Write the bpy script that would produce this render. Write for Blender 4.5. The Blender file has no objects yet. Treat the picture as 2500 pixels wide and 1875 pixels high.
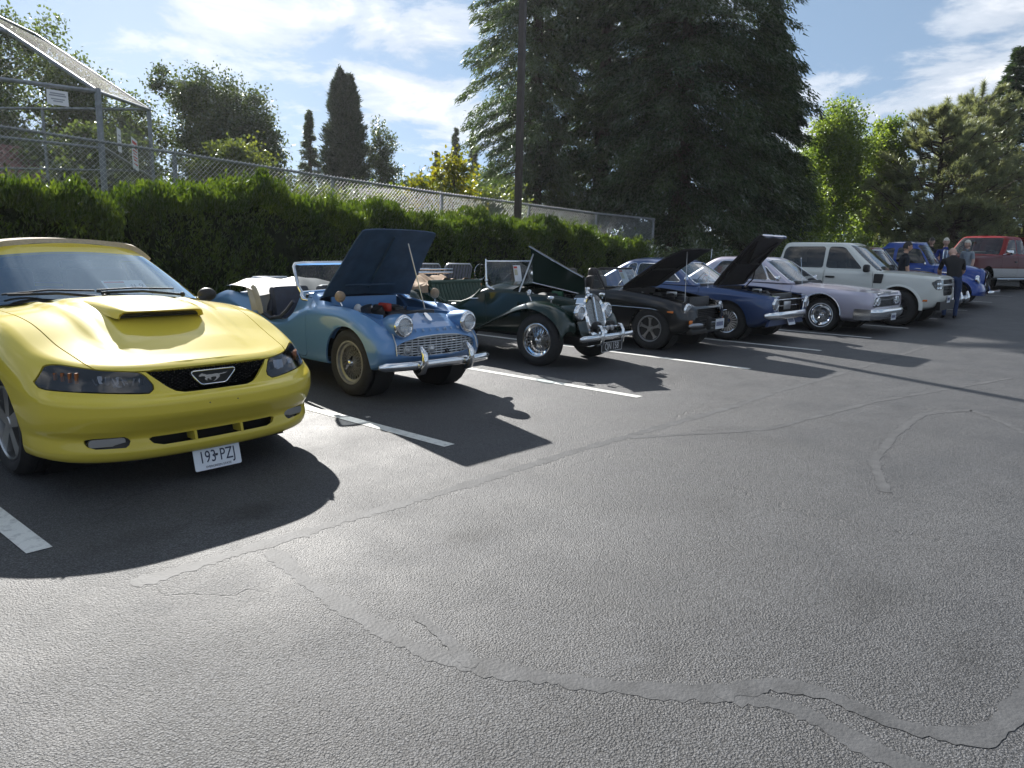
import bpy, bmesh, math, random
import numpy as np
from mathutils import Vector, Matrix
random.seed(7); RNG = np.random.default_rng(11)
SC = bpy.context.scene
COL = SC.collection
# ---------------------------------------------------------------- camera
cam_d = bpy.data.cameras.new('camera'); cam = bpy.data.objects.new('camera', cam_d); COL.objects.link(cam)
cam_d.sensor_width = 36.0; cam_d.lens = 26.1; cam_d.clip_start = 0.05; cam_d.clip_end = 3000
YAW, PITCH, ROLL, CAMH = math.radians(40.48), math.radians(10.33), math.radians(1.38), 1.44
_f = Vector((math.cos(YAW)*math.cos(PITCH), math.sin(YAW)*math.cos(PITCH), -math.sin(PITCH)))
_r = Vector((math.sin(YAW), -math.cos(YAW), 0)); _u = _r.cross(_f)
_r2 = math.cos(ROLL)*_r + math.sin(ROLL)*_u; _u2 = -math.sin(ROLL)*_r + math.cos(ROLL)*_u
M3 = Matrix((_r2, _u2, -_f)).transposed()
cam.matrix_world = Matrix.Translation((0, 0, CAMH)) @ M3.to_4x4()
SC.camera = cam
# ---------------------------------------------------------------- light and sky
SUN_AZ, SUN_EL = 66.0, 30.5          # azimuth measured from +X towards +Y
sd = Vector((math.cos(math.radians(SUN_AZ))*math.cos(math.radians(SUN_EL)), math.sin(math.radians(SUN_AZ))*math.cos(math.radians(SUN_EL)), math.sin(math.radians(SUN_EL))))
sun_d = bpy.data.lights.new('sun', 'SUN'); sun = bpy.data.objects.new('sun', sun_d); COL.objects.link(sun)
sun_d.energy = 5.0; sun_d.angle = math.radians(0.53); sun_d.color = (1.0, 0.965, 0.91)
sun.rotation_euler = (-sd).to_track_quat('-Z', 'Y').to_euler()
SC.view_settings.view_transform = 'Standard'; SC.view_settings.look = 'None'
SC.view_settings.exposure = 1.0; SC.view_settings.gamma = 1.0
SC.cycles.use_denoising = True
try:
    SC.cycles.denoiser = 'OPENIMAGEDENOISE'; SC.cycles.denoising_input_passes = 'RGB_ALBEDO_NORMAL'
except Exception: pass
SC.cycles.max_bounces = 7; SC.cycles.diffuse_bounces = 3; SC.cycles.glossy_bounces = 4
SC.cycles.transmission_bounces = 6; SC.cycles.transparent_max_bounces = 16
SC.cycles.caustics_reflective = False; SC.cycles.caustics_refractive = False
SC.cycles.sample_clamp_indirect = 4.0

def NN(nt, typ, loc=None, **kw):
    n = nt.nodes.new(typ)
    for k, v in kw.items():
        if k.startswith('i_'):
            key = k[2:]; key = int(key) if key.isdigit() else key.replace('_', ' ')
            n.inputs[key].default_value = v
        else: setattr(n, k, v)
    return n
def LK(nt, a, b): nt.links.new(a, b)
def MATH(nt, op, a, b=None, c=None, clamp=False):
    n = nt.nodes.new('ShaderNodeMath'); n.operation = op; n.use_clamp = clamp
    for i, q in enumerate((a, b, c)):
        if q is None: continue
        if isinstance(q, (int, float)): n.inputs[i].default_value = q
        else: nt.links.new(q, n.inputs[i])
    return n.outputs[0]
def RAMP(nt, src, stops, interp='LINEAR'):
    n = nt.nodes.new('ShaderNodeValToRGB'); cr = n.color_ramp; cr.interpolation = interp
    while len(cr.elements) < len(stops): cr.elements.new(0.5)
    for e, (p, c) in zip(cr.elements, stops):
        e.position = p; e.color = (c, c, c, 1) if isinstance(c, (int, float)) else (*c, 1)
    nt.links.new(src, n.inputs[0]); return n.outputs[0]
def MIXC(nt, fac, a, b, blend='MIX'):
    n = nt.nodes.new('ShaderNodeMix'); n.data_type = 'RGBA'; n.blend_type = blend
    for k, q in ((0, fac), (6, a), (7, b)):
        if isinstance(q, (int, float)): n.inputs[k].default_value = q
        elif isinstance(q, tuple): n.inputs[k].default_value = (*q, 1) if len(q) == 3 else q
        else: nt.links.new(q, n.inputs[k])
    return n.outputs[2]

world = bpy.data.worlds.new('World'); SC.world = world; world.use_nodes = True
wt = world.node_tree; wt.nodes.clear()
sky = NN(wt, 'ShaderNodeTexSky', sky_type='NISHITA'); sky.sun_disc = False
sky.sun_elevation = math.radians(SUN_EL); sky.sun_rotation = math.radians(90 - SUN_AZ)
sky.altitude = 50; sky.air_density = 1.15; sky.dust_density = 0.12; sky.ozone_density = 1.3
tc = NN(wt, 'ShaderNodeTexCoord'); sep = NN(wt, 'ShaderNodeSeparateXYZ'); LK(wt, tc.outputs['Generated'], sep.inputs[0])
cv = NN(wt, 'ShaderNodeCombineXYZ'); LK(wt, sep.outputs[0], cv.inputs[0]); LK(wt, sep.outputs[1], cv.inputs[1])
LK(wt, MATH(wt, 'ADD', MATH(wt, 'MULTIPLY', MATH(wt, 'MAXIMUM', sep.outputs[2], 0.0), 0.9), 0.34), cv.inputs[2])   # high clear air: the blue reaches down to the tree line
nv = NN(wt, 'ShaderNodeVectorMath', operation='NORMALIZE'); LK(wt, cv.outputs[0], nv.inputs[0]); LK(wt, nv.outputs[0], sky.inputs[0])
zc = MATH(wt, 'MAXIMUM', sep.outputs[2], 0.0); zd = MATH(wt, 'ADD', zc, 0.17)
px = MATH(wt, 'DIVIDE', sep.outputs[0], zd); py = MATH(wt, 'DIVIDE', sep.outputs[1], zd)
cb = NN(wt, 'ShaderNodeCombineXYZ'); LK(wt, px, cb.inputs[0]); LK(wt, py, cb.inputs[1])
mp = NN(wt, 'ShaderNodeMapping'); LK(wt, cb.outputs[0], mp.inputs[0])
mp.inputs['Location'].default_value = (5.2, 0.9, 0.0); mp.inputs['Rotation'].default_value = (0, 0, math.radians(-48)); mp.inputs['Scale'].default_value = (1.0, 1.0, 1.0)
n1 = NN(wt, 'ShaderNodeTexNoise', i_Scale=0.85, i_Detail=2.0, i_Roughness=0.5); LK(wt, mp.outputs[0], n1.inputs['Vector'])
n2 = NN(wt, 'ShaderNodeTexNoise', i_Scale=2.4, i_Detail=10.0, i_Roughness=0.6, i_Distortion=0.3); LK(wt, mp.outputs[0], n2.inputs['Vector'])
cs = MATH(wt, 'ADD', MATH(wt, 'MULTIPLY', n1.outputs[0], 0.55), MATH(wt, 'MULTIPLY', n2.outputs[0], 0.6))
cm = RAMP(wt, cs, [(0.555, 0.0), (0.63, 0.5), (0.72, 0.92)], 'EASE')
fade = RAMP(wt, sep.outputs[2], [(-0.002, 0.0), (0.0, 0.35), (0.12, 0.9), (0.5, 1.0)])
cmf = MATH(wt, 'MULTIPLY', cm, fade)
mot = RAMP(wt, n2.outputs[0], [(0.35, 0.72), (0.62, 1.0)])
cc = MIXC(wt, 1.0, (9.6, 9.7, 10.0), mot, 'MULTIPLY')
skyb = MIXC(wt, 0.17, MIXC(wt, 1.0, sky.outputs[0], (1.0, 1.08, 1.08), 'MULTIPLY'), (6.2, 7.0, 7.6))
mixs = MIXC(wt, cmf, skyb, cc)
bg = NN(wt, 'ShaderNodeBackground'); bg.inputs[1].default_value = 0.062; LK(wt, mixs, bg.inputs[0])
wo = NN(wt, 'ShaderNodeOutputWorld'); LK(wt, bg.outputs[0], wo.inputs[0])

# ---------------------------------------------------------------- helpers
def principled(name, color=(0.5, 0.5, 0.5), rough=0.5, metal=0.0, coat=0.0, coat_rough=0.03, spec=0.5, trans=0.0, emit=None, ior=1.45):
    m = bpy.data.materials.new(name); m.use_nodes = True; b = m.node_tree.nodes['Principled BSDF']
    b.inputs['Base Color'].default_value = (*color, 1); b.inputs['Roughness'].default_value = rough; b.inputs['Metallic'].default_value = metal
    b.inputs['Coat Weight'].default_value = coat; b.inputs['Coat Roughness'].default_value = coat_rough
    b.inputs['Specular IOR Level'].default_value = spec; b.inputs['Transmission Weight'].default_value = trans; b.inputs['IOR'].default_value = ior
    return m
def add_noise(m, scale=20, amt=0.2, bump=0.0, bscale=None, detail=4, rough_amt=0.0, dist=0.01):
    nt = m.node_tree; b = nt.nodes['Principled BSDF']; c = tuple(b.inputs['Base Color'].default_value[:3])
    t = NN(nt, 'ShaderNodeTexCoord'); n = NN(nt, 'ShaderNodeTexNoise', i_Scale=scale, i_Detail=detail); LK(nt, t.outputs['Object'], n.inputs['Vector'])
    k = RAMP(nt, n.outputs[0], [(0.3, 1 - amt), (0.7, 1 + amt)]); LK(nt, MIXC(nt, 1.0, c, k, 'MULTIPLY'), b.inputs['Base Color'])
    if rough_amt:
        r0 = b.inputs['Roughness'].default_value
        LK(nt, MATH(nt, 'ADD', r0 - rough_amt/2, MATH(nt, 'MULTIPLY', n.outputs[0], rough_amt)), b.inputs['Roughness'])
    if bump:
        n2 = NN(nt, 'ShaderNodeTexNoise', i_Scale=bscale or scale*4, i_Detail=3); LK(nt, t.outputs['Object'], n2.inputs['Vector'])
        bp = NN(nt, 'ShaderNodeBump', i_Strength=bump, i_Distance=dist); LK(nt, n2.outputs[0], bp.inputs['Height']); LK(nt, bp.outputs[0], b.inputs['Normal'])
    return m
def glass_mat(name, tint=(0.75, 0.8, 0.82), refl=1.0, rough=0.0, rc=(1, 1, 1)):
    m = bpy.data.materials.new(name); m.use_nodes = True; nt = m.node_tree; nt.nodes.clear()
    tr = NN(nt, 'ShaderNodeBsdfTransparent'); tr.inputs[0].default_value = (*tint, 1)
    gl = NN(nt, 'ShaderNodeBsdfGlossy'); gl.inputs['Roughness'].default_value = rough; gl.inputs[0].default_value = (*rc, 1)
    lw = NN(nt, 'ShaderNodeLayerWeight', i_Blend=0.5); k = MATH(nt, 'MULTIPLY', MATH(nt, 'ADD', MATH(nt, 'MULTIPLY', MATH(nt, 'POWER', lw.outputs['Facing'], 5.0), 0.95), 0.05), 1.25*refl, clamp=True)
    mx = NN(nt, 'ShaderNodeMixShader'); LK(nt, k, mx.inputs[0]); LK(nt, tr.outputs[0], mx.inputs[1]); LK(nt, gl.outputs[0], mx.inputs[2])
    o = NN(nt, 'ShaderNodeOutputMaterial'); LK(nt, mx.outputs[0], o.inputs[0]); return m
def leaf_mat(name, c1, c2, trans=0.45, gloss=0.12, rough=0.35, tcol=None, shadow=True):
    m = bpy.data.materials.new(name); m.use_nodes = True; nt = m.node_tree; nt.nodes.clear()
    at = NN(nt, 'ShaderNodeAttribute', attribute_name='tint'); col = MIXC(nt, at.outputs['Fac'], c1, c2)
    d = NN(nt, 'ShaderNodeBsdfDiffuse'); LK(nt, col, d.inputs[0])
    t = NN(nt, 'ShaderNodeBsdfTranslucent'); tc2 = MIXC(nt, 1.0, col, tcol or (1.5, 1.5, 0.6), 'MULTIPLY'); LK(nt, tc2, t.inputs[0])
    g = NN(nt, 'ShaderNodeBsdfGlossy'); g.inputs['Roughness'].default_value = rough; g.inputs[0].default_value = (0.9, 0.95, 0.9, 1)
    a = NN(nt, 'ShaderNodeMixShader'); a.inputs[0].default_value = trans; LK(nt, d.outputs[0], a.inputs[1]); LK(nt, t.outputs[0], a.inputs[2])
    b = NN(nt, 'ShaderNodeMixShader')
    if gloss > 0:
        lw = NN(nt, 'ShaderNodeLayerWeight', i_Blend=0.35); LK(nt, MATH(nt, 'MULTIPLY', lw.outputs['Fresnel'], gloss*3, clamp=True), b.inputs[0])
    else: b.inputs[0].default_value = 0
    LK(nt, a.outputs[0], b.inputs[1]); LK(nt, g.outputs[0], b.inputs[2])
    o = NN(nt, 'ShaderNodeOutputMaterial'); LK(nt, b.outputs[0], o.inputs[0]); return m

def tag(o, label=None, cat=None, group=None, kind=None):
    if label: o['label'] = label
    if cat: o['category'] = cat
    if group: o['group'] = group
    if kind: o['kind'] = kind
    return o
def empty(name, loc=(0, 0, 0), rz=0.0, label=None, cat=None, group=None):
    o = bpy.data.objects.new(name, None); COL.objects.link(o); o.location = loc; o.rotation_euler = (0, 0, rz); o.empty_display_size = 0.2
    return tag(o, label, cat, group)
def mesh_obj(name, V, F, mat=None, parent=None, angle=35, mi=None, flip=False):
    me = bpy.data.meshes.new(name); V = [tuple(map(float, v)) for v in V]
    if flip: F = [tuple(reversed(f)) for f in F]
    me.from_pydata(V, [], [tuple(f) for f in F]); me.validate(clean_customdata=False)
    for m in (mat if isinstance(mat, (list, tuple)) else [mat]):
        if m: me.materials.append(m)
    if mi is not None and len(mi) == len(me.polygons): me.polygons.foreach_set('material_index', np.array(mi, dtype=np.int32))
    if angle is not None:
        me.polygons.foreach_set('use_smooth', np.ones(len(me.polygons), dtype=bool))
        if angle < 180: me.set_sharp_from_angle(angle=math.radians(angle))
    me.update()
    o = bpy.data.objects.new(name, me); COL.objects.link(o); o.parent = parent; return o
def copy_tree(o, parent=None):
    c = o.copy(); COL.objects.link(c); c.parent = parent
    for ch in list(o.children): copy_tree(ch, c)
    return c

class MB:
    def __init__(s): s.v = []; s.f = []; s.m = []
    def add(s, V, F, mi=0):
        b = len(s.v); s.v += [tuple(v) for v in V]; s.f += [tuple(i + b for i in f) for f in F]; s.m += [mi]*len(F); return s
    def box(s, c, d, R=None, mi=0, bev=0.0):
        x, y, z = d[0]/2, d[1]/2, d[2]/2
        if bev <= 0:
            P = [Vector((a*x, b*y, e*z)) for e in (-1, 1) for b in (-1, 1) for a in (-1, 1)]
            F = [(0, 2, 3, 1), (4, 5, 7, 6), (0, 1, 5, 4), (2, 6, 7, 3), (0, 4, 6, 2), (1, 3, 7, 5)]
        else:
            g = min(bev, x*.95, y*.95, z*.95); P = []
            bm = bmesh.new(); bmesh.ops.create_cube(bm, size=1.0); bmesh.ops.scale(bm, verts=bm.verts, vec=(2*x, 2*y, 2*z))
            bmesh.ops.bevel(bm, geom=bm.edges[:], offset=g, segments=2, affect='EDGES', profile=0.5)
            P = [v.co.copy() for v in bm.verts]; bm.verts.index_update(); F = [tuple(v.index for v in f.verts) for f in bm.faces]; bm.free()
        if R is not None: P = [R @ p for p in P]
        return s.add([(p[0] + c[0], p[1] + c[1], p[2] + c[2]) for p in P], F, mi)
    def tube(s, pts, r, n=8, closed=False, caps=True, mi=0, sq=None, up=None):
        pts = [Vector(p) for p in pts]; N = len(pts); r = [float(q) for q in r] if isinstance(r, (list, tuple)) else [float(r)]*N
        V = []; prev = None
        for i, p in enumerate(pts):
            if closed: t = pts[(i + 1) % N] - pts[i - 1]
            else: t = pts[min(i + 1, N - 1)] - pts[max(i - 1, 0)]
            t = t.normalized() if t.length > 1e-9 else Vector((0, 0, 1))
            if prev is None:
                a = Vector(up) if up else (Vector((0, 0, 1)) if abs(t.z) < 0.9 else Vector((1, 0, 0)))
            else: a = prev
            u = (a - t*a.dot(t)); u = u.normalized() if u.length > 1e-6 else t.orthogonal().normalized()
            w = t.cross(u); prev = u
            for k in range(n):
                an = 2*math.pi*(k + 0.5)/n; ca, sa = math.cos(an), math.sin(an)
                V.append(p + r[i]*(ca*u*(sq[0] if sq else 1) + sa*w*(sq[1] if sq else 1)))
        F = []
        for i in range(N if closed else N - 1):
            j = (i + 1) % N
            for k in range(n): F.append((i*n + k, i*n + (k + 1) % n, j*n + (k + 1) % n, j*n + k))
        if caps and not closed: F += [tuple(range(n))[::-1], tuple((N - 1)*n + k for k in range(n))]
        return s.add(V, F, mi)
    def lathe(s, prof, c=(0, 0, 0), axis=(0, 1, 0), n=32, mi=0, closed=False, a0=0.0, a1=2*math.pi):
        ax = Vector(axis).normalized(); u = ax.orthogonal().normalized(); w = ax.cross(u); c = Vector(c); full = abs(a1 - a0 - 2*math.pi) < 1e-6
        nn = n if full else n + 1; V = []
        for k in range(nn):
            an = a0 + (a1 - a0)*k/n; d = math.cos(an)*u + math.sin(an)*w
            for (r, h) in prof: V.append(c + ax*h + d*r)
        P = len(prof); F = []
        for k in range(n):
            k2 = (k + 1) % nn
            for i in range(P if closed else P - 1):
                j = (i + 1) % P; F.append((k*P + i, k2*P + i, k2*P + j, k*P + j))
        return s.add(V, F, mi)
    def prism(s, poly, O, U, W, D, mi=0):      # poly in the U,W plane at O, extruded by vector D
        O, U, W, D = Vector(O), Vector(U), Vector(W), Vector(D); n = len(poly)
        A = [O + U*a + W*b for a, b in poly]; B = [p + D for p in A]
        return s.add(A + B, [tuple(range(n))[::-1], tuple(range(n, 2*n))] + [(i, (i + 1) % n, n + (i + 1) % n, n + i) for i in range(n)], mi)
    def ball(s, c, r, nu=16, nv=10, mi=0, R=None):
        r = r if isinstance(r, (list, tuple)) else (r, r, r); V = []; F = []
        for j in range(nv + 1):
            th = math.pi*j/nv
            for i in range(nu):
                ph = 2*math.pi*i/nu; p = Vector((r[0]*math.sin(th)*math.cos(ph), r[1]*math.sin(th)*math.sin(ph), r[2]*math.cos(th)))
                if R is not None: p = R @ p
                V.append(p + Vector(c))
        for j in range(nv):
            for i in range(nu):
                F.append((j*nu + i, (j + 1)*nu + i, (j + 1)*nu + (i + 1) % nu, j*nu + (i + 1) % nu))
        return s.add(V, F, mi)
    def grid(s, G, mi=0, flip=False):
        n, m = len(G), len(G[0]); V = [p for r in G for p in r]
        F = [(i*m + j, i*m + j + 1, (i + 1)*m + j + 1, (i + 1)*m + j) for i in range(n - 1) for j in range(m - 1)]
        if flip: F = [f[::-1] for f in F]
        return s.add(V, F, mi)
    def mirror_y(s):
        b = len(s.v); s.v += [(x, -y, z) for x, y, z in s.v]; s.f += [tuple(i + b for i in f[::-1]) for f in s.f]; s.m += s.m[:]; return s
    def build(s, name, mat, parent=None, angle=35): return mesh_obj(name, s.v, s.f, mat, parent, angle, mi=s.m)

def fast_mesh(name, V, F4, mat, parent=None, tint=None, smooth=False):
    """V (N,3) float, F4 (M,k) int with k = 3 or 4, tint per vertex"""
    me = bpy.data.meshes.new(name); V = np.asarray(V, np.float32); F4 = np.asarray(F4, np.int32); k = F4.shape[1]
    me.vertices.add(len(V)); me.vertices.foreach_set('co', V.ravel())
    me.loops.add(F4.size); me.loops.foreach_set('vertex_index', F4.ravel())
    me.polygons.add(len(F4)); me.polygons.foreach_set('loop_start', np.arange(0, F4.size, k, dtype=np.int32))
    if smooth: me.polygons.foreach_set('use_smooth', np.ones(len(F4), bool))
    me.update(calc_edges=True)
    if tint is not None:
        a = me.attributes.new('tint', 'FLOAT', 'POINT'); a.data.foreach_set('value', np.asarray(tint, np.float32))
    if mat: me.materials.append(mat)
    o = bpy.data.objects.new(name, me); COL.objects.link(o); o.parent = parent; return o
def unit(a): return a/np.maximum(np.linalg.norm(a, axis=-1, keepdims=True), 1e-9)
def leaves(name, P, D, L, Wd, mat, parent=None, tint=None, fold=0.25, shape='leaf'):
    """P base points, D long-axis directions, L lengths, Wd widths; every leaf a folded blade of two quads or a single blade"""
    n = len(P); D = unit(np.asarray(D, float)); R = RNG.normal(size=(n, 3)); S = unit(np.cross(D, R)); N = np.cross(S, D)
    L = np.broadcast_to(np.asarray(L, float), (n,))[:, None]; Wd = np.broadcast_to(np.asarray(Wd, float), (n,))[:, None]
    if tint is None: tint = RNG.random(n)
    if shape == 'leaf':
        V = np.stack([P, P + D*L*0.45 + S*Wd/2 + N*Wd*fold, P + D*L, P + D*L*0.45 - S*Wd/2 + N*Wd*fold], 1)
        i = np.arange(n)[:, None]*4; F = np.concatenate([i + np.array([[0, 1, 2]]), i + np.array([[0, 2, 3]])], 1).reshape(-1, 3)
        return fast_mesh(name, V.reshape(-1, 3), F, mat, parent, np.repeat(tint, 4))
    if shape == 'needle':
        V = np.stack([P + S*Wd/2, P - S*Wd/2, P + D*L], 1); i = np.arange(n)[:, None]*3
        return fast_mesh(name, V.reshape(-1, 3), i + np.array([[0, 1, 2]]), mat, parent, np.repeat(tint, 3))
def text_geo(txt, size=0.1, extrude=0.002, align='CENTER', sx=1.0):
    cu = bpy.data.curves.new('t', 'FONT'); cu.body = txt; cu.size = size; cu.extrude = extrude; cu.align_x = align; cu.align_y = 'CENTER'; cu.resolution_u = 3
    o = bpy.data.objects.new('t', cu); COL.objects.link(o); dg = bpy.context.evaluated_depsgraph_get(); me = o.evaluated_get(dg).to_mesh()
    V = [(v.co.x*sx, v.co.y, v.co.z) for v in me.vertices]; F = [tuple(p.vertices) for p in me.polygons]
    o.evaluated_get(dg).to_mesh_clear(); bpy.data.objects.remove(o); bpy.data.curves.remove(cu); return V, F
def text_obj(name, txt, O, U, W, size, mat, parent=None, extrude=0.001, sx=1.0):
    V, F = text_geo(txt, size, extrude, sx=sx); O, U, W = Vector(O), Vector(U).normalized(), Vector(W).normalized(); N = U.cross(W)
    return mesh_obj(name, [O + U*x + W*y + N*z for x, y, z in V], F, mat, parent, None)

CHROME = add_noise(principled('chrome', (0.78, 0.79, 0.80), 0.055, 1.0), 6, 0.04, rough_amt=0.05)
STEEL = add_noise(principled('galvanised_steel', (0.25, 0.265, 0.28), 0.5, 0.8), 15, 0.2, rough_amt=0.2)
DULLCHROME = principled('dull_metal', (0.5, 0.5, 0.5), 0.3, 1.0)
RUBBER = add_noise(principled('tyre_rubber', (0.018, 0.018, 0.019), 0.75), 30, 0.3, bump=0.15, bscale=200, dist=0.002)
BLACKPL = add_noise(principled('black_plastic', (0.015, 0.015, 0.016), 0.45), 30, 0.2)
DARK = principled('dark_underside', (0.012, 0.012, 0.012), 0.9)
GLASS = glass_mat('window_glass', (0.72, 0.78, 0.80))
GLASSD = glass_mat('tinted_glass', (0.25, 0.27, 0.29))
LENS = glass_mat('lamp_glass', (0.9, 0.92, 0.93), 1.0)
WHITEP = add_noise(principled('white_plastic', (0.75, 0.76, 0.77), 0.5), 20, 0.06)
AMBER = principled('amber_lens', (0.75, 0.20, 0.02), 0.2, coat=0.5)
REDL = principled('red_lens', (0.5, 0.02, 0.02), 0.2, coat=0.5)
PAPER = principled('paper_white', (0.8, 0.8, 0.82), 0.7)
INKRED = principled('print_red', (0.6, 0.08, 0.06), 0.7); INK = principled('print_ink', (0.03, 0.03, 0.05), 0.6); INKGRN = principled('print_tan', (0.55, 0.5, 0.36), 0.7)
BARK = add_noise(principled('bark', (0.075, 0.055, 0.042), 0.9), 12, 0.5, bump=0.6, bscale=25, dist=0.03)
# ================================================================ setting
def asphalt_mat():
    m = principled('asphalt', (0.1, 0.1, 0.1), 0.7, spec=0.54); nt = m.node_tree; b = nt.nodes['Principled BSDF']
    t = NN(nt, 'ShaderNodeTexCoord'); V = t.outputs['Object']
    def noise(s, d=3, r=0.55, vec=V):
        n = NN(nt, 'ShaderNodeTexNoise', i_Scale=s, i_Detail=d, i_Roughness=r); LK(nt, vec, n.inputs['Vector']); return n.outputs[0]
    big = noise(0.35, 4); mid = noise(2.2, 5, 0.6); fine = noise(120, 4, 0.75); 
    vo = NN(nt, 'ShaderNodeTexVoronoi', i_Scale=125.0, i_Randomness=1.0); LK(nt, V, vo.inputs['Vector'])
    vo2 = NN(nt, 'ShaderNodeTexVoronoi', i_Scale=260.0, i_Randomness=1.0); LK(nt, V, vo2.inputs['Vector'])
    base = RAMP(nt, big, [(0.3, (0.070, 0.0718, 0.0765)), (0.7, (0.098, 0.0995, 0.1035))])
    c = MIXC(nt, 1.0, base, RAMP(nt, mid, [(0.25, 0.80), (0.75, 1.18)]), 'MULTIPLY')
    c = MIXC(nt, 1.0, c, RAMP(nt, vo.outputs['Color'], [(0.1, 0.62), (0.5, 0.98), (0.95, 1.45)]), 'MULTIPLY')
    c = MIXC(nt, 1.0, c, RAMP(nt, fine, [(0.3, 0.72), (0.7, 1.28)]), 'MULTIPLY')
    c = MIXC(nt, 1.0, c, RAMP(nt, vo.outputs['Distance'], [(0.30, 1.12), (0.62, 0.45)]), 'MULTIPLY')
    # oil and tyre stains with shapes of their own
    dn = NN(nt, 'ShaderNodeTexNoise', i_Scale=7.0, i_Detail=5); LK(nt, V, dn.inputs['Vector'])
    off = NN(nt, 'ShaderNodeVectorMath', operation='MULTIPLY_ADD'); LK(nt, dn.outputs['Color'], off.inputs[0]); off.inputs[1].default_value = (0.30, 0.30, 0); LK(nt, V, off.inputs[2])
    for (x, y, rx, ry, k) in STAINS:
        mpn = NN(nt, 'ShaderNodeMapping', vector_type='POINT'); LK(nt, off.outputs[0], mpn.inputs[0])
        mpn.inputs['Location'].default_value = (-(x + 0.15)/rx, -(y + 0.15)/ry, 0); mpn.inputs['Scale'].default_value = (1/rx, 1/ry, 0)
        ln = NN(nt, 'ShaderNodeVectorMath', operation='LENGTH'); LK(nt, mpn.outputs[0], ln.inputs[0])
        c = MIXC(nt, 1.0, c, RAMP(nt, ln.outputs['Value'], [(0.25, k), (1.0, 1.0)]), 'MULTIPLY')
    # thin cracks
    vc = NN(nt, 'ShaderNodeTexVoronoi', feature='DISTANCE_TO_EDGE', i_Scale=0.55); LK(nt, off.outputs[0], vc.inputs['Vector'])
    crack = MATH(nt, 'MULTIPLY', RAMP(nt, vc.outputs['Distance'], [(0.0, 1.0), (0.006, 0.0)]), RAMP(nt, noise(0.8, 3), [(0.5, 0.0), (0.6, 1.0)]))
    c = MIXC(nt, MATH(nt, 'MULTIPLY', crack, 0.6), c, (0.03, 0.03, 0.03))
    LK(nt, c, b.inputs['Base Color'])
    LK(nt, RAMP(nt, mid, [(0.3, 0.50), (0.7, 0.64)]), b.inputs['Roughness'])
    h = MATH(nt, 'ADD', MATH(nt, 'MULTIPLY', vo.outputs['Distance'], -0.75), MATH(nt, 'ADD', MATH(nt, 'MULTIPLY', vo2.outputs['Distance'], -0.35), MATH(nt, 'MULTIPLY', fine, 0.7)))
    h = MATH(nt, 'SUBTRACT', h, crack)
    bp = NN(nt, 'ShaderNodeBump', i_Strength=0.8, i_Distance=0.0072); LK(nt, RAMP(nt, noise(1.3, 4, 0.6), [(0.34, 0.62), (0.64, 0.95)]), bp.inputs['Strength']); LK(nt, h, bp.inputs['Height']); LK(nt, bp.outputs[0], b.inputs['Normal'])
    return m
STAINS = [(2.02, 3.55, 0.28, 0.16, 0.45), (2.6, 2.45, 0.20, 0.14, 0.55), (1.45, 3.6, 0.35, 0.12, 0.7), (3.9, 1.75, 0.30, 0.2, 0.8), (3.3, 0.75, 0.35, 0.15, 0.75),
          (2.2, 1.15, 0.25, 0.12, 0.75), (4.8, 4.0, 0.5, 0.3, 0.7), (7.6, 4.2, 0.4, 0.3, 0.7), (3.0, 0.35, 0.3, 0.12, 0.7), (5.6, 2.2, 0.3, 0.3, 0.82)]
ASPH = asphalt_mat()
def lot_z(x): return float(np.interp(x, [-60, 18, 20, 21.5, 24, 26, 30, 40, 140], [0, 0, .05, .08, .21, .28, .42, .70, .9]))
def sheet(name, x0, x1, y0, y1, z, mat, nx=1, ny=1):
    V = [(x0 + (x1 - x0)*i/nx, y0 + (y1 - y0)*j/ny, z) for j in range(ny + 1) for i in range(nx + 1)]
    F = [(j*(nx + 1) + i, j*(nx + 1) + i + 1, (j + 1)*(nx + 1) + i + 1, (j + 1)*(nx + 1) + i) for j in range(ny) for i in range(nx)]
    return tag(mesh_obj(name, V, F, mat, None, None), kind='structure')
GRASS = add_noise(principled('grass_ground', (0.055, 0.075, 0.028), 0.95, spec=.1), 1.5, 0.4, bump=0.6, bscale=30, dist=0.05)
SOIL = add_noise(principled('planting_soil', (0.045, 0.035, 0.025), 0.95), 6, 0.4, bump=0.6, bscale=20, dist=0.05)
CONC = add_noise(principled('concrete', (0.33, 0.32, 0.30), 0.85), 8, 0.15, bump=0.2, bscale=60, dist=0.005)
sheet('ground', -900, 900, -900, 900, -0.06, GRASS)
_lx = [-60, 0, 10] + list(np.arange(18, 42.1, .5)) + [60, 90, 140]; V = [(x, y, lot_z(x)) for y in (-70, 9.9) for x in _lx]; n = len(_lx)
tag(mesh_obj('parking_lot', V, [(i, i + 1, n + i + 1, n + i) for i in range(n - 1)], ASPH, None, 180), kind='structure')
# bank behind the lot and the playing field on top of it
def bank_h(x, y):
    t = min(max((y - 10.15)/2.0, 0), 1); t = t*t*(3 - 2*t); top = 1.55 - 0.028*min(max(x - 4, 0), 22); e = min(max((x - 24)/10, 0), 1)
    return 0.02 + lot_z(x) + t*(top*(1 - e) + 0.15*e)
xs = np.concatenate([np.linspace(-60, 0, 10), np.linspace(1, 50, 50), np.linspace(55, 140, 12)]); ys = np.concatenate([np.linspace(10.06, 12.6, 14), np.linspace(13, 90, 12)])
V = [(x, y, bank_h(x, y) + (0.03*math.sin(x*3.1)*math.sin(y*2.3) if y > 10.2 else 0)) for y in ys for x in xs]; nx = len(xs)
F = [(j*nx + i, j*nx + i + 1, (j + 1)*nx + i + 1, (j + 1)*nx + i) for j in range(len(ys) - 1) for i in range(nx - 1)]
tag(mesh_obj('terrain', V, F, GRASS, None, 180), kind='structure')
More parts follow.
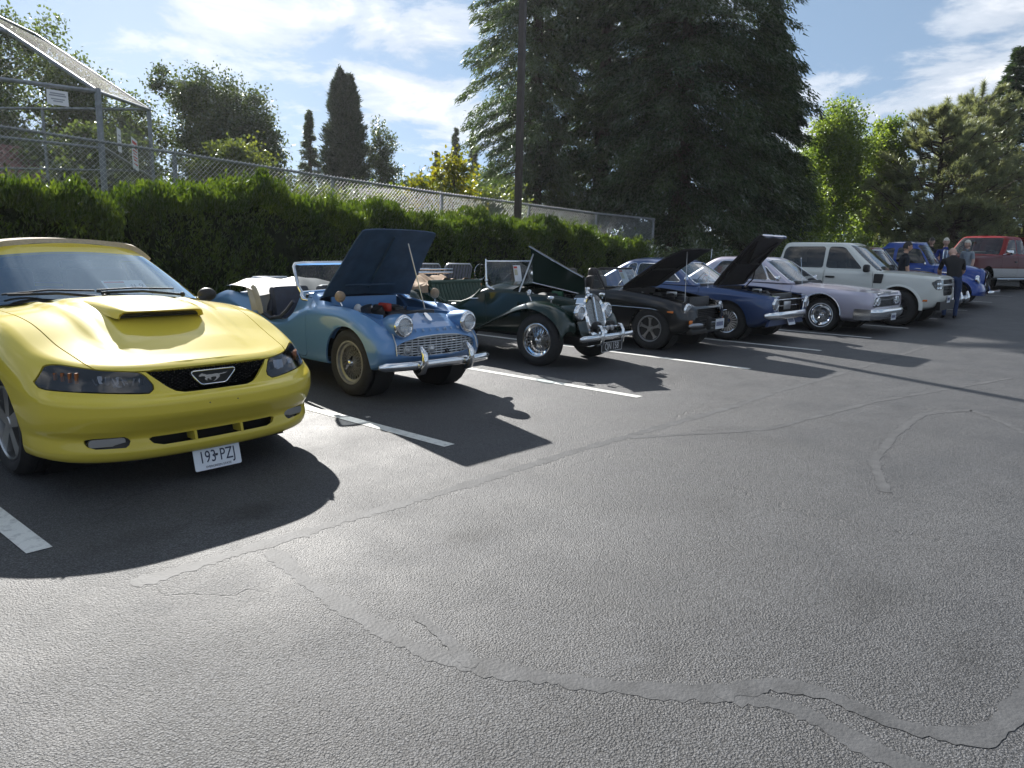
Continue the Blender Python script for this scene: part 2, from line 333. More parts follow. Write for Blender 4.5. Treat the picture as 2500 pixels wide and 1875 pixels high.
k = MB(); [k.prism([(0, -0.05), (0.15, -0.05), (0.15, 0.14), (0.02, 0.14), (0, 0.12)], (a, 9.9, lot_z(a)), (0, 1, 0), (0, 0, 1), (b - a, 0, lot_z(b) - lot_z(a))) for a, b in zip(_lx[:-1], _lx[1:])]; tag(k.build('kerb', CONC), kind='structure')
# painted stall lines
def paint_mat():
    m = principled('line_paint', (0.66, 0.66, 0.63), 0.7); nt = m.node_tree; b = nt.nodes['Principled BSDF']; t = NN(nt, 'ShaderNodeTexCoord')
    n = NN(nt, 'ShaderNodeTexNoise', i_Scale=14.0, i_Detail=6, i_Roughness=0.7); LK(nt, t.outputs['Object'], n.inputs['Vector'])
    v = NN(nt, 'ShaderNodeTexVoronoi', i_Scale=80.0); LK(nt, t.outputs['Object'], v.inputs['Vector'])
    LK(nt, MIXC(nt, RAMP(nt, n.outputs[0], [(0.50, 0.0), (0.72, 0.75)]), (0.66, 0.66, 0.62), (0.22, 0.22, 0.22)), b.inputs['Base Color'])
    bp = NN(nt, 'ShaderNodeBump', i_Strength=0.5, i_Distance=0.006); LK(nt, MATH(nt, 'ADD', n.outputs[0], MATH(nt, 'MULTIPLY', v.outputs['Distance'], -0.7)), bp.inputs['Height']); LK(nt, bp.outputs[0], b.inputs['Normal'])
    return m
PAINT = paint_mat()
for i in range(14):
    X = 1.0615 + 2.676*i
    tag(sheet('parking_line', X - 0.055, X + 0.055, 3.78 - (0.0 if i < 8 else 0.15*(i - 7)), 9.3, 0.004 + lot_z(X), PAINT))
# sealed cracks: ragged smooth bands of sealer
SEAL = add_noise(principled('crack_sealer', (0.070, 0.0715, 0.0745), 0.70, spec=.42), 9, 0.25, bump=0.6, bscale=70, dist=0.005)
def seal_strip(pts, w, z=0.0012, name='crack_seal'):
    P = np.array(pts, float); d = np.r_[0, np.cumsum(np.linalg.norm(np.diff(P, axis=0), axis=1))]; n = max(int(d[-1]/0.02), 8); s = np.linspace(0, d[-1], n)
    x = np.interp(s, d, P[:, 0]); y = np.interp(s, d, P[:, 1])
    for _ in range(6): x[1:-1] = (x[:-2] + 2*x[1:-1] + x[2:])/4; y[1:-1] = (y[:-2] + 2*y[1:-1] + y[2:])/4
    C = np.stack([x, y], 1); T = unit(np.gradient(C, axis=0)); N = np.stack([-T[:, 1], T[:, 0]], 1); a = RNG.random(2)*9
    ww = w/2*(1 + 0.16*np.sin(s*9 + a[0]) + 0.12*np.sin(s*23 + a[1]) + 0.16*RNG.normal(size=n)); ww[0] *= .3; ww[-1] *= .3
    A = C + N*ww[:, None]; B = C - N*(ww*(1 + .1*RNG.normal(size=n)))[:, None]
    V = [(p[0], p[1], z) for p in A] + [(p[0], p[1], z) for p in B]; F = [(i, n + i, n + i + 1, i + 1) for i in range(n - 1)]
    return tag(mesh_obj(name, V, F, SEAL, None, None), kind='structure')
seal_strip([(1.80, 3.02), (1.72, 2.60), (1.69, 2.2), (1.67, 1.95), (1.70, 1.75), (1.80, 1.50), (1.92, 1.27), (2.05, 1.07), (2.20, 0.88), (2.27, 0.70), (2.22, 0.46), (2.2, 0.2), (2.0, -0.3)], 0.085)
seal_strip([(2.16, 0.93), (2.36, 0.80), (2.42, 0.66), (2.40, 0.51), (2.41, 0.37), (2.50, 0.22), (2.66, 0.17), (3.0, 0.14), (3.6, 0.0)], 0.075, 0.0020)
seal_strip([(1.85, 2.05), (1.80, 1.83), (1.73, 1.62)], 0.06, 0.0020)
seal_strip([(1.2, 3.12), (2.42, 3.09), (3.14, 3.05), (4.28, 3.04), (5.24, 2.99), (6.47, 2.92), (7.83, 2.92), (9.2, 2.85), (14, 2.75)], 0.085)
seal_strip([(7.0, 0.4), (7.85, 0.85), (8.3, 1.2), (7.69, 1.5), (6.59, 1.47), (5.6, 1.36), (4.9, 1.1)], 0.07, 0.0018)
seal_strip([(4.9, 2.98), (6.0, 2.3), (8.0, 2.0), (11.0, 1.2)], 0.06, 0.0018)

# ---------------------------------------------------------------- hedges
def smooth_noise(x, y, f, seed=0):
    return np.sin(x*f*1.7 + seed)*np.cos(y*f*1.3 + seed*2.1) + 0.5*np.sin(x*f*3.9 + y*f*2.7 + seed*3.3) + 0.3*np.sin(x*f*8.3 - y*f*6.1 + seed*5.7)
LAUREL = leaf_mat('laurel_leaf', (0.036, 0.070, 0.017), (0.095, 0.145, 0.032), 0.42, 0.035, 0.45, (1.8, 1.65, 0.5))
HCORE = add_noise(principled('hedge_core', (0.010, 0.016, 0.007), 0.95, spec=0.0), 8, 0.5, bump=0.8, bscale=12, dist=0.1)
def hedge(x0, x1, yf, yb, hfun, label, dens=1.0, seed=0):
    root = empty('hedge', ((x0 + x1)/2, (yf + yb)/2, 0.05), 0, label, 'hedge', 'hedges behind the parked cars'); cx, cy = (x0 + x1)/2, (yf + yb)/2
    # woody shaded core
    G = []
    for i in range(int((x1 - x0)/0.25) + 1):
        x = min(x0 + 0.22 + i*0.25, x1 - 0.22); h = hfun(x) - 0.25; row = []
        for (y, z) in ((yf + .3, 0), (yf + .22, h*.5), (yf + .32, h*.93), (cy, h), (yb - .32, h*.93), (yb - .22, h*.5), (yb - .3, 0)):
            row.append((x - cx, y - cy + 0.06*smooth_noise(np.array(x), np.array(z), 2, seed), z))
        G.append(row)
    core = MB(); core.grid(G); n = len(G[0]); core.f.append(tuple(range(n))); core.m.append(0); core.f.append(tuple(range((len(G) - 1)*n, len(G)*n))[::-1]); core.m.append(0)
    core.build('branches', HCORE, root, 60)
    L = x1 - x0; P = []; D = []
    def surf(n, face):
        u = RNG.random(n)*L + x0; v = RNG.random(n)
        h = np.array([hfun(a) for a in u])
        if face == 'front': z = v*h; p = np.stack([u, yf + 0*u, z], 1); nn = np.tile([0, -1, 0.], (n, 1)); edge = np.clip((v - .80)/.20, 0, 1)*2.0
        elif face == 'back': z = v*h; p = np.stack([u, yb + 0*u, z], 1); nn = np.tile([0, 1, 0.], (n, 1)); edge = np.clip((v - .80)/.20, 0, 1)
        elif face == 'corner': edge = 0*v; p = None
        elif face == 'top': p = np.stack([u, yf + v*(yb - yf), h], 1); nn = np.tile([0, 0, 1.], (n, 1)); edge = 0*v
        else:
            xx = x0 if face == 'l' else x1; h = np.full(n, hfun(xx)); p = np.stack([np.full(n, xx), yf + RNG.random(n)*(yb - yf), v*h], 1); nn = np.tile([-1. if face == 'l' else 1., 0, 0], (n, 1)); edge = np.clip((v - .80)/.20, 0, 1)
        if face == 'corner':
            a = v*math.pi/2; rr = .42; p = np.stack([u, yf + rr - rr*np.cos(a), h - rr + rr*np.sin(a)], 1); nn = np.stack([0*a, -np.cos(a), np.sin(a)], 1); edge = 0*v
        b = 0.15*smooth_noise(p[:, 0], p[:, 2] + p[:, 1], 1.6, seed) + 0.05*smooth_noise(p[:, 0], p[:, 2]*1.2 + p[:, 1], 5, seed + 1)
        q = p + nn*(b - 0.10 - 0.16*edge[:, None].ravel() - 0.22*RNG.random(n)**1.5)[:, None]
        d = nn*0.55 + np.array([0, 0, 0.95]) + RNG.normal(size=(n, 3))*0.42
        return q, d
    for face, k in (('front', L*2.0*1350), ('corner', L*.66*1900), ('top', L*(yb - yf)*1500), ('back', L*2.0*180), ('l', 1500), ('r', 1500)):
        q, d = surf(int(k*dens), face); P.append(q); D.append(d)
    # long upright shoots along the top
    ns = int(L*16*dens); u = RNG.random(ns)*L + x0; yy = yf + RNG.random(ns)*(yb - yf)
    hh = np.array([hfun(a) for a in u]); sl = RNG.random(ns)*0.16
    for j in range(9):
        q = np.stack([u, yy, hh - 0.15 + (sl + .14)*j/8], 1) + RNG.normal(size=(ns, 3))*0.012; P.append(q); D.append(np.array([0, 0, 1.1]) + RNG.normal(size=(ns, 3))*0.6)
    P = np.concatenate(P); D = np.concatenate(D); n = len(P); P = P - np.array([cx, cy, 0])
    t = np.clip(0.35 + 0.3*smooth_noise(P[:, 0], P[:, 2], 2.5, seed) + RNG.normal(size=n)*0.22, 0, 1)
    o = leaves('foliage', P, D, 0.060 + 0.050*RNG.random(n), 0.022 + 0.014*RNG.random(n), LAUREL, root, t, 0.3); o['kind'] = 'stuff'
    return root
def hmain(x): return float(np.interp(x, [4.2, 4.6, 5.4, 6.3, 7.6, 9.0, 11, 13, 14.5, 16, 17, 18.2, 19.5], [1.95, 2.12, 2.2, 2.24, 2.12, 2.02, 1.96, 2.02, 1.95, 1.78, 1.6, 1.3, .9]) + 0.06*math.sin(x*2.3) + 0.05*math.sin(x*5.1 + 1) + 0.03*math.sin(x*11.7 + 1))
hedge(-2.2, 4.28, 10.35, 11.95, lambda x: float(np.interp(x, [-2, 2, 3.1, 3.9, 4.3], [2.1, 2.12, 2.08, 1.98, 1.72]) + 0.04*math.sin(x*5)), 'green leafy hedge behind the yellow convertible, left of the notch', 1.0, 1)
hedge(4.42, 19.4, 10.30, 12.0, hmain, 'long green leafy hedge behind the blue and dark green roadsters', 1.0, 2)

# ---------------------------------------------------------------- chain-link fence
def chain(mb, O, U, W, pitch=0.085, r=0.0034, mi=0):
    """woven wire between O, O+U, O+W: two families of diagonals, each a thin three sided bar"""
    O, U, W = Vector(O), Vector(U), Vector(W); lu, lw = U.length, W.length; u, w = U/lu, W/lw; n = u.cross(w).normalized()
    for sgn in (1, -1):
        k = -lw if sgn > 0 else 0.0; end = lu if sgn > 0 else lu + lw
        while k < end:
            a0, a1 = k, k + sgn*lw; t0, t1 = 0.0, 1.0
            for lo, hi in ((0, lu),):
                da = a1 - a0; ta, tb = (lo - a0)/da, (hi - a0)/da; ta, tb = min(ta, tb), max(ta, tb); t0, t1 = max(t0, ta), min(t1, tb)
            if t1 - t0 > 0.01:
                p = O + u*(a0 + (a1 - a0)*t0) + w*(lw*t0); q = O + u*(a0 + (a1 - a0)*t1) + w*(lw*t1); off = n*(0.004*sgn)
                mb.tube([p + off, q + off], r, 3, caps=False, mi=mi)
            k += pitch
FWIRE = add_noise(principled('bright_wire', (.50, .51, .52), .4, .7), 10, .15)
fence_x = [-0.0, 3.05, 6.17, 9.39, 12.44, 15.65, 18.84, 22.2]; FY = 12.9
def rail_z(x): return float(np.interp(x, [0, 3.64, 6.17, 9.39, 12.44, 15.78, 18.84, 22.4], [3.08, 3.0, 2.90, 2.77, 2.67, 2.60, 2.53, 2.51]))
fr = empty('chain_link_fence', (11, FY, 1.3), 0, 'long galvanised chain-link fence running above the hedge', 'fence')
for x in fence_x:
    b = bank_h(x, FY) - 0.1; h = rail_z(x); m = MB(); m.tube([(x - 11, 0.035, b - 1.3), (x - 11, 0.035, h - 1.3 - 0.03)], 0.036, 12); m.ball((x - 11, 0.035, h - 1.3 - .03), (.04, .04, .03), 10, 6); m.build('post', STEEL, fr)
for a, b in zip(fence_x[:-1], fence_x[1:]):
    m = MB(); m.tube([(a - 11, 0.0, rail_z(a) - 1.3), (b - 11, 0.0, rail_z(b) - 1.3)], 0.024, 10); m.build('rail', STEEL, fr)
    m = MB(); za, zb = rail_z(a) - 1.3 + .012, rail_z(b) - 1.3 + .012; chain(m, (a - 11, -0.03, za - 1.25), (b - a, 0, zb - za), (0, 0, 1.27)); 
    # knuckled tips above the rail
    x = a
    while x < b: m.tube([(x - 11, -0.03, za + (zb - za)*(x - a)/(b - a)), (x - 11 + .012, -0.02, za + (zb - za)*(x - a)/(b - a) + .03)], 0.004, 3, caps=False); x += 0.085
    m.build('wire_mesh', FWIRE, fr, None)

WIREM = add_noise(principled('weathered_wire', (.11, .105, .095), .7, .2), 10, .2)
# ---------------------------------------------------------------- baseball backstop
bs = empty('backstop', (5.2, 13.4, 1.5), 0, 'tall chain-link baseball backstop with slanted hood behind the hedge', 'backstop')
B0 = Vector((5.2, 13.4, 1.5)); P1 = Vector((5.19, 13.4, 3.78)); P2 = Vector((8.5, 19.0, 4.54)); A1 = Vector((4.62, 16.2, 5.28)); 
HD = Vector((-1.05, 3.0, 1.72)); A1 = P1 + HD; A2 = P2 + HD*1.15; L1 = Vector((1.5, 13.4, 3.66)); C2 = Vector((3.6, 25.5, 4.5))
def bsT(pts, r, name='rail'): m = MB(); m.tube([p - B0 for p in pts], r, 10); return m.build(name, STEEL, bs)
def dn(p, z): return Vector((p.x, p.y, z))
for p in (P1, P2, L1, C2): bsT([dn(p, 1.1), p + Vector((0, 0, .05))], 0.048, 'post')
for t in (0.33, 0.66): q = P2.lerp(C2, t); bsT([dn(q, 1.1), q], 0.035, 'post')
for t in (0.45,): q = L1.lerp(P1, t); bsT([dn(q, 1.1), dn(q, 2.9)], 0.03, 'post')
for a, b in ((L1, P1), (P1, P2), (P2, C2), (A1, A2), (P1, A1), (P2, A2)): bsT([a, b], 0.034)
for a, b, z in ((L1, P1, 2.9), (P1, P2, 2.93), (P2, C2, 3.1)): bsT([dn(a, z), dn(b, z)], 0.026)
bsT([P1.lerp(A1, .62), L1 + HD*0.45], 0.04); bsT([L1, L1 + HD], 0.034); bsT([L1 + HD, A1], 0.034)
for a, b, z0, nm in ((L1, P1, 1.3, 'near'), (P1, P2, 1.3, 'wing'), (P2, C2, 1.3, 'far')):
    m = MB(); pa = dn(a, z0) - B0; top = min(a.z, b.z) - z0; chain(m, pa, dn(b, z0) - dn(a, z0), (0, 0, top), 0.13, 0.0028); m.build('wire_mesh', WIREM, bs, None)
m = MB(); chain(m, P1 - B0, P2 - P1, HD, 0.22, 0.0018); m.build('hood_mesh', WIREM, bs, None)
m = MB(); chain(m, L1 - B0, P1 - L1, HD, 0.16, 0.0022); m.build('hood_mesh', WIREM, bs, None)
# notice boards wired to the backstop
def sign(name, c, U, w, h, lines, label, red=False):
    U = Vector(U).normalized(); root = empty(name, c, 0, label, 'sign', 'notice boards on the backstop'); m = MB(); N = U.cross(Vector((0, 0, 1)))
    m.prism([(-w/2, -h/2), (w/2, -h/2), (w/2, h/2), (-w/2, h/2)], (0, 0, 0), U, (0, 0, 1), N*-0.006); m.build('board', PAPER, root, None)
    q = MB()
    for i, (yy, ln, hh) in enumerate(lines): q.prism([(-w*ln/2, h*(yy - hh)), (w*ln/2, h*(yy - hh)), (w*ln/2, h*(yy + hh)), (-w*ln/2, h*(yy + hh))], N*0.001, U, (0, 0, 1), N*0.001)
    q.build('print', INKRED if red else principled('print_grey', (0.35, 0.36, 0.4), 0.7), root, None); return root
sign('notice_board', (4.57, 13.33, 3.58), (1, 0, 0), 0.30, 0.22, [(.28, .7, .045), (.14, .8, .045), (-.1, .65, .04), (-.24, .45, .04)], 'white notice board with grey lettering on the near backstop panel')
ud = (P2 - P1); ud.z = 0
sign('notice_board', tuple(P1.lerp(P2, 0.55) + Vector((0.0, -0.06, -1.02))), ud, 0.80, 0.62, [(.36, .8, .05), (.2, .7, .02), (.1, .75, .02), (0, .6, .02), (-.1, .7, .02), (-.2, .6, .02), (-.32, .7, .02)], 'white rules board with red heading on the backstop wing', True)
sign('notice_board', tuple(P1.lerp(P2, 0.26) + Vector((0.0, -0.06, -.75))), ud, 0.40, 0.42, [(.2, .6, .03), (0, .6, .03)], 'small blank-looking pale board beside the corner post of the backstop')
# bench planks of the bleachers behind the hedge
bl = empty('bleacher', (6.2, 14.6, 1.5), 0, 'low aluminium bleacher bench behind the chain-link fence', 'bleacher')
for i, (y, z) in enumerate(((0, .42), (.5, .68), (1.0, .94))):
    m = MB(); m.box((0.5, y, z), (3.4, .26, .04)); m.build('plank', WHITEP if i == 0 else BLACKPL, bl)
for x in (-.9, .5, 1.9):
    m = MB(); m.tube([(x, 0, 0), (x, 0, .42)], .03, 6); m.tube([(x, 1.0, 0), (x, 1.0, .94)], .03, 6); m.tube([(x, 0, .2), (x, 1.0, .7)], .03, 6); m.build('leg', STEEL, bl)

# ---------------------------------------------------------------- lamp pole
POLE = add_noise(principled('bronze_pole', (0.060, 0.048, 0.042), 0.45, 0.3), 8, 0.15)
lp = empty('lamp_pole', (14.3, 12.15, bank_h(14.3, 12.15)), math.radians(12), 'tall dark bronze square lamp pole rising from the hedge', 'lamp pole'); z0 = bank_h(14.3, 12.15)
m = MB(); m.box((0, 0, 4.3), (0.145, 0.145, 8.8), bev=0.012); m.build('pole', POLE, lp)
m = MB(); m.box((0, 0, 0.0), (0.5, 0.5, 0.3), bev=0.03); m.build('base', CONC, lp)
m = MB(); m.box((0, -0.45, 8.6), (0.09, 0.8, 0.07)); m.build('arm', POLE, lp)
m = MB(); m.box((0, -1.0, 8.6), (0.38, 0.55, 0.16), bev=0.02); m.build('lamp_head', POLE, lp)

# ---------------------------------------------------------------- buildings behind the fence
SIDING = add_noise(principled('pale_siding', (0.50, 0.51, 0.54), 0.8, spec=.2), 4, 0.06); SHINGLE = add_noise(principled('grey_shingle', (0.16, 0.155, 0.15), 0.9, spec=.2), 8, 0.3, bump=0.4, bscale=30, dist=0.02)
REDROOF = add_noise(principled('dull_red_roof', (0.16, 0.07, 0.065), 0.85), 8, 0.25, bump=0.4, bscale=30, dist=0.02)
PANE = principled('dark_pane', (0.03, 0.035, 0.045), 0.1, coat=0.5)
def house(c, rz, w, d, h, rh, wall, roof, label):
    root = empty('house', c, rz, label, 'house'); m = MB()
    m.prism([(-d/2, 0), (d/2, 0), (d/2, h), (0, h + rh), (-d/2, h)], (-w/2, 0, 0), (0, 1, 0), (0, 0, 1), (w, 0, 0)); m.build('wall', wall, root, None)
    e = 0.35; k = rh/(d/2)
    for s in (-1, 1):
        m = MB(); m.prism([(0, h + rh + .02), (s*(d/2 + e), h - k*e + .02), (s*(d/2 + e), h - k*e + .14), (0, h + rh + .14)], (-w/2 - e, 0, 0), (0, 1, 0), (0, 0, 1), (w + 2*e, 0, 0)); m.build('roof', roof, root, None)
        m = MB(); m.box((0, s*(d/2 + e + .03), h - k*e + .06), (w + 2*e, .03, .18)); m.build('gutter', WHITEP, root, None)
    for i in range(3):
        x = -w/2 + w*(i + .5)/3; m = MB(); m.box((x, -d/2 - .02, h*.55), (1.1, .06, 1.0)); wd = m.build('window', WHITEP, root, None)
        m = MB(); m.box((x, -d/2 - .055, h*.55), (0.95, .02, .86)); m.build('pane', PANE, wd, None)
    return root
house((19.3, 22.0, 0.9), math.radians(-38), 3.6, 4.0, 1.75, 0.75, SIDING, SHINGLE, 'pale house with low grey roof behind the fence')
house((5.0, 28.0, 0.9), math.radians(10), 7.0, 5.0, 2.0, 1.3, SIDING, REDROOF, 'low building with dull red roof behind the backstop')
# ================================================================ trees
def trunk_obj(root, pts, r0, r1, limbs=(), name='trunk', mat=None):
    m = MB(); n = len(pts); m.tube(pts, [r0 + (r1 - r0)*i/(n - 1) for i in range(n)], 9)
    for a, b, ra, rb in limbs:
        a, b = Vector([float(q) for q in a]), Vector([float(q) for q in b]); mid = (a + b)/2 + Vector((0, 0, 0.08*(b - a).length)) + Vector([float(q) for q in RNG.normal(size=3)*0.05*(b - a).length])
        m.tube([a, mid, b], [ra, (ra + rb)/2, rb], 5)
    return m.build(name, mat or BARK, root, 60)
def broadleaf(label, base, h, rx, ry, zlo, mat, ncl=160, nl=130, ll=0.12, lw=0.07, seed=0, spread=0.55, gap=0.0, group='trees beyond the fence', name='leafy_tree', spike=0.0, droop=0.0, thick=0.2):
    """crown: leaf sprays gathered round the ends of real limbs inside a lumpy ellipsoid"""
    rg = np.random.default_rng(seed); root = empty(name, base, 0, label, 'tree', group)
    cz = (zlo + h)/2; rz = (h - zlo)/2; lob = rg.normal(size=(9, 3)); lob = unit(lob)*np.array([.55*rx, .55*ry, .55*rz]); lr = 0.38 + 0.22*rg.random(9)
    C = []
    while len(C) < ncl:
        i = rg.integers(9); d = unit(rg.normal(size=3)); p = lob[i] + d*lr[i]*np.array([rx, ry, rz])*(rg.random()**0.45)
        q = p/np.array([rx, ry, rz]); s = np.linalg.norm(q)
        if s > 1.05: continue
        if spike and p[2] > 0.2*rz: p[2] += spike*rg.random()**3
        C.append(p)
    C = np.array(C) + np.array([0, 0, cz])
    th = max(zlo + 0.35*(h - zlo), 0.8); lean = rg.normal(size=2)*0.12*rx
    tp = [(0, 0, -0.3), (lean[0]*.2, lean[1]*.2, th*.5), (lean[0], lean[1], th), (lean[0]*.8, lean[1]*.8, cz + rz*.6)]
    limbs = []
    for i in range(0, len(C), max(1, len(C)//60)):
        p = C[i]; t = min(max(0.35*zlo, p[2] - 0.8*np.hypot(p[0], p[1])), cz + rz*.4); t = max(t, 0.3*th); f = t/(cz + rz*.6)
        limbs.append(((lean[0]*min(1, f*1.4), lean[1]*min(1, f*1.4), t), tuple(p), thick*0.28*(1 - f*.6), 0.012))
    trunk_obj(root, tp, thick, 0.03, limbs)
    n = ncl*nl; ci = np.repeat(np.arange(ncl), nl); R = rg.normal(size=(n, 3)); csz = (spread*(0.6 + 0.8*rg.random(ncl)))[ci][:, None]
    P = C[ci] + R*csz*np.array([.5, .5, .42]); out = unit(P - np.array([0, 0, cz*0.8])); D = out*0.6 + rg.normal(size=(n, 3))*0.75 + np.array([0, 0, -0.25 - droop])
    tint = np.clip(0.5 + 0.25*rg.normal(size=ncl)[ci] + 0.2*rg.normal(size=n), 0, 1)
    o = leaves('crown', P, D, ll*(0.7 + 0.6*rg.random(n)), lw*(0.7 + 0.6*rg.random(n)), mat, root, tint, 0.22); return root
def conifer(label, base, h, prof, mat, nb=300, ns=90, droop=0.35, sl=0.30, sw=0.07, seed=0, group='trees beyond the fence', name='conifer_tree', flat=0.25, up=0.0, lean=(0, 0), hang=0.9, r0=0.25, cr=1.0):
    """prof: (relative height, radius) keys; drooping boughs each hung with narrow sprays"""
    rg = np.random.default_rng(seed); root = empty(name, base, 0, label, 'tree', group); pz = [a for a, b in prof]; pr = [b for a, b in prof]
    limbs = []; P = []; D = []; T = []
    for i in range(nb):
        f = pz[0] + (pz[-1] - pz[0])*((i + rg.random())/nb); R = np.interp(f, pz, pr)*(0.72 + 0.36*rg.random()); az = rg.random()*6.283; z0 = f*h
        d = np.array([math.cos(az), math.sin(az), 0]); t = np.linspace(0.12, 1, ns) if False else rg.random(ns)**0.62
        zz = up*R*t - droop*R*t**1.6; side = np.array([-d[1], d[0], 0])
        wdt = (0.06 + 0.26*t*(1.15 - t))*R*0.62 + 0.05
        p = np.array([0, 0, z0]) + d*(R*t)[:, None] + np.array([0, 0, 1])*zz[:, None] + side*(rg.normal(size=ns)*wdt*.6)[:, None] + rg.normal(size=(ns, 3))*np.array([.05, .05, flat*.25*cr])
        dd = d*0.75 + side*rg.normal(size=ns)[:, None]*0.5 + np.array([0, 0, -hang])*(0.4 + 0.8*rg.random(ns))[:, None] + rg.normal(size=(ns, 3))*0.25
        P.append(p); D.append(dd); T.append(np.clip(0.45 + 0.30*rg.normal() + 0.15*rg.normal(size=ns), 0, 1))
        if i % 3 == 0: limbs.append(((0, 0, z0), tuple(np.array([0, 0, z0 - droop*R*.55 + up*R*.7]) + d*R*.72), 0.035, 0.008))
    P = np.concatenate(P); D = np.concatenate(D); T = np.concatenate(T); n = len(P)
    P[:, 0] += lean[0]*P[:, 2]/h; P[:, 1] += lean[1]*P[:, 2]/h
    trunk_obj(root, [(0, 0, -0.3), (lean[0]*.5, lean[1]*.5, h*.5), (lean[0], lean[1], h*0.98)], r0, 0.02, limbs)
    leaves('crown', P, D, sl*(0.6 + 0.8*rg.random(n)), 1.15*sw*(0.7 + 0.6*rg.random(n)), mat, root, T, shape='needle'); return root
CEDAR = leaf_mat('cedar_spray', (0.026, 0.052, 0.024), (0.066, 0.096, 0.038), 0.28, 0.04, 0.45, (1.3, 1.4, 0.6))
CEDARL = leaf_mat('cedar_spray_light', (0.050, 0.085, 0.040), (0.115, 0.150, 0.066), 0.34, 0.05, 0.45, (1.3, 1.4, 0.6))
CYP = leaf_mat('cypress_spray', (0.040, 0.062, 0.040), (0.070, 0.096, 0.055), 0.22, 0.03, 0.5, (1.2, 1.3, 0.7))
OAK = leaf_mat('dark_leaf', (0.055, 0.082, 0.042), (0.100, 0.130, 0.062), 0.38, 0.07, 0.4, (1.5, 1.5, 0.6))
SYC = leaf_mat('sycamore_leaf', (0.070, 0.105, 0.046), (0.125, 0.165, 0.072), 0.45, 0.07, 0.4, (1.5, 1.5, 0.6))
MAPLE = leaf_mat('yellow_maple_leaf', (0.085, 0.12, 0.025), (0.26, 0.24, 0.03), 0.5, 0.06, 0.4, (1.5, 1.45, 0.4))
BUSH = leaf_mat('bush_leaf', (0.070, 0.110, 0.038), (0.150, 0.185, 0.058), 0.45, 0.06, 0.4, (1.6, 1.5, 0.5))
BIRCH = leaf_mat('birch_leaf', (0.095, 0.150, 0.045), (0.200, 0.260, 0.085), 0.55, 0.04, 0.5, (1.6, 1.6, 0.5))
PINE = leaf_mat('pine_needle', (0.165, 0.195, 0.125), (0.285, 0.300, 0.185), 0.48, 0.05, 0.4, (1.3, 1.3, 0.7))
# big cedars in the middle
conifer('huge dark cedar with drooping boughs, the widest tree in the middle', (28.2, 15.3, 0.9), 19.5, [(0.04, 4.0), (0.12, 4.7), (0.35, 5.0), (0.55, 4.7), (0.75, 3.8), (0.99, 0.3)], CEDAR, 600, 490, 0.46, 0.19, 0.047, 21, 'cedars beyond the fence', 'cedar_tree', 0.35, 0.12, r0=0.5)
conifer('tall cedar at the left edge of the dark cedar group, beside the lamp pole', (25.0, 20.4, 1.0), 18.0, [(0.04, 2.7), (0.15, 3.1), (0.35, 3.2), (0.6, 3.0), (0.8, 1.6), (0.99, 0.2)], CEDARL, 290, 500, 0.45, 0.18, 0.042, 22, 'cedars beyond the fence', 'cedar_tree', 0.35, 0.12, r0=0.4)
conifer('smaller cedar at the right edge of the dark cedar group', (30.6, 12.9, 0.6), 10.8, [(0.03, 2.2), (0.2, 2.6), (0.5, 2.0), (0.8, 1.0), (0.99, 0.1)], CEDAR, 210, 460, 0.46, 0.18, 0.042, 23, 'cedars beyond the fence', 'cedar_tree', 0.35, 0.12, r0=0.3)
conifer('cedar standing behind the gap between the two tallest cedars', (27.0, 18.4, 1.0), 19.5, [(0.05, 3.4), (0.3, 4.0), (0.6, 3.6), (0.99, 0.2)], CEDAR, 230, 260, 0.42, 0.26, 0.07, 24, 'cedars beyond the fence', 'cedar_tree', 0.35, 0.12, r0=0.4)
# left background
broadleaf('broad leafy tree behind the backstop at the left edge', (9.3, 34.0, 1.3), 9.0, 3.8, 3.0, -0.2, SYC, 340, 200, 0.14, 0.10, 31, 0.56, spike=0.5, thick=.25)
broadleaf('pale green leafy tree beside the backstop, right of the left edge tree', (13.2, 34.6, 1.3), 7.6, 2.3, 2.2, 0.4, SYC, 220, 180, 0.14, 0.10, 32, 0.48, spike=0.4, thick=.2)
broadleaf('large round dark tree between the backstop and the tall cypress', (16.8, 32.9, 1.2), 7.9, 4.4, 3.4, -0.6, OAK, 440, 200, 0.14, 0.090, 33, 0.52, spike=0.3, thick=.3, droop=.2)
broadleaf('light green bush in front of the large round dark tree', (14.4, 25.6, 1.2), 4.0, 1.6, 1.5, 0.1, BUSH, 110, 180, 0.13, 0.09, 34, 0.40, name='bush_tree')
broadleaf('small green tree right behind the backstop wing', (10.6, 27.5, 1.2), 4.2, 2.2, 1.6, 0.0, SYC, 120, 170, 0.14, 0.10, 35, 0.45, name='bush_tree')
conifer('narrow dark spruce left of the tall twin-topped cypress', (24.2, 35.3, 1.1), 7.3, [(0.0, 1.7), (0.3, 1.2), (0.6, .62), (0.85, .2), (0.99, 0.01)], OAK, 120, 170, 0.15, 0.15, 0.036, 36, up=0.12, hang=0.25, name='spruce_tree')
for i, (x, y, hh, rr) in enumerate(((25.85, 34.75, 9.4, 1.12), (26.20, 34.40, 9.1, 1.10))):
    conifer(('left' if i == 0 else 'right') + ' stem of the tall twin-topped dark cypress', (x, y, 1.1), hh, [(0.0, rr*1.15), (0.2, rr*1.2), (0.5, rr*.98), (0.75, rr*.66), (0.9, rr*.36), (1.0, 0.04)], CYP, 330, 130, -0.55, 0.18, 0.055, 37 + i, 'twin cypress stems', 'cypress_tree', .5, hang=-0.7)
broadleaf('open-branched dark tree right of the tall twin-topped cypress', (28.4, 34.2, 1.1), 7.7, 1.45, 1.45, 0.6, OAK, 60, 110, 0.17, 0.08, 39, 0.42, thick=.16)
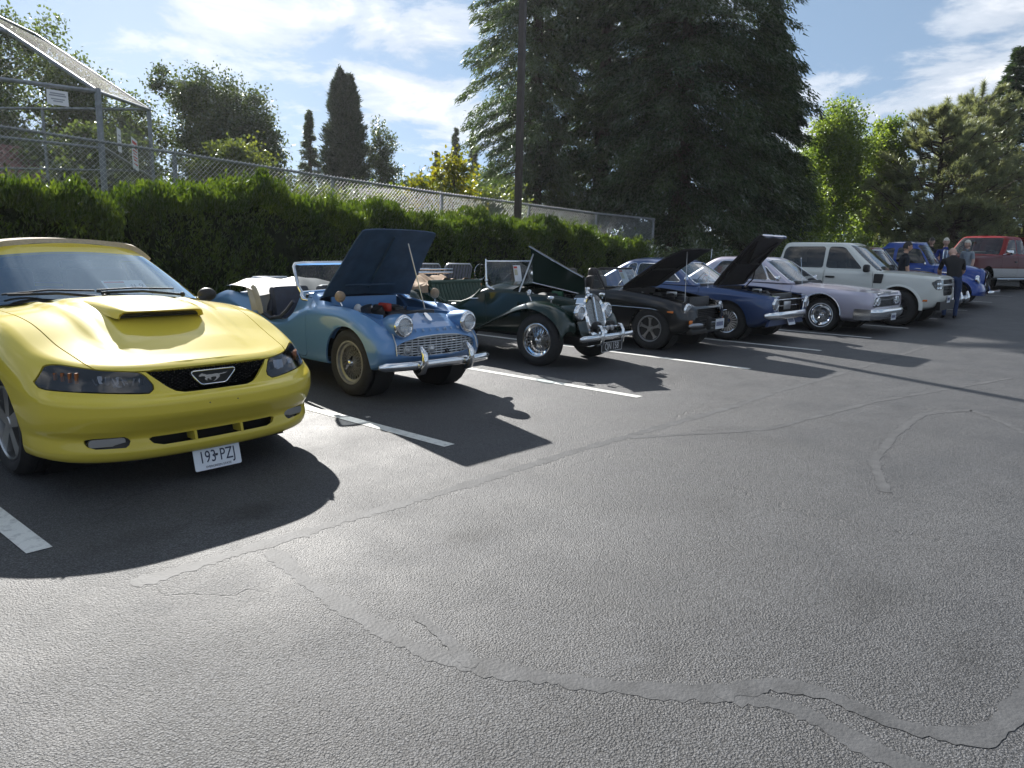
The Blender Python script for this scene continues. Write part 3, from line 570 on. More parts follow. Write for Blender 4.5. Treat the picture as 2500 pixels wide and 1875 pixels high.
broadleaf('yellowing maple bush behind the fence, left of the lamp pole', (14.5, 15.0, 1.25), 2.6, 1.4, 1.1, -.2, MAPLE, 110, 80, 0.12, 0.10, 40, 0.34, name='maple_bush', thick=.06)
broadleaf('dull green bush behind the fence under the pale house', (12.9, 16.4, 1.25), 2.0, 1.7, 1.1, -.3, BUSH, 90, 90, 0.11, 0.07, 41, 0.34, name='bush_tree', thick=.06)
broadleaf('dull green bush behind the fence at the foot of the left cedar', (17.4, 16.2, 1.25), 2.5, 1.8, 1.2, -.3, BUSH, 100, 90, 0.12, 0.08, 42, 0.38, name='bush_tree', thick=.06)
for i, (x, y, hh, rr, lb) in enumerate(((42.6, 44.8, 7.6, 1.7, 'left'), (44.3, 44.4, 9.6, 1.7, 'tallest'), (45.4, 43.5, 9.3, 1.5, 'second tallest'), (47.0, 43.0, 7.2, 2.0, 'right'))):
    conifer(lb + ' of the far pointed conifers left of the cedars', (x, y, 1.3), hh, [(0.0, rr*1.5), (0.35, rr*.95), (0.6, rr*.45), (0.8, rr*.18), (0.99, 0.01)], CEDARL, 110, 150, 0.3, 0.22, 0.06, 45 + i, 'far pointed conifers', 'conifer_tree', hang=.5)
for i, (x, y, hh, rx, lb) in enumerate(((20.2, 30.5, 3.3, 2.4, 'low bush under the large round dark tree'), (22.6, 33.2, 4.2, 2.2, 'low bush at the foot of the narrow spruce'), (30.2, 32.0, 3.8, 2.6, 'low bush right of the open-branched tree'), (34.5, 36.0, 5.0, 3.0, 'pale bush below the far pointed conifers'), (23.0, 24.5, 3.2, 2.3, 'dark bush left of the cedar by the lamp pole'), (38.0, 35.0, 6.0, 3.0, 'far bush between the conifers and the cedars'), (9.0, 24.0, 2.4, 2.4, 'low bush behind the left part of the backstop'), (5.5, 26, 3.0, 2.2, 'bush in front of the low red-roofed building'))):
    broadleaf(lb, (x, y, 1.1), hh, rx, rx*.8, -0.2, (OAK, BUSH)[i % 2], 75, 90, 0.19, 0.13, 50 + i, 0.5, name='bush_tree', group='bushes beyond the fence')
# right side
broadleaf('tall light green birch with a spiky top right of the cedars', (37.2, 12.2, 0.4), 8.6, 1.5, 1.5, 0.4, BIRCH, 190, 140, 0.13, 0.09, 60, 0.45, spike=0.9, group='light green trees on the right', name='birch_tree', thick=.12)
broadleaf('light green birch between the spiky birch and the pine', (39.6, 10.9, 0.4), 7.9, 1.4, 1.4, 0.4, BIRCH, 160, 140, 0.13, 0.09, 61, 0.44, spike=0.9, group='light green trees on the right', name='birch_tree', thick=.12)
broadleaf('light green bushy tree tucked against the right cedar', (34.6, 13.2, 0.4), 6.0, 1.7, 1.5, 0.0, BIRCH, 160, 140, 0.13, 0.09, 62, 0.46, group='light green trees on the right', name='birch_tree', thick=.12)
broadleaf('dark leafy tree behind the birches', (46.0, 15.0, 0.4), 7.2, 4.0, 3.0, 0.2, BUSH, 200, 140, 0.16, 0.11, 63, 0.65, name='leafy_tree')
def pine(label, base, h, R, seed, nb=70, tuft=9, nn=46):
    rg = np.random.default_rng(seed); root = empty('pine_tree', base, 0, label, 'tree', 'pines on the right'); limbs = []; P = []; D = []; T = []
    for i in range(nb):
        f = 0.06 + 0.9*(i + rg.random())/nb; az = rg.random()*6.283; z0 = f*h*0.95; r = R*np.interp(f, [0, .15, .45, .8, 1], [.8, 1.0, .92, .5, .16])*(.7 + .45*rg.random())
        d = np.array([math.cos(az), math.sin(az), 0]); tip = np.array([0, 0, z0]) + d*r + np.array([0, 0, (0.30 + .25*f)*r]); a = np.array([0, 0, z0]); mid = (a + tip)/2 - np.array([0, 0, .14*r])
        limbs.append((tuple(a), tuple(mid), .05, .03)); limbs.append((tuple(mid), tuple(tip), .03, .012))
        for j in range(tuft):
            t = 0.35 + 0.65*(j + 1)/tuft; c = (1 - t)**2*a + 2*t*(1 - t)*mid + t*t*tip; side = np.cross(d, [0, 0, 1])*rg.normal()*.28*r*.6 + np.array([0, 0, .12*rg.normal()])
            c2 = c + side*(1 if j < tuft - 1 else 0); ax = unit(d*.7 + np.array([0, 0, .75]) + rg.normal(size=3)*.25 + side*.5)
            if j < tuft - 1: limbs.append((tuple(c), tuple(c2), .014, .008))
            s = rg.random(nn)[:, None]*.26; P.append(c2 + ax*(s - .12)); D.append(unit(rg.normal(size=(nn, 3)))*.75 + ax*.9); T.append(np.clip(.45 + .25*rg.normal() + .15*rg.normal(size=nn), 0, 1))
    for j in range(6): 
        s = rg.random(nn)[:, None]*.3; P.append(np.array([0, 0, h*.93 + j*.09]) + np.array([0, 0, 1])*s); D.append(unit(rg.normal(size=(nn, 3))) + np.array([0, 0, .5])); T.append(np.full(nn, .5))
    trunk_obj(root, [(0, 0, -.3), (0.05, 0, h*.5), (0, 0, h)], 0.17, 0.02, limbs); P = np.concatenate(P); n = len(P)
    leaves('crown', P, np.concatenate(D), .22 + .10*rg.random(n), .026, PINE, root, np.concatenate(T), shape='needle'); return root
pine('large grey-green pine with upturned tufted branches', (38.4, 8.0, 0.2), 8.0, 3.4, 70, 120, 11, 60)
pine('tallest grey-green pine behind the first pine, at the right', (41.8, 7.3, 0.2), 9.3, 3.4, 71, 110, 11, 56)
pine('low pine spreading behind the blue coupe', (36.6, 6.8, 0.2), 3.6, 2.6, 72, 70, 10, 56)
pine('pine at the right edge of the picture', (43.5, 4.0, 0.2), 7.0, 3.6, 73, 110, 11, 56)
conifer('dark spruce with a pointed crown behind the pines at the right edge', (47.8, 6.9, 0.3), 12.0, [(0.0, 3.0), (0.4, 2.2), (0.75, 1.1), (0.99, 0.08)], CEDAR, 300, 70, 0.15, 0.28, 0.07, 74, up=.25, hang=.3, name='spruce_tree')
broadleaf('dark leafy tree mass at the right edge behind the red truck', (48.0, 2.0, 0.2), 8.0, 5.0, 4.0, -0.2, OAK, 170, 100, 0.22, 0.15, 75, 0.8)
# low shrubs along the back of the lot
for i, (x, y, hh, rx, mt, lb) in enumerate(((19.0, 11.6, 1.5, 1.7, OAK, 'dark low shrub at the right end of the long hedge'), (22.4, 11.4, 1.5, 2.0, OAK, 'dark low shrub under the cedars behind the lilac sedan'), (26.0, 11.2, 1.6, 2.2, OAK, 'dark low shrub under the cedars behind the pickup'),
        (29.8, 10.9, 2.3, 2.0, BIRCH, 'bright leafy shrub right of the cedars'), (33.0, 10.3, 2.5, 2.0, BIRCH, 'bright leafy shrub behind the pickup cab'), (35.6, 9.4, 2.2, 1.8, BIRCH, 'bright leafy shrub below the pine'), (39.0, 6.0, 1.5, 2.0, OAK, 'dark shrub behind the blue coupe'), (42.0, 2.5, 1.8, 2.4, OAK, 'dark shrub behind the red truck'), (44.5, -2.0, 2.2, 3.0, OAK, 'dark shrub at the far right edge'))):
    broadleaf(lb, (x, y, 0.1), hh, rx, rx*.7, -0.3, mt, 80, 110, 0.13, 0.07, 80 + i, 0.42, name='shrub', group='shrubs along the back of the lot', thick=.05)
# ================================================================ car toolkit (local frame: x forward, y left, z up, origin on the ground under the front axle)
def pchip(xk, yk, x):
    xk = np.asarray(xk, float); yk = np.asarray(yk, float); x = np.asarray(x, float); h = np.diff(xk); d = np.diff(yk, axis=0)/h.reshape(-1, *([1]*(yk.ndim - 1))); m = np.zeros_like(yk)
    if len(xk) == 2: m[:] = d[0]
    else:
        hh = h.reshape(-1, *([1]*(yk.ndim - 1))); w1 = 2*hh[1:] + hh[:-1]; w2 = hh[1:] + 2*hh[:-1]; ok = d[:-1]*d[1:] > 0
        with np.errstate(divide='ignore', invalid='ignore'): m[1:-1] = np.where(ok, (w1 + w2)/(w1/np.where(d[:-1] == 0, 1, d[:-1]) + w2/np.where(d[1:] == 0, 1, d[1:])), 0)
        m[0] = d[0]; m[-1] = d[-1]
    i = np.clip(np.searchsorted(xk, x) - 1, 0, len(xk) - 2); t = ((x - xk[i])/h[i]).reshape(-1, *([1]*(yk.ndim - 1))); hi = h[i].reshape(t.shape)
    return (2*t**3 - 3*t**2 + 1)*yk[i] + (t**3 - 2*t**2 + t)*hi*m[i] + (-2*t**3 + 3*t**2)*yk[i + 1] + (t**3 - t**2)*hi*m[i + 1]
def cspl(xk, yk, x):
    """C2 cubic spline (natural ends) for smooth reflections"""
    xk = np.asarray(xk, float); yk = np.asarray(yk, float); x = np.asarray(x, float); n = len(xk)
    if n < 4: return pchip(xk, yk, x)
    h = np.diff(xk); A = np.zeros((n, n)); B = np.zeros_like(yk); A[0, 0] = A[-1, -1] = 1; hs = h.reshape(-1, *([1]*(yk.ndim - 1))); d = np.diff(yk, axis=0)/hs
    for i in range(1, n - 1): A[i, i - 1], A[i, i], A[i, i + 1] = h[i - 1], 2*(h[i - 1] + h[i]), h[i]; B[i] = 6*(d[i] - d[i - 1])
    M = np.linalg.solve(A, B.reshape(n, -1)).reshape(yk.shape); i = np.clip(np.searchsorted(xk, x) - 1, 0, n - 2); sh = (-1,) + (1,)*(yk.ndim - 1)
    a = ((xk[i + 1] - x)/h[i]).reshape(sh); b = ((x - xk[i])/h[i]).reshape(sh); h2 = (h[i]**2).reshape(sh)/6
    return a*yk[i] + b*yk[i + 1] + ((a**3 - a)*M[i] + (b**3 - b)*M[i + 1])*h2
def curve(keys):
    k = sorted(keys); return lambda x: pchip([a for a, *_ in k], [b for _, b in k], np.clip(np.atleast_1d(x), k[0][0], k[-1][0]))
def interp_rows(ctrl, nu, nv, lin_rows=False, smooth=0.0):
    C = np.array(ctrl, float); R, K, _ = C.shape
    du = np.linalg.norm(np.diff(C, axis=1), axis=2).mean(0); tu = np.r_[0, np.cumsum(np.maximum(du, 1e-3))]; tu /= tu[-1]
    u = np.unique(np.concatenate([np.linspace(0, 1, nu), tu]))
    A = np.stack([pchip(tu, C[r], u) for r in range(R)])
    if smooth: A = A*(1 - smooth) + smooth*np.stack([cspl(tu, C[r], u) for r in range(R)])
    A[:, 0, 1] = C[:, 0, 1]; A[:, -1, 1] = C[:, -1, 1]
    dv = np.linalg.norm(np.diff(C, axis=0), axis=2).mean(1); tv = np.r_[0, np.cumsum(np.maximum(dv, 2e-3))]; tv /= tv[-1]
    v = np.unique(np.concatenate([np.linspace(0, 1, nv), tv]))
    if lin_rows: B = np.stack([np.stack([np.interp(v, tv, A[:, j, c]) for c in range(3)], -1) for j in range(A.shape[1])], 1)
    else: B = pchip(tv, A, v)
    return B
def weld(V, F, tol=1e-4):
    key = {}; idx = []; out = []
    for p in V:
        k = (round(p[0]/tol), round(p[1]/tol), round(p[2]/tol))
        if k not in key: key[k] = len(out); out.append(tuple(float(c) for c in p))
        idx.append(key[k])
    G = []
    for f in F:
        g = []
        for i in f:
            j = idx[i]
            if not g or g[-1] != j: g.append(j)
        if len(g) > 1 and g[0] == g[-1]: g.pop()
        if len(g) > 2: G.append(tuple(g))
    return out, G
def shell(rows, nu=90, nv=28, crown=None, ktop=12, bottom=True, disp=None, top=True, topz=None, smooth=0.0):
    """stack of half-loops (front centre -> left side -> rear centre) closed by a crowned top; mirrored. returns V, F"""
    B = interp_rows(rows, nu, nv, smooth=smooth); nV, nU, _ = B.shape; G = [list(r) for r in B]
    if bottom:
        b = B[0].copy(); pre = []
        for k in (0.0, 0.5): q = b.copy(); q[:, 1] *= k; pre.append(q)
        G = [list(p) for p in pre] + G
    if top:
        e = B[-1]; cr = crown(e[:, 0]) if crown else np.zeros(nU)
        for i in range(1, ktop + 1):
            k = 1 - i/ktop; q = e.copy(); q[:, 1] *= k; q[:, 2] += cr*(1 - k*k)
            if topz is not None: q[:, 2] = topz(q[:, 0], q[:, 1], q[:, 2])
            G.append(list(q))
    n, m = len(G), nU; V = np.array(G).reshape(-1, 3)
    if disp is not None: V = disp(V)
    F = [(i*m + j, i*m + j + 1, (i + 1)*m + j + 1, (i + 1)*m + j) for i in range(n - 1) for j in range(m - 1)]
    V2 = V*np.array([1, -1, 1]); N = len(V); VV = np.concatenate([V, V2]); FF = F + [tuple(i + N for i in f[::-1]) for f in F]
    return weld(VV, FF)
def clip(V, F, fn, keep=0.0):
    """keep the part of the mesh where fn(V) > keep; faces are cut along the level set"""
    A = np.asarray(V, float); s = np.asarray(fn(A), float) - keep; out = []; mp = {}; cut = {}; G = []
    def vid(i):
        if i not in mp: mp[i] = len(out); out.append(tuple(A[i]))
        return mp[i]
    def cid(i, j):
        k = (i, j) if i < j else (j, i)
        if k not in cut:
            t = s[k[0]]/(s[k[0]] - s[k[1]]); cut[k] = len(out); out.append(tuple(A[k[0]] + (A[k[1]] - A[k[0]])*t))
        return cut[k]
    for f in F:
        ins = [s[i] > 0 for i in f]
        if all(ins): G.append(tuple(vid(i) for i in f)); continue
        if not any(ins): continue
        g = []
        for a in range(len(f)):
            i, j = f[a], f[(a + 1) % len(f)]
            if s[i] > 0: g.append(vid(i))
            if (s[i] > 0) != (s[j] > 0): g.append(cid(i, j))
        if len(g) > 2: G.append(tuple(g))
    return out, G
def sd_poly(px, py, poly):
    """signed distance (negative inside) of points to a polygon"""
    P = np.array(poly, float); Q = np.roll(P, -1, 0); p = np.stack([px, py], -1)[:, None, :]; e = (Q - P)[None]; w = p - P[None]
    t = np.clip((w*e).sum(-1)/np.maximum((e*e).sum(-1), 1e-12), 0, 1); d = np.linalg.norm(w - e*t[..., None], axis=-1).min(1)
    c1 = p[..., 1] >= P[None, :, 1]; c2 = p[..., 1] < Q[None, :, 1]; cr = (e[..., 0]*w[..., 1] - e[..., 1]*w[..., 0]) > 0
    ins = ((c1 & c2 & cr).sum(1) - ((~c1) & (~c2) & (~cr)).sum(1)) != 0
    return np.where(ins, -d, d)
def rpoly(poly, r=0.03, n=4):
    """round the corners of a polygon"""
    out = []; N = len(poly)
    for i in range(N):
        p = np.array(poly[i], float); a = np.array(poly[i - 1], float); b = np.array(poly[(i + 1) % N], float); rr = r[i] if isinstance(r, (list, tuple)) else r
        da = min(rr, np.linalg.norm(a - p)*.45); db = min(rr, np.linalg.norm(b - p)*.45); A = p + (a - p)/max(np.linalg.norm(a - p), 1e-9)*da; B = p + (b - p)/max(np.linalg.norm(b - p), 1e-9)*db
        for k in range(n + 1): t = k/n; q = (1 - t)**2*A + 2*t*(1 - t)*p + t*t*B; out.append((float(q[0]), float(q[1])))
    return out
def side_fn(poly, sgn=None, ymin=0.35):
    """region of the flank inside a polygon in x,z; sgn +1 left, -1 right, None both"""
    def fn(A):
        d = sd_poly(A[:, 0], A[:, 2], poly); y = A[:, 1]*sgn if sgn else np.abs(A[:, 1]); return np.maximum(d, ymin - y)
    return fn
def front_fn(poly, xmin=0.2, mirror=False, sgn=None):
    def fn(A):
        y = np.abs(A[:, 1]) if mirror else A[:, 1]
        d = sd_poly(y, A[:, 2], poly); d = np.maximum(d, xmin - A[:, 0])
        if sgn: d = np.maximum(d, -A[:, 1]*sgn)
        return d
    return fn
def plan_fn(poly, zmin=0.4):
    poly = [(a, b if b > 1e-6 else -1.0) for a, b in poly]
    def fn(A): return np.maximum(sd_poly(A[:, 0], np.abs(A[:, 1]), poly), zmin - A[:, 2])
    return fn
def circ_fn(cx, cz, r, ymin=0.4, sx=1.0):
    def fn(A): return np.maximum(np.hypot((A[:, 0] - cx)/sx, A[:, 2] - cz) - r, ymin - np.abs(A[:, 1]))
    return fn
def split(S, fn, gap=0.004):
    """cut a panel out of shell S: returns (rest, panel)"""
    return clip(*S, fn, gap), clip(*S, lambda A: -fn(A), gap)
def lip(S, depth=0.02, flip=False):
    """turn the rim of an open panel inwards so that it reads as sheet metal with thickness"""
    V, F = [tuple(v) for v in S[0]], list(S[1]); A = np.array(V); N = np.zeros_like(A); E = {}
    for f in F:
        p = A[list(f)]; n = np.cross(p[1] - p[0], p[2] - p[0]); 
        for i in f: N[i] += n
        for a in range(len(f)): E[(f[a], f[(a + 1) % len(f)])] = 1
    N = unit(N); new = {}
    for (i, j) in list(E):
        if (j, i) in E: continue
        for q in (i, j):
            if q not in new: new[q] = len(V); V.append(tuple(A[q] - N[q]*depth))
        F.append((j, i, new[i], new[j]))
    return V, F
def offset(S, d):
    A = np.array(S[0]); N = np.zeros_like(A)
    for f in S[1]:
        p = A[list(f)]; n = np.cross(p[1] - p[0], p[2] - p[0])
        for i in f: N[i] += n
    return [tuple(q) for q in A + unit(N)*d], S[1]
def slab(S, d):
    """closed thick sheet made from an open surface (d inwards)"""
    V, F = S; W, _ = offset(S, -d); n = len(V); E = set()
    for f in F:
        for a in range(len(f)): E.add((f[a], f[(a + 1) % len(f)]))
    G = list(F) + [tuple(i + n for i in f[::-1]) for f in F] + [(j, i, i + n, j + n) for (i, j) in E if (j, i) not in E]
    return list(V) + list(W), G
def xform(S, M): return [tuple(M @ Vector(v)) for v in S[0]], S[1]
def put(S, name, mat, parent, angle=32, mi=None): return mesh_obj(name, S[0], S[1], mat, parent, angle, mi)
def paint(name, col, metal=0.0, rough=0.35, coat=1.0, flake=0.0, coat_rough=0.02):
    m = principled(name, col, rough, metal, coat, coat_rough, spec=.08 if metal < .2 else .5); nt = m.node_tree; b = nt.nodes['Principled BSDF']
    t = NN(nt, 'ShaderNodeTexCoord'); n = NN(nt, 'ShaderNodeTexNoise', i_Scale=3.0, i_Detail=5); LK(nt, t.outputs['Object'], n.inputs['Vector'])
    LK(nt, RAMP(nt, n.outputs[0], [(0.3, coat_rough*.6), (0.75, coat_rough*2.2 + .01)]), b.inputs['Coat Roughness'])
    # dust gathered low on the panels
    g = NN(nt, 'ShaderNodeSeparateXYZ'); LK(nt, t.outputs['Object'], g.inputs[0]); dz = RAMP(nt, g.outputs[2], [(0.15, 1.0), (0.5, 0.0)])
    LK(nt, MIXC(nt, MATH(nt, 'MULTIPLY', MATH(nt, 'MULTIPLY', dz, n.outputs[0]), 0.22), col, (0.16, 0.145, 0.12)), b.inputs['Base Color'])
    return m
def tyre_prof(R, w, rim, bulge=0.012):
    """(radius, axial) half profile from the outer bead round the tread to the inner bead"""
    h = w/2; return [(rim - .004, -h*.80), (rim + .008, -h*.92), ((rim + R)/2 - .012, -h - bulge), ((rim + R)/2 + .02, -h - bulge*.8), (R - .022, -h*.93), (R - .006, -h*.80), (R, -h*.6), (R, -h*.34), (R - .009, -h*.33), (R - .009, -h*.27), (R, -h*.26), (R, -h*.03), (R - .009, -h*.02), (R - .009, h*.02), (R, h*.03), (R, h*.26), (R - .009, h*.27), (R - .009, h*.33), (R, h*.34), (R, h*.6), (R - .006, h*.80), (R - .022, h*.93), ((rim + R)/2, h + bulge), (rim + .008, h*.92), (rim - .004, h*.8)]
WHEELS = {}
def make_wheel(parent, pos, R, w, rim, style, side=1, steer=0.0, whitewall=None, tyre_mat=None):
    """wheel axis along y; outer face looks to side*y. style builds rim parts in a frame where -y is outside"""
    key = (parent.name, R, w, rim)
    if key in WHEELS:
        W = copy_tree(WHEELS[key], parent); W.location = pos; W.rotation_euler = (0, 0, (math.pi if side > 0 else 0) + steer); return W
    W = empty('wheel', pos, 0); W.parent = parent; WHEELS[key] = W; W.rotation_euler = (0, 0, (math.pi if side > 0 else 0) + steer)
    t = MB(); t.lathe(tyre_prof(R, w, rim), n=48); ty = t.build('tyre', tyre_mat or RUBBER, W, 50)
    if whitewall:
        m = MB(); r0, r1 = whitewall; y = -w/2 - .0135; m.lathe([(r0, y + .002), (r0 + .004, y - .001), (r1 - .004, y - .0008), (r1, y + .003)], n=48); m.build('whitewall', WHITEP, W, 50)
    style(W, R, w, rim); return W
def wire_style(metal, spinner=True, n1=24, hub_r=0.055, depth=0.02, sr=0.0022):
    def st(W, R, w, rim):
        h = w/2; m = MB()
        m.lathe([(rim + .004, -h*.86), (rim + .010, -h*.97), (rim + .002, -h*1.0), (rim - .008, -h*.95), (rim - .014, -h*.62), (rim - .036, -h*.52), (rim - .040, -h*.1), (rim - .022, h*.3), (rim - .012, h*.8), (rim + .006, h*.9)], n=48); m.build('rim', metal, W, 40)
        s = MB()
        for k in range(n1):
            a = 2*math.pi*k/n1
            for (tw, yh, yr, rr) in ((0.42, -h*.62, -h*.50, rim - .032), (-0.42, -h*.62, -h*.40, rim - .036), (0.5, h*.30, -h*.2, rim - .038), (-0.5, h*.3, -h*.05, rim - .036)):
                s.tube([(hub_r*.92*math.cos(a + tw), yh, hub_r*.92*math.sin(a + tw)), (rr*math.cos(a), yr, rr*math.sin(a))], sr, 4, caps=False)
        s.build('spokes', metal, W, None)
        q = MB(); q.lathe([(0.0, -h*.75), (hub_r*.6, -h*.75), (hub_r*.78, -h*.66), (hub_r*.9, -h*.55), (hub_r, -h*.2), (hub_r, h*.5)], n=24); q.build('hub', metal, W, 40)
        d = MB(); d.lathe([(0.0, h*.3), (rim*.72, h*.3), (rim*.74, h*.8)], n=24); d.build('brake_drum', DARK, W, 40)
        if spinner:
            c = MB(); c.lathe([(0, -h*1.12), (.018, -h*1.10), (.030, -h*.98), (.036, -h*.75)], n=20)
            for a in (0.9, 0.9 + math.pi): c.prism([(0.01, -.016), (.05, -.018), (.088, -.006), (.092, .006), (.05, .016), (.01, .016)], (0, -h*.86, 0), (math.cos(a), 0, math.sin(a)), (-math.sin(a), 0, math.cos(a)), (0, -.012, 0))
            c.build('spinner', CHROME, W, 40)
    return st
def disc_style(faces):
    """faces: function(MB-list builder) for cast, stamped or capped wheels"""
    def st(W, R, w, rim): faces(W, R, w, rim)
    return st
def barrel(W, R, w, rim, mat, dish=0.35):
    h = w/2; m = MB(); m.lathe([(rim + .004, -h*.86), (rim + .008, -h*.96), (rim, -h*.99), (rim - .010, -h*.93), (rim - .018, -h*.4), (rim - .03, h*.3), (rim - .015, h*.85), (rim + .004, h*.9)], n=48); m.build('rim', mat, W, 40)
    d = MB(); d.lathe([(0.0, h*.25), (rim*.92, h*.25)], n=24); d.build('brake_disc', DARK, W, 40)
def seat(parent, c, w, mat, h=0.55, d=0.5, tilt=12, name='seat', roll=0.05):
    m = MB(); R = Matrix.Rotation(math.radians(-tilt), 3, 'Y'); m.box((c[0], c[1], c[2]), (d, w, .16), bev=.05); m.box((c[0] - d*.48, c[1], c[2] + h*.5), (.14, w, h), R, bev=.05); return m.build(name, mat, parent, 40)
def steering_wheel(parent, c, r=0.19, mat=None, tilt=25, sp=3, mat2=None):
    R = Matrix.Rotation(math.radians(tilt), 3, 'Y'); m = MB(); C = Vector(c)
    m.tube([C + R @ Vector((0, r*math.cos(a), r*math.sin(a))) for a in np.linspace(0, 2*math.pi, 28, endpoint=False).tolist()], .012, 8, closed=True)
    for k in range(sp): a = math.pi/2 + 2*math.pi*k/sp; m.tube([C, C + R @ Vector((0, r*math.cos(a), r*math.sin(a)))], .008, 6)
    m.ball(C, .035, 10, 8); m.tube([C, C + R @ Vector((.45, 0, 0))], .02, 8); return m.build('steering_wheel', mat or BLACKPL, parent, 40)
def headlamp(parent, c, r, fwd=(1, 0, 0), depth=0.05, name='headlight', rim_mat=None, rim_w=0.016, glassd=0.02):
    """round sealed beam: chrome ring, reflector bowl, domed lens"""
    f = Vector(fwd).normalized(); C = Vector(c); m = MB()
    m.lathe([(r*.80, .004), (r*.88, .012), (r, .010), (r + rim_w, -.004), (r + rim_w*1.1, -.03), (r + rim_w*.9, -.06)], C, f, 36); H = m.build(name, rim_mat or CHROME, parent, 50)
    m = MB(); m.lathe([(0.0, -.05), (r*.3, -.046), (r*.6, -.034), (r*.86, -.004)], C, f, 30); m.build('reflector', CHROME, H, 60)
    m = MB(); m.lathe([(r*.87, .002), (r*.7, glassd*.6), (r*.4, glassd*.92), (0.0, glassd)], C, f, 30); m.build('lens', LAMPLENS, H, 60)
    return H
def lamp_lens():
    m = bpy.data.materials.new('fluted_lamp_lens'); m.use_nodes = True; nt = m.node_tree; nt.nodes.clear(); t = NN(nt, 'ShaderNodeTexCoord')
    w = NN(nt, 'ShaderNodeTexWave', i_Scale=28.0, i_Distortion=1.5, bands_direction='Y'); LK(nt, t.outputs['Object'], w.inputs['Vector'])
    bp = NN(nt, 'ShaderNodeBump', i_Strength=0.5, i_Distance=0.004); LK(nt, w.outputs[0], bp.inputs['Height'])
    tr = NN(nt, 'ShaderNodeBsdfTransparent'); tr.inputs[0].default_value = (.8, .83, .85, 1); g = NN(nt, 'ShaderNodeBsdfGlossy'); g.inputs['Roughness'].default_value = .08; LK(nt, bp.outputs[0], g.inputs['Normal'])
    df = NN(nt, 'ShaderNodeBsdfDiffuse'); df.inputs[0].default_value = (.7, .72, .74, 1); a = NN(nt, 'ShaderNodeMixShader'); a.inputs[0].default_value = .25; LK(nt, tr.outputs[0], a.inputs[1]); LK(nt, df.outputs[0], a.inputs[2])
    b = NN(nt, 'ShaderNodeMixShader'); b.inputs[0].default_value = .22; LK(nt, a.outputs[0], b.inputs[1]); LK(nt, g.outputs[0], b.inputs[2]); o = NN(nt, 'ShaderNodeOutputMaterial'); LK(nt, b.outputs[0], o.inputs[0]); return m
LAMPLENS = lamp_lens()
def mirror_pair(build): return [build(1), build(-1)]
def plate(parent, c, w, h, txt, bg, fg, tilt=0.0, sub=None, top=None, size=None, name='licence_plate', border=None, sx=0.8):
    """flat plate facing +x, text read from the front (left of the reader is the car's right)"""
    R = Matrix.Rotation(math.radians(tilt), 3, 'Y'); C = Vector(c); U = Vector((0, 1, 0)); Wv = R @ Vector((0, 0, 1)); N = U.cross(Wv)
    m = MB(); m.prism(rpoly([(-w/2, -h/2), (w/2, -h/2), (w/2, h/2), (-w/2, h/2)], .012, 3), C, U, Wv, N*-.003); P = m.build(name, bg, parent, None)
    if txt: text_obj('lettering', txt, C + N*.0012, U, Wv, size or h*.62, fg, P, .0008, sx)
    else:
        q = MB(); [q.prism([(a, -h*.2), (a + w*.075, -h*.2), (a + w*.075, h*.22), (a, h*.22)], C + N*.0012, U, Wv, N*.0008) for a in [-w*.40 + w*.115*i for i in range(7)]]; l = q.build('lettering', fg, P, None); l['kind'] = 'stuff'
    if sub: text_obj('lettering', sub, C - Wv*h*.39 + N*.0012, U, Wv, h*.13, fg, P, .0005)
    if top: text_obj('lettering', top, C + Wv*h*.40 + N*.0012, U, Wv, h*.13, INKRED, P, .0005)
    if border:
        q = MB(); pts = rpoly([(-w/2 + .005, -h/2 + .005), (w/2 - .005, -h/2 + .005), (w/2 - .005, h/2 - .005), (-w/2 + .005, h/2 - .005)], .012, 3); q.tube([C + U*a + Wv*b + N*.002 for a, b in pts], border, 4, closed=True); q.build('border', fg, P, None)
    return P

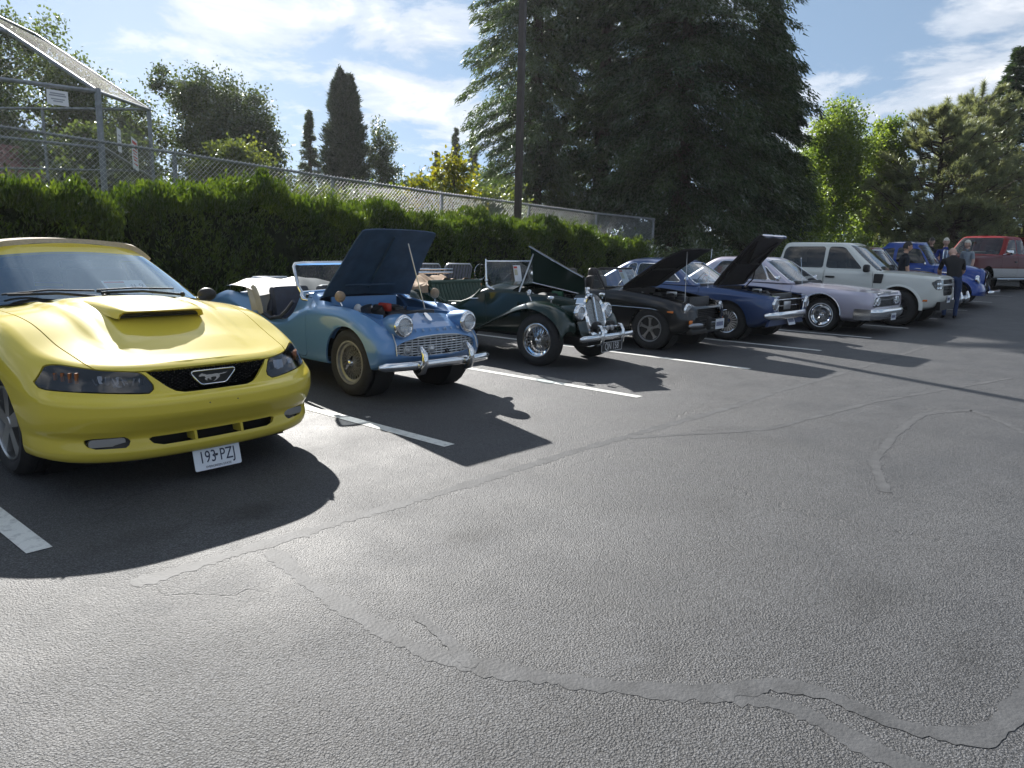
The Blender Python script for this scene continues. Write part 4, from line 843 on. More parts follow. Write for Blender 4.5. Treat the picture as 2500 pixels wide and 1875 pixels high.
def loops(S):
    E = {}
    for f in S[1]:
        for a in range(len(f)): E[(f[a], f[(a + 1) % len(f)])] = 1
    nx = {i: j for (i, j) in E if (j, i) not in E}; out = []
    while nx:
        a = next(iter(nx)); L = [a]; b = nx.pop(a)
        while b != a and b in nx: L.append(b); b = nx.pop(b)
        if len(L) > 3: out.append([S[0][i] for i in L])
    return out
def rim(S, r, name, mat, parent, sq=None):
    for L in loops(S):
        P = [L[0]]
        for p in L[1:]:
            if (Vector(p) - Vector(P[-1])).length > .012: P.append(p)
        if len(P) > 3: m = MB(); m.tube(P, r, 6, closed=True, sq=sq); m.build(name, mat, parent, 50)
def greenhouse(root, mat, xf, xr, wb, zb, xf2, xr2, wt, zt, crown, sides, bulge=.02, glass=None, wsk=.88, rwk=.80, ws_lo=.03, ws_hi=.05, trim=None, zbr=None, roof_mat=None, round_f=.12, rear_glass=True, drop=.03, side_glass=None, name='roof', rr=.05):
    """cabin: shell of pillars and roof with the glass cut out of the same surface; sides = polygons in x, z"""
    zbr = zb if zbr is None else zbr; L = xf - xr; L2 = xf2 - xr2
    def loop(a, b, w, z0, z1, rf, k=1.0):
        xs = [a, a - rf*.25, a - rf*.75, a - rf*1.5, a - rf*2.4, (a + b)/2, b + rf*2.2, b + rf*1.3, b + rf*.6, b + rf*.15, b]; ys = [0, w*.55, w*.86, w*.97, w, w*1.005, w, w*.96, w*.82, w*.5, 0]
        return [(x, y, z0 + (z1 - z0)*min(max((a - x)/(a - b), 0), 1)) for x, y in zip(xs, ys)]
    def mix(A, B, t, out=0): return [(p[0] + (q[0] - p[0])*t, (p[1] + (q[1] - p[1])*t) + (out if p[1] > 0 else 0), p[2] + (q[2] - p[2])*t) for p, q in zip(A, B)]
    A = loop(xf, xr, wb, zb, zbr, round_f); B = loop(xf2, xr2, wt, zt - drop, zt - drop, round_f*.9); C = loop(xf2 - .07, xr2 + .08, wt - .055, zt, zt, round_f*.8)
    T = shell([A, mix(A, B, .5, bulge), B, C], 76, 20, (lambda x: crown*np.clip(1 - ((x - (xf2 + xr2)/2)/(L2/2 + .01))**2, 0, 1)**.5), 10, bottom=False, smooth=.5)
    fz = lambda z: np.clip((z - zb)/(zt - zb), 0, 1)
    def ws(A_):
        x, y, z = A_[:, 0], np.abs(A_[:, 1]), A_[:, 2]; t = fz(z); w = wb + (wt - wb)*t + bulge*4*t*(1 - t); xc = xf + (xf2 - xf)*t
        return np.maximum.reduce([y - wsk*w, zb + ws_lo - z, z - (zt - ws_hi), (xc - round_f*2.0) - x])
    def rw(A_):
        x, y, z = A_[:, 0], np.abs(A_[:, 1]), A_[:, 2]; t = fz(z); w = wb + (wt - wb)*t; xc = xr + (xr2 - xr)*t
        return np.maximum.reduce([y - rwk*w, max(zb, zbr) + .05 - z, z - (zt - .07), x - (xc + round_f*1.6)])
    T, G = split(T, ws, 0); g = put(G, 'windshield', glass or GLASS, root, 60)
    if trim: rim(G, trim, 'windshield_trim', CHROME, g)
    if rear_glass: T, G = split(T, rw, 0); put(G, 'rear_window', glass or GLASS, root, 60)
    for s in (1, -1):
        for poly in sides:
            T, G = split(T, side_fn(rpoly(poly, rr), s, .3), 0)
            if len(G[1]): g = put(G, 'side_window', side_glass or glass or GLASS, root, 60); (rim(G, trim, 'window_trim', CHROME, g) if trim else None)
    return put(lip(T, .02), name, roof_mat or mat, root)
def split_side(S, poly, gap=.004, ymin=.5):
    out = []
    for s in (1, -1): S, D = split(S, side_fn(poly, s, ymin), gap); out.append((s, D))
    return S, out
def interior(root, x0, x1, w, z, mat, steer=(0, 0, 0), rear=True, zseat=.5):
    m = MB(); m.box(((x0 + x1)/2, 0, z - .25), (x0 - x1, w*1.9, .06)); m.build('floor_pan', DARK, root); m = MB(); m.box((x0 - .12, 0, z + .02), (.34, w*1.86, .16), bev=.05); m.build('dashboard', BLACKPL, root, 50)
    for s in (1, -1): seat(root, (x0 - .85, s*w*.48, zseat), w*.7, mat, .55)
    if rear and x0 - x1 > 1.6: seat(root, (x1 + .45, 0, zseat), w*1.5, mat, .5, name='rear_seat')
    steering_wheel(root, steer, .19)
def wells(root, xs, y, z, r, w=.25):
    for x in xs:
        for s in (1, -1): m = MB(); m.lathe([(0, -w), (r, -w), (r, 0)], (x, s*y, z), (0, s, 0), 24); m.build('wheel_well', DARK, root)
def open_panel(HD, px, pz, ang, mat, under, root, name='hood', th=.02):
    V, F = slab(HD, th); H = hinge((V, F), px, pz, ang); o = put(H, name, [mat, under], root, 32); n = len(HD[1]); o.data.polygons.foreach_set('material_index', np.array(([0]*n + [1]*(len(F) - n))[:len(o.data.polygons)], np.int32)); return o
def hubcap(mat, fins=0, rad=.88, dome=.03, mat2=None, dark=None):
    def st(W, R, w, rim_):
        h = w/2; barrel(W, R, w, rim_, mat); m = MB(); r = rim_*rad
        m.lathe([(0, -h*.80 - dome), (r*.22, -h*.80 - dome*.95), (r*.30, -h*.80 - dome*.4), (r*.36, -h*.72), (r*.9, -h*.70), (r, -h*.82), (r*1.03, -h*.7)], n=40); c = m.build('hubcap', dark or mat, W, 40)
        if fins:
            f = MB()
            for k in range(fins): a = 2*math.pi*k/fins; f.prism([(r*.34, -.006), (r*.34, .006), (r*.94, .013), (r*.94, -.013)], (0, -h*.71, 0), (math.cos(a), 0, math.sin(a)), (-math.sin(a), 0, math.cos(a)), (0, -.016, 0))
            f.build('fins', mat2 or mat, W, 30)
    return st
# ================================================================ yellow convertible
def yellow_convertible():
    root = empty('convertible', (2.207, 5.132, 0), math.radians(-89.4), 'yellow convertible with raised beige soft top and hood scoop, nearest car', 'car', 'show cars parked in a row')
    PY = paint('yellow_paint', (0.69, 0.545, 0.062), 0.0, 0.4, .85); TOP = add_noise(principled('beige_canvas', (0.50, 0.43, 0.34), 0.85), 60, 0.12, bump=.3, bscale=300, dist=.002)
    # columns: front centre, front mid, corner start, corner, arch front, axle, door front, door mid, rear axle, rear corner, rear, rear centre
    def R(x, y, z): return list(zip(x, y, z))
    rows = [
        R([.72, .70, .60, .48, .36, 0, -.8, -1.4, -2.57, -3.15, -3.40, -3.46], [0, .40, .66, .78, .80, .80, .80, .80, .80, .76, .55, 0], [.20]*4 + [.19, .19, .18, .18, .2, .24, .28, .28]),
        R([.845, .825, .73, .58, .40, 0, -.8, -1.4, -2.57, -3.25, -3.55, -3.62], [0, .42, .70, .825, .865, .87, .865, .865, .87, .83, .60, 0], [.185, .185, .19, .20, .205, .21, .20, .20, .22, .26, .29, .29]),
        R([.885, .865, .77, .61, .41, 0, -.8, -1.4, -2.57, -3.28, -3.60, -3.67], [0, .43, .71, .845, .885, .89, .885, .885, .895, .85, .61, 0], [.245, .245, .25, .255, .26, .27, .27, .27, .28, .32, .36, .36]),
        R([.86, .84, .75, .60, .41, 0, -.8, -1.4, -2.57, -3.28, -3.61, -3.68], [0, .43, .71, .845, .888, .90, .90, .90, .905, .855, .615, 0], [.315, .315, .32, .325, .33, .34, .34, .34, .35, .39, .43, .43]),
        R([.90, .88, .79, .63, .42, 0, -.8, -1.4, -2.57, -3.30, -3.64, -3.71], [0, .44, .72, .86, .898, .912, .905, .905, .915, .865, .62, 0], [.375, .375, .38, .385, .40, .44, .44, .44, .45, .47, .50, .50]),
        R([.955, .93, .82, .655, .43, 0, -.8, -1.4, -2.57, -3.31, -3.66, -3.73], [0, .44, .725, .868, .905, .925, .912, .912, .925, .872, .625, 0], [.465, .465, .47, .475, .50, .57, .56, .56, .57, .57, .58, .58]),
        R([.953, .928, .82, .655, .43, 0, -.8, -1.4, -2.57, -3.31, -3.66, -3.73], [0, .44, .725, .868, .905, .926, .912, .912, .927, .872, .625, 0], [.520, .520, .525, .538, .565, .66, .64, .64, .67, .66, .66, .66]),
        R([.935, .91, .805, .645, .43, 0, -.8, -1.4, -2.57, -3.30, -3.65, -3.72], [0, .44, .722, .866, .905, .928, .912, .912, .928, .87, .62, 0], [.543, .543, .548, .562, .588, .69, .66, .66, .70, .69, .69, .69]),
        R([.885, .862, .765, .62, .42, 0, -.8, -1.4, -2.57, -3.27, -3.62, -3.69], [0, .44, .71, .852, .897, .920, .90, .90, .925, .86, .615, 0], [.562, .564, .577, .602, .65, .76, .73, .73, .78, .78, .79, .79]),
        R([.835, .812, .715, .57, .39, 0, -.8, -1.4, -2.57, -3.22, -3.58, -3.65], [0, .43, .68, .815, .868, .893, .885, .885, .90, .84, .605, 0], [.665, .667, .675, .70, .735, .835, .83, .84, .88, .89, .90, .90]),
        R([.80, .778, .68, .54, .37, 0, -.8, -1.4, -2.57, -3.17, -3.52, -3.59], [0, .425, .66, .785, .84, .868, .862, .862, .872, .815, .595, 0], [.705, .707, .716, .742, .775, .872, .915, .925, .955, .955, .955, .955]),
        R([.755, .735, .64, .51, .35, 0, -.8, -1.4, -2.57, -3.10, -3.44, -3.50], [0, .42, .635, .755, .80, .825, .825, .828, .832, .785, .585, 0], [.728, .730, .740, .765, .80, .902, .955, .955, .985, .985, .980, .980])]
    rows = [[(x - (.055*(y/.9)**2 + .045*(y/.9)**4)*max(0, min(1, (x - .1)/.45)), y, z) for x, y, z in r] for r in rows]
    _ck = [(-3.5, .0), (-3.0, .05), (-2.5, .06), (-1.6, .06), (-.8, .065), (-.2, .075), (.3, .072), (.62, .035), (.76, 0.0)]; cr = lambda x: cspl([a for a, b in _ck], [b for a, b in _ck], np.clip(x, -3.5, .76))
    def topz(x, y, z):      # pressed ridges on the bonnet
        a = np.abs(y); rid = 0.018*np.exp(-((a - (.44 + .10*np.clip(-x, 0, .6)))/.035)**2)*np.clip((.62 - x)/.4, 0, 1)*np.clip((x + .75)/.2, 0, 1)
        pl = 0.012*(1/(1 + np.exp(-(.38 - a)/.010)))*np.clip((.66 - x)/.2, 0, 1)*np.clip((x + .75)/.2, 0, 1); return z + rid*.75 + pl*1.2
    S = shell(rows, 120, 40, cr, 22, topz=topz, smooth=.8)
    S = clip(*S, circ_fn(-.05, .32, .355, .42)); S = clip(*S, circ_fn(-2.573, .32, .355, .42))
    cabin = [(-.62, 0), (-.62, .60), (-.75, .70), (-2.2, .72), (-2.35, .6), (-2.35, 0)]
    S = clip(*S, plan_fn(cabin, .8))
    gp = rpoly([(-.395, .700), (.395, .700), (.35, .655), (.25, .562), (-.25, .562), (-.35, .655)], [.02, .02, .05, .06, .06, .05])
    S, _ = split(S, front_fn(gp, .55), .0)
    hl = [rpoly([(s*a, b) for a, b in ((.395, .574), (.355, .60), (.405, .692), (.60, .712), (.75, .742), (.80, .735), (.868, .632), (.83, .612))], .014) for s in (1, -1)]
    lenses = []
    for s, h in zip((1, -1), hl): S, L = split(S, front_fn(h, .25, sgn=s), .003); lenses.append(L)
    fogs = []
    for s in (1, -1):
        S, L = split(S, front_fn(rpoly([(s*.50, .272), (s*.70, .275), (s*.715, .335), (s*.50, .335)], .03), .3, sgn=s), .0); fogs.append(L)
    S, _ = split(S, front_fn(rpoly([(-.37, .266), (.37, .266), (.43, .316), (-.43, .316)], .02, 3), .5), .0)
    hood = rpoly([(.82, 0), (.80, .43), (.71, .60), (.60, .635), (.30, .675), (-.3, .72), (-.60, .73), (-.60, .5), (-.585, 0)], .02)
    def hoodfn(A): return np.maximum(plan_fn(hood, .4)(A), .6925 + .02*np.clip(np.abs(A[:, 1]) - .3, 0, 1) - A[:, 2])
    S, HD = split(S, hoodfn, .0035)
    doors = []
    for s in (1, -1):
        S, D = split(S, side_fn(rpoly([(-.62, .26), (-.64, .60), (-.72, 1.2), (-1.93, 1.2), (-1.95, .62), (-1.86, .26)], .04), s, .6), .0035); doors.append(D)
    fend = None
    put(lip(S, .025), 'body', PY, root); h = put(lip(HD, .025), 'hood', PY, root)
    for D in doors:
        d = put(lip(D, .02), 'door', PY, root); s = 1 if np.mean([v[1] for v in D[0]]) > 0 else -1
        m = MB(); m.box((-1.78, s*.905, .80), (.16, .02, .035), bev=.008); m.build('handle', PY, d)
    # scoop on the bonnet
    m = MB(); xs = [.16, .14, .0, -.2, -.42, -.56]; 
    def zt(x): return .9555 + (.075 if x > -.1 else 0)*0 + 0
    zc = lambda x, y: float(np.interp(x, [-.6, -.3, 0, .2, .4], [1.045, 1.017, .992, .966, .935])) - .055*(y/.75)**2
    G = []
    for x, ht, hw in ((.24, .038, .250), (.22, .043, .262), (.10, .046, .275), (-.10, .038, .285), (-.32, .020, .29), (-.52, .002, .29)):
        row = []
        for y in (-1, -.97, -.90, -.8, -.4, 0, .4, .8, .90, .97, 1): k = 1 if abs(y) <= .8 else (.93 if abs(y) < .92 else (.55 if abs(y) < .98 else -.12)); row.append((x + .06*(1 - y*y) - .03, y*(hw + .03), zc(x, y*hw) - .004 + ht*k))
        G.append(row)
    m.grid(G, flip=True); sc = m.build('hood_scoop', PY, h, 50); f = G[0]
    m = MB(); m.add([(p[0] - .03, p[1]*.93, p[2] - .012 if i not in (0, 10) else p[2] + .004) for i, p in enumerate(f)] + [(f[10][0] - .03, f[10][1]*.93, zc(.24, .2) - .01), (f[0][0] - .03, f[0][1]*.93, zc(.24, .2) - .01)], [tuple(range(13))]); m.build('scoop_mesh', BLACKPL, sc, None)
    m = MB(); n = len(f); m.add([p for p in f] + [(p[0] - .03, p[1]*.93, p[2] - .012) for p in f], [(i, i + 1, n + i + 1, n + i) for i in range(n - 1)]); m.build('scoop_rim', PY, sc, 50)
    # grille with honeycomb and badge
    m = MB(); m.prism([(a*1.03, b) for a, b in gp], (.775, 0, 0), (0, 1, 0), (0, 0, 1), (-.01, 0, 0)); g = m.build('grille', DARK, root, None); m = MB(); HX = .0185
    for i in range(-26, 27):
        for j in range(10):
            cy = i*HX*.90; czz = .565 + j*HX*1.04 + (HX*.52 if i % 2 else 0)
            if sd_poly(np.array([cy]), np.array([czz]), gp)[0] > -.006 or czz > .682: continue
            x = .80 - .10*cy*cy; P = [(x, cy + HX*.60*math.cos(k*math.pi/3), czz + HX*.60*math.sin(k*math.pi/3)) for k in range(6)]; Q = [(x - .012, cy + HX*.47*math.cos(k*math.pi/3), czz + HX*.47*math.sin(k*math.pi/3)) for k in range(6)]
            m.add(P + Q, [(k, (k + 1) % 6, 6 + (k + 1) % 6, 6 + k) for k in range(6)])
    m.build('honeycomb', BLACKPL, g, None)
    em = rpoly([(-.135, .672), (.135, .672), (.14, .655), (.085, .592), (.07, .586), (-.07, .586), (-.085, .592), (-.14, .655)], .012, 3)
    m = MB(); m.tube([(.838, a, b) for a, b in em], .0045, 6, closed=True); b = m.build('badge', CHROME, g, 50); m = MB(); m.prism(em, (.822, 0, 0), (0, 1, 0), (0, 0, 1), (.008, 0, 0)); m.build('badge_panel', BLACKPL, g, None)
    # running horse, heading to the car's right (left in the picture)
    hs = [(-98, 8), (-92, 18), (-80, 26), (-74, 33), (-70, 27), (-58, 22), (-44, 14), (-30, 15), (-8, 14), (10, 18), (26, 16), (36, 12), (42, 16), (56, 15), (66, 20), (80, 19), (96, 27), (82, 13), (66, 10), (54, 8), (44, 6), (38, 0), (44, -10), (30, -22), (20, -34), (6, -42), (-6, -44), (8, -34), (18, -22), (16, -10), (0, -6), (-14, -8), (-20, -18), (-10, -30), (-24, -28), (-34, -14), (-46, -22), (-34, -34), (-48, -30), (-60, -18), (-52, -6), (-60, 4), (-74, 8), (-86, 4)]
    V = [(.836, a*.00098, .630 + b*.00075) for a, b in hs]; bmh = MB(); bmh.prism([(a*.00098, b*.00075) for a, b in hs], (.831, 0, .632), (0, 1, 0), (0, 0, 1), (.007, 0, 0)); bmh.build('horse', CHROME, g, None)
    # head lamps
    SMOKEL = glass_mat('smoked_lamp_lens', (.62, .64, .68), 1.2); AMB2 = principled('smoked_amber', (.30, .085, .012), .25, coat=.6); SMOKEC = principled('smoked_reflector', (.42, .44, .47), .12, 1.0)
    for s, L, hp in zip((1, -1), lenses, hl):
        B = offset(L, -.085); H = put(B, 'headlight', BLACKPL, root, 40); put(lip(L, .085)[0:1] + ([f for f in lip(L, .085)[1][len(L[1]):]],), 'housing', BLACKPL, H, 40); put(L, 'lens', SMOKEL, H, 40)
        LV = np.array(L[0]); bx = lambda y: float(LV[np.argmin((np.abs(LV[:, 1]) - y)**2 + (LV[:, 2] - .655)**2), 0])
        rg = random.Random(5)
        for k in range(9):
            cy = .405 + .027*k; q = rg.uniform(-.5, .5); m = MB(); m.box((bx(cy) - .040 - .012*(k % 2), s*cy, .640 + .10*(cy - .5) + rg.uniform(-.006, .006)), (.010, .024, .062 - .03*abs(k - 4)/6), Matrix.Rotation(q - s*.3, 3, 'Z') @ Matrix.Rotation(rg.uniform(-.6, .3), 3, 'Y')); m.build('reflector', SMOKEC, H, None)
        for k in range(4):
            cy = .70 + .024*k; m = MB(); m.box((bx(cy) - .030, s*cy, .652 + .10*(cy - .5)), (.012, .022, .060 - .006*k), Matrix.Rotation(-s*.8, 3, 'Z')); m.build('turn_signal', AMB2, H, None)
    for s, L in zip((1, -1), fogs):
        put(offset(L, -.03), 'fog_housing', BLACKPL, root, 40); m = MB(); m.prism(rpoly([(-.088, -.022), (.088, -.026), (.092, .02), (-.088, .024)], .02), (.735, s*.605, .303), (-.30*s, 1, 0), (0, 0, 1), (.012, 0, 0)); f = m.build('fog_lamp', DULLCHROME, root, None)
    m = MB(); m.box((.76, 0, .30), (.02, .76, .09)); m.build('lower_grille', DARK, root, None)
    for y in (-.15, .15): m = MB(); m.box((.83, y, .291), (.10, .016, .058), Matrix.Rotation(.12, 3, 'X')); m.build('intake_divider', PY, root)
    for y in (-.09, .09): m = MB(); m.ball((.949, y, .495), .006, 8, 6); m.build('plate_bolt', INK, root)
    WPL = add_noise(principled('plate_white', (.72, .75, .80), .4), 5, .08)
    plate(root, (.838, .0, .128), .305, .152, '193 PZJ', WPL, principled('plate_blue', (.02, .03, .07), .5), -14, 'EVERGREEN STATE', 'WASHINGTON', .105, sx=.72)
    m = MB(); m.box((.842, -.008, .137), (.003, .016, .014)); m.build('plate_mark', INK, root, None)
    m = MB(); m.box((.62, 0, .178), (.32, 1.02, .018), bev=.005); m.build('air_dam', BLACKPL, root)
    # windscreen frame, glass, soft top
    def gh(rows, **k): return shell(rows, 70, 16, **k)
    X0 = [-.56, -.58, -.68, -.84, -1.0, -1.4, -1.9, -2.25, -2.55, -2.72, -2.75]; Y0 = [0, .45, .70, .785, .79, .80, .80, .79, .72, .45, 0]; Z0 = [1.02, 1.015, .985, .965, .96, .96, .965, .975, .99, .995, .995]
    X1 = [-.92, -.935, -1.00, -1.12, -1.20, -1.5, -1.9, -2.2, -2.42, -2.56, -2.59]; Y1 = [0, .40, .61, .675, .69, .70, .695, .68, .61, .38, 0]; Z1 = [1.19, 1.185, 1.17, 1.15, 1.14, 1.14, 1.14, 1.13, 1.12, 1.12, 1.12]
    X2 = [-1.24, -1.25, -1.29, -1.36, -1.42, -1.6, -1.85, -2.05, -2.18, -2.27, -2.29]; Y2 = [0, .35, .525, .575, .585, .595, .59, .57, .51, .31, 0]; Z2 = [1.345, 1.342, 1.325, 1.30, 1.295, 1.295, 1.29, 1.275, 1.25, 1.25, 1.25]
    X3 = [-1.30, -1.31, -1.35, -1.41, -1.47, -1.62, -1.85, -2.02, -2.13, -2.2, -2.22]; Y3 = [0, .33, .49, .53, .54, .55, .545, .525, .47, .29, 0]; Z3 = [1.378, 1.375, 1.36, 1.335, 1.33, 1.335, 1.33, 1.31, 1.28, 1.28, 1.28]
    T = gh([list(zip(X0, Y0, Z0)), list(zip(X1, Y1, Z1)), list(zip(X2, Y2, Z2)), list(zip(X3, Y3, Z3))], crown=curve([(-2.3, .01), (-1.9, .07), (-1.5, .06), (-1.29, .022)]), bottom=False, ktop=10)
    # windscreen opening follows the pillars
    def ws(A): # negative inside the glass
        x, y, z = A[:, 0], np.abs(A[:, 1]), A[:, 2]; lim = np.interp(z, [.95, 1.02, 1.19, 1.32], [.735, .70, .605, .53]); zl = 1.018 - .06*(y/.7)**2
        return np.maximum.reduce([y - lim, zl - z, z - (1.336 - .03*(y/.5)**2), -x - 1.40, -(x + 1.45)])
    T, G = split(T, ws, .0); put(G, 'windshield', glass_mat('windshield_glass', (.62, .67, .70), 2.4, 0.0, (.66, .84, 1.0)), root, 60)  # blue sky reflection painted in through the gloss colour and raised strength
    def topf(A): return np.maximum.reduce([A[:, 0] + 1.335 + 0*A[:, 2], 1.225 - A[:, 2] + .9*np.clip(A[:, 0] + 1.95, 0, 9)*0, ]) 
    def sidewin(A): return np.maximum.reduce([sd_poly(A[:, 0], A[:, 2], rpoly([(-.86, .975), (-1.42, 1.245), (-1.92, 1.245), (-2.08, .985)], .03)), .4 - np.abs(A[:, 1])])
    T, SW = split(T, sidewin, .0); [put(clip(*SW, lambda A, s=s: A[:, 1]*s), 'side_window', GLASSD, root, 60) for s in (1, -1)]
    def canvas(A): x, z = A[:, 0], A[:, 2]; return np.maximum(x + 1.325, -(z - 1.255) - 2.2*np.clip(-(x + 1.9), 0, 1))   # negative = canvas
    FRM, CAN = split(T, canvas, .0); put(lip(FRM, .02), 'windshield_frame', PY, root); put(lip(offset(CAN, .038), .06), 'soft_top', TOP, root, 50)
    m = MB(); m.tube([(-1.322 - .03*abs(y/.5)**2, y, 1.392 - .038*(abs(y)/.5)**2.2) for y in np.linspace(-.54, .54, 15).tolist()], .009, 6); m.build('header_seal', BLACKPL, root)
    # cowl, wipers
    m = MB(); G = []
    for x, dz in ((-.50, .008), (-.57, .0), (-.66, .0)): G.append([(x - .12*(y/.75)**2, y, zc(-.55, y)*0 + 1.026 - .07*(y/.8)**2 + dz) for y in np.linspace(-.76, .76, 15).tolist()])
    m.grid(G); m.build('cowl', BLACKPL, root, 60)
    for y0, y1 in ((-.05, -.62), (.52, -.04)):
        m = MB(); m.tube([(-.56, y0, 1.03), (-.60, (y0 + y1)/2, 1.062), (-.63 - .05*abs(y1), y1, 1.058)], .010, 6); m.tube([(-.60, y0 - .05, 1.075), (-.625, (y0 + y1)/2 - .05, 1.085), (-.66 - .08*abs(y1), y1 - .02, 1.075 - .03*abs(y1))], .007, 6); m.ball((-.56, y0, 1.032), .02, 8, 6); m.build('wiper', BLACKPL, root)
    for s in (1, -1):
        m = MB(); m.ball((-.84, s*.865, 1.005), (.05, .078, .055), 16, 12); m.tube([(-.82, s*.78, .96), (-.82, s*.84, .985)], .03, 8); mr = m.build('mirror', BLACKPL, root, 60)
    # cabin
    LEATH = add_noise(principled('tan_leather', (.22, .17, .12), .6), 20, .1)
    m = MB(); m.box((-1.5, 0, .45), (1.9, 1.45, .1)); m.build('floor_pan', DARK, root); m = MB(); m.box((-.86, 0, .86), (.5, 1.44, .20), bev=.06); m.build('dashboard', BLACKPL, root, 50)
    for s in (1, -1): seat(root, (-1.5, s*.36, .58), .5, LEATH, .62)
    seat(root, (-2.15, 0, .6), 1.1, LEATH, .45, name='rear_seat'); steering_wheel(root, (-1.08, .36, .90), .185)
    m = MB(); m.box((-1.18, 0, 1.245), (.03, .22, .06), bev=.015); m.build('rear_view_mirror', BLACKPL, root)
    # tail
    for s in (1, -1):
        for k in range(3): m = MB(); m.box((-3.60 + .02*k, s*(.50 + .085*k), .72), (.06, .06, .15), bev=.01); m.build('tail_light', REDL, root)
    # wheels with five spoke alloys
    def alloy(W, R, w, rim):
        barrel(W, R, w, rim, DULLCHROME); h = w/2; m = MB()
        for k in range(5):
            a = math.pi/2 + 2*math.pi*k/5; u = (math.cos(a), 0, math.sin(a)); v = (-math.sin(a), 0, math.cos(a)); m.prism([(.03, -.032), (.03, .032), (rim - .01, .05), (rim - .01, -.05)], (0, -h*.62, 0), u, v, (0, -.03, 0))
        m.lathe([(0, -h*.95), (.035, -h*.93), (.055, -h*.75), (.06, -h*.5)], n=20); m.build('spokes', DULLCHROME, W, 30)
    for x in (-.05, -2.573):
        for s in (1, -1): make_wheel(root, (x, s*.755, .325), .325, .225, .222, alloy, s)
    m = MB(); m.box((-1.3, 0, .26), (3.6, 1.30, .12)); m.box((0.35, 0, .35), (.7, 1.1, .3)); m.build('underbody', DARK, root)
    for s in (1, -1):
        for x in (-.05, -2.573): m = MB(); m.lathe([(0, -.30), (.37, -.30), (.37, .02)], (x, s*.72, .34), (0, s, 0), 28, a0=0, a1=2*math.pi); m.build('wheel_well', DARK, root)
    return root
YC = yellow_convertible()
# show card propped on the dashboard
def show_card(parent_loc, rz, label, w=.28, h=.20, tilt=35):
    c = empty('show_card', parent_loc, rz, label, 'card', 'show cards on dashboards'); R = Matrix.Rotation(math.radians(-tilt), 3, 'Y'); U = Vector((0, 1, 0)); Wv = R @ Vector((0, 0, 1)); N = U.cross(Wv)
    m = MB(); m.prism([(-w/2, 0), (w/2, 0), (w/2, h), (-w/2, h)], (0, 0, 0), U, Wv, N*-.002); m.build('sheet', PAPER, c, None)
    m = MB(); m.prism([(-w*.46, h*.80), (w*.02, h*.80), (w*.02, h*.93), (-w*.46, h*.93)], N*.001, U, Wv, N*.001); m.build('red_banner', INKRED, c, None)
    m = MB(); m.prism([(-w*.44, h*.38), (0, h*.38), (0, h*.74), (-w*.44, h*.74)], N*.001, U, Wv, N*.001); m.build('picture', INKGRN, c, None); return c, U, Wv, N, w, h
def to_world(car, p): return tuple((Matrix.Translation(car.location) @ Matrix.Rotation(car.rotation_euler[2], 4, 'Z')) @ Vector(p))
c, U, Wv, N, w, h = show_card(to_world(YC, (-.70, .20, 1.035)), YC.rotation_euler[2], 'paper show card numbered nine behind the yellow car windshield', .30, .19, 60)
text_obj('number', '# 9', Vector((0, .085, 0)) + Wv*h*.58 + N*.001, U, Wv, .075, INK, c, .0005)
text_obj('caption', 'No. Garage', Vector((0, 0.0, 0)) + Wv*h*.12 + N*.001, U, Wv, .028, INK, c, .0005)
# ================================================================ light blue roadster with raised bonnet
def top_profile(cols):
    """cols: list of (|y|, curve) ; returns z(x, y) through them (last column = edge)"""
    def f(x, y, ze, ye):
        a = np.abs(y); ks = [c[0] for c in cols]; Z = np.stack([c[1](x) for c in cols] + [ze], 0); A = np.stack([np.full_like(x, k) for k in ks] + [np.maximum(ye, ks[-1] + .02)], 0)
        out = np.empty_like(x)
        for i in range(len(x)): out[i] = pchip(A[:, i], Z[:, i], [min(a[i], A[-1, i])])[0]
        return out
    return f
def shell2(rows, prof, ktop=26, nu=100, nv=26, smooth=.7, blend=0.0, x0=None):
    """like shell, with the top surface given by a cross profile"""
    B = interp_rows(rows, nu, nv, smooth=smooth); e = B[-1]; G = []
    for k in (0.0, 0.5): q = B[0].copy(); q[:, 1] *= k; G.append(q)
    G += list(B)
    for i in range(1, ktop + 1):
        k = 1 - i/ktop; q = e.copy(); q[:, 1] *= k; z = prof(q[:, 0], q[:, 1], e[:, 2], e[:, 1]); w = 1.0 if x0 is None else np.clip((np.minimum(x0[1] - q[:, 0], q[:, 0] - x0[0]))/.12, 0, 1); q[:, 2] = z*w + q[:, 2]*(1 - w); G.append(q)
    n, m = len(G), B.shape[1]; V = np.array(G).reshape(-1, 3); F = [(i*m + j, i*m + j + 1, (i + 1)*m + j + 1, (i + 1)*m + j) for i in range(n - 1) for j in range(m - 1)]
    V2 = V*np.array([1, -1, 1]); N = len(V); return weld(np.concatenate([V, V2]), F + [tuple(i + N for i in f[::-1]) for f in F])
def hinge(S, px, pz, ang):
    """swing a panel about the transverse axis through (px, pz); positive opens the front edge upwards"""
    M = Matrix.Translation((px, 0, pz)) @ Matrix.Rotation(math.radians(-ang), 4, 'Y') @ Matrix.Translation((-px, 0, -pz)); return xform(S, M)
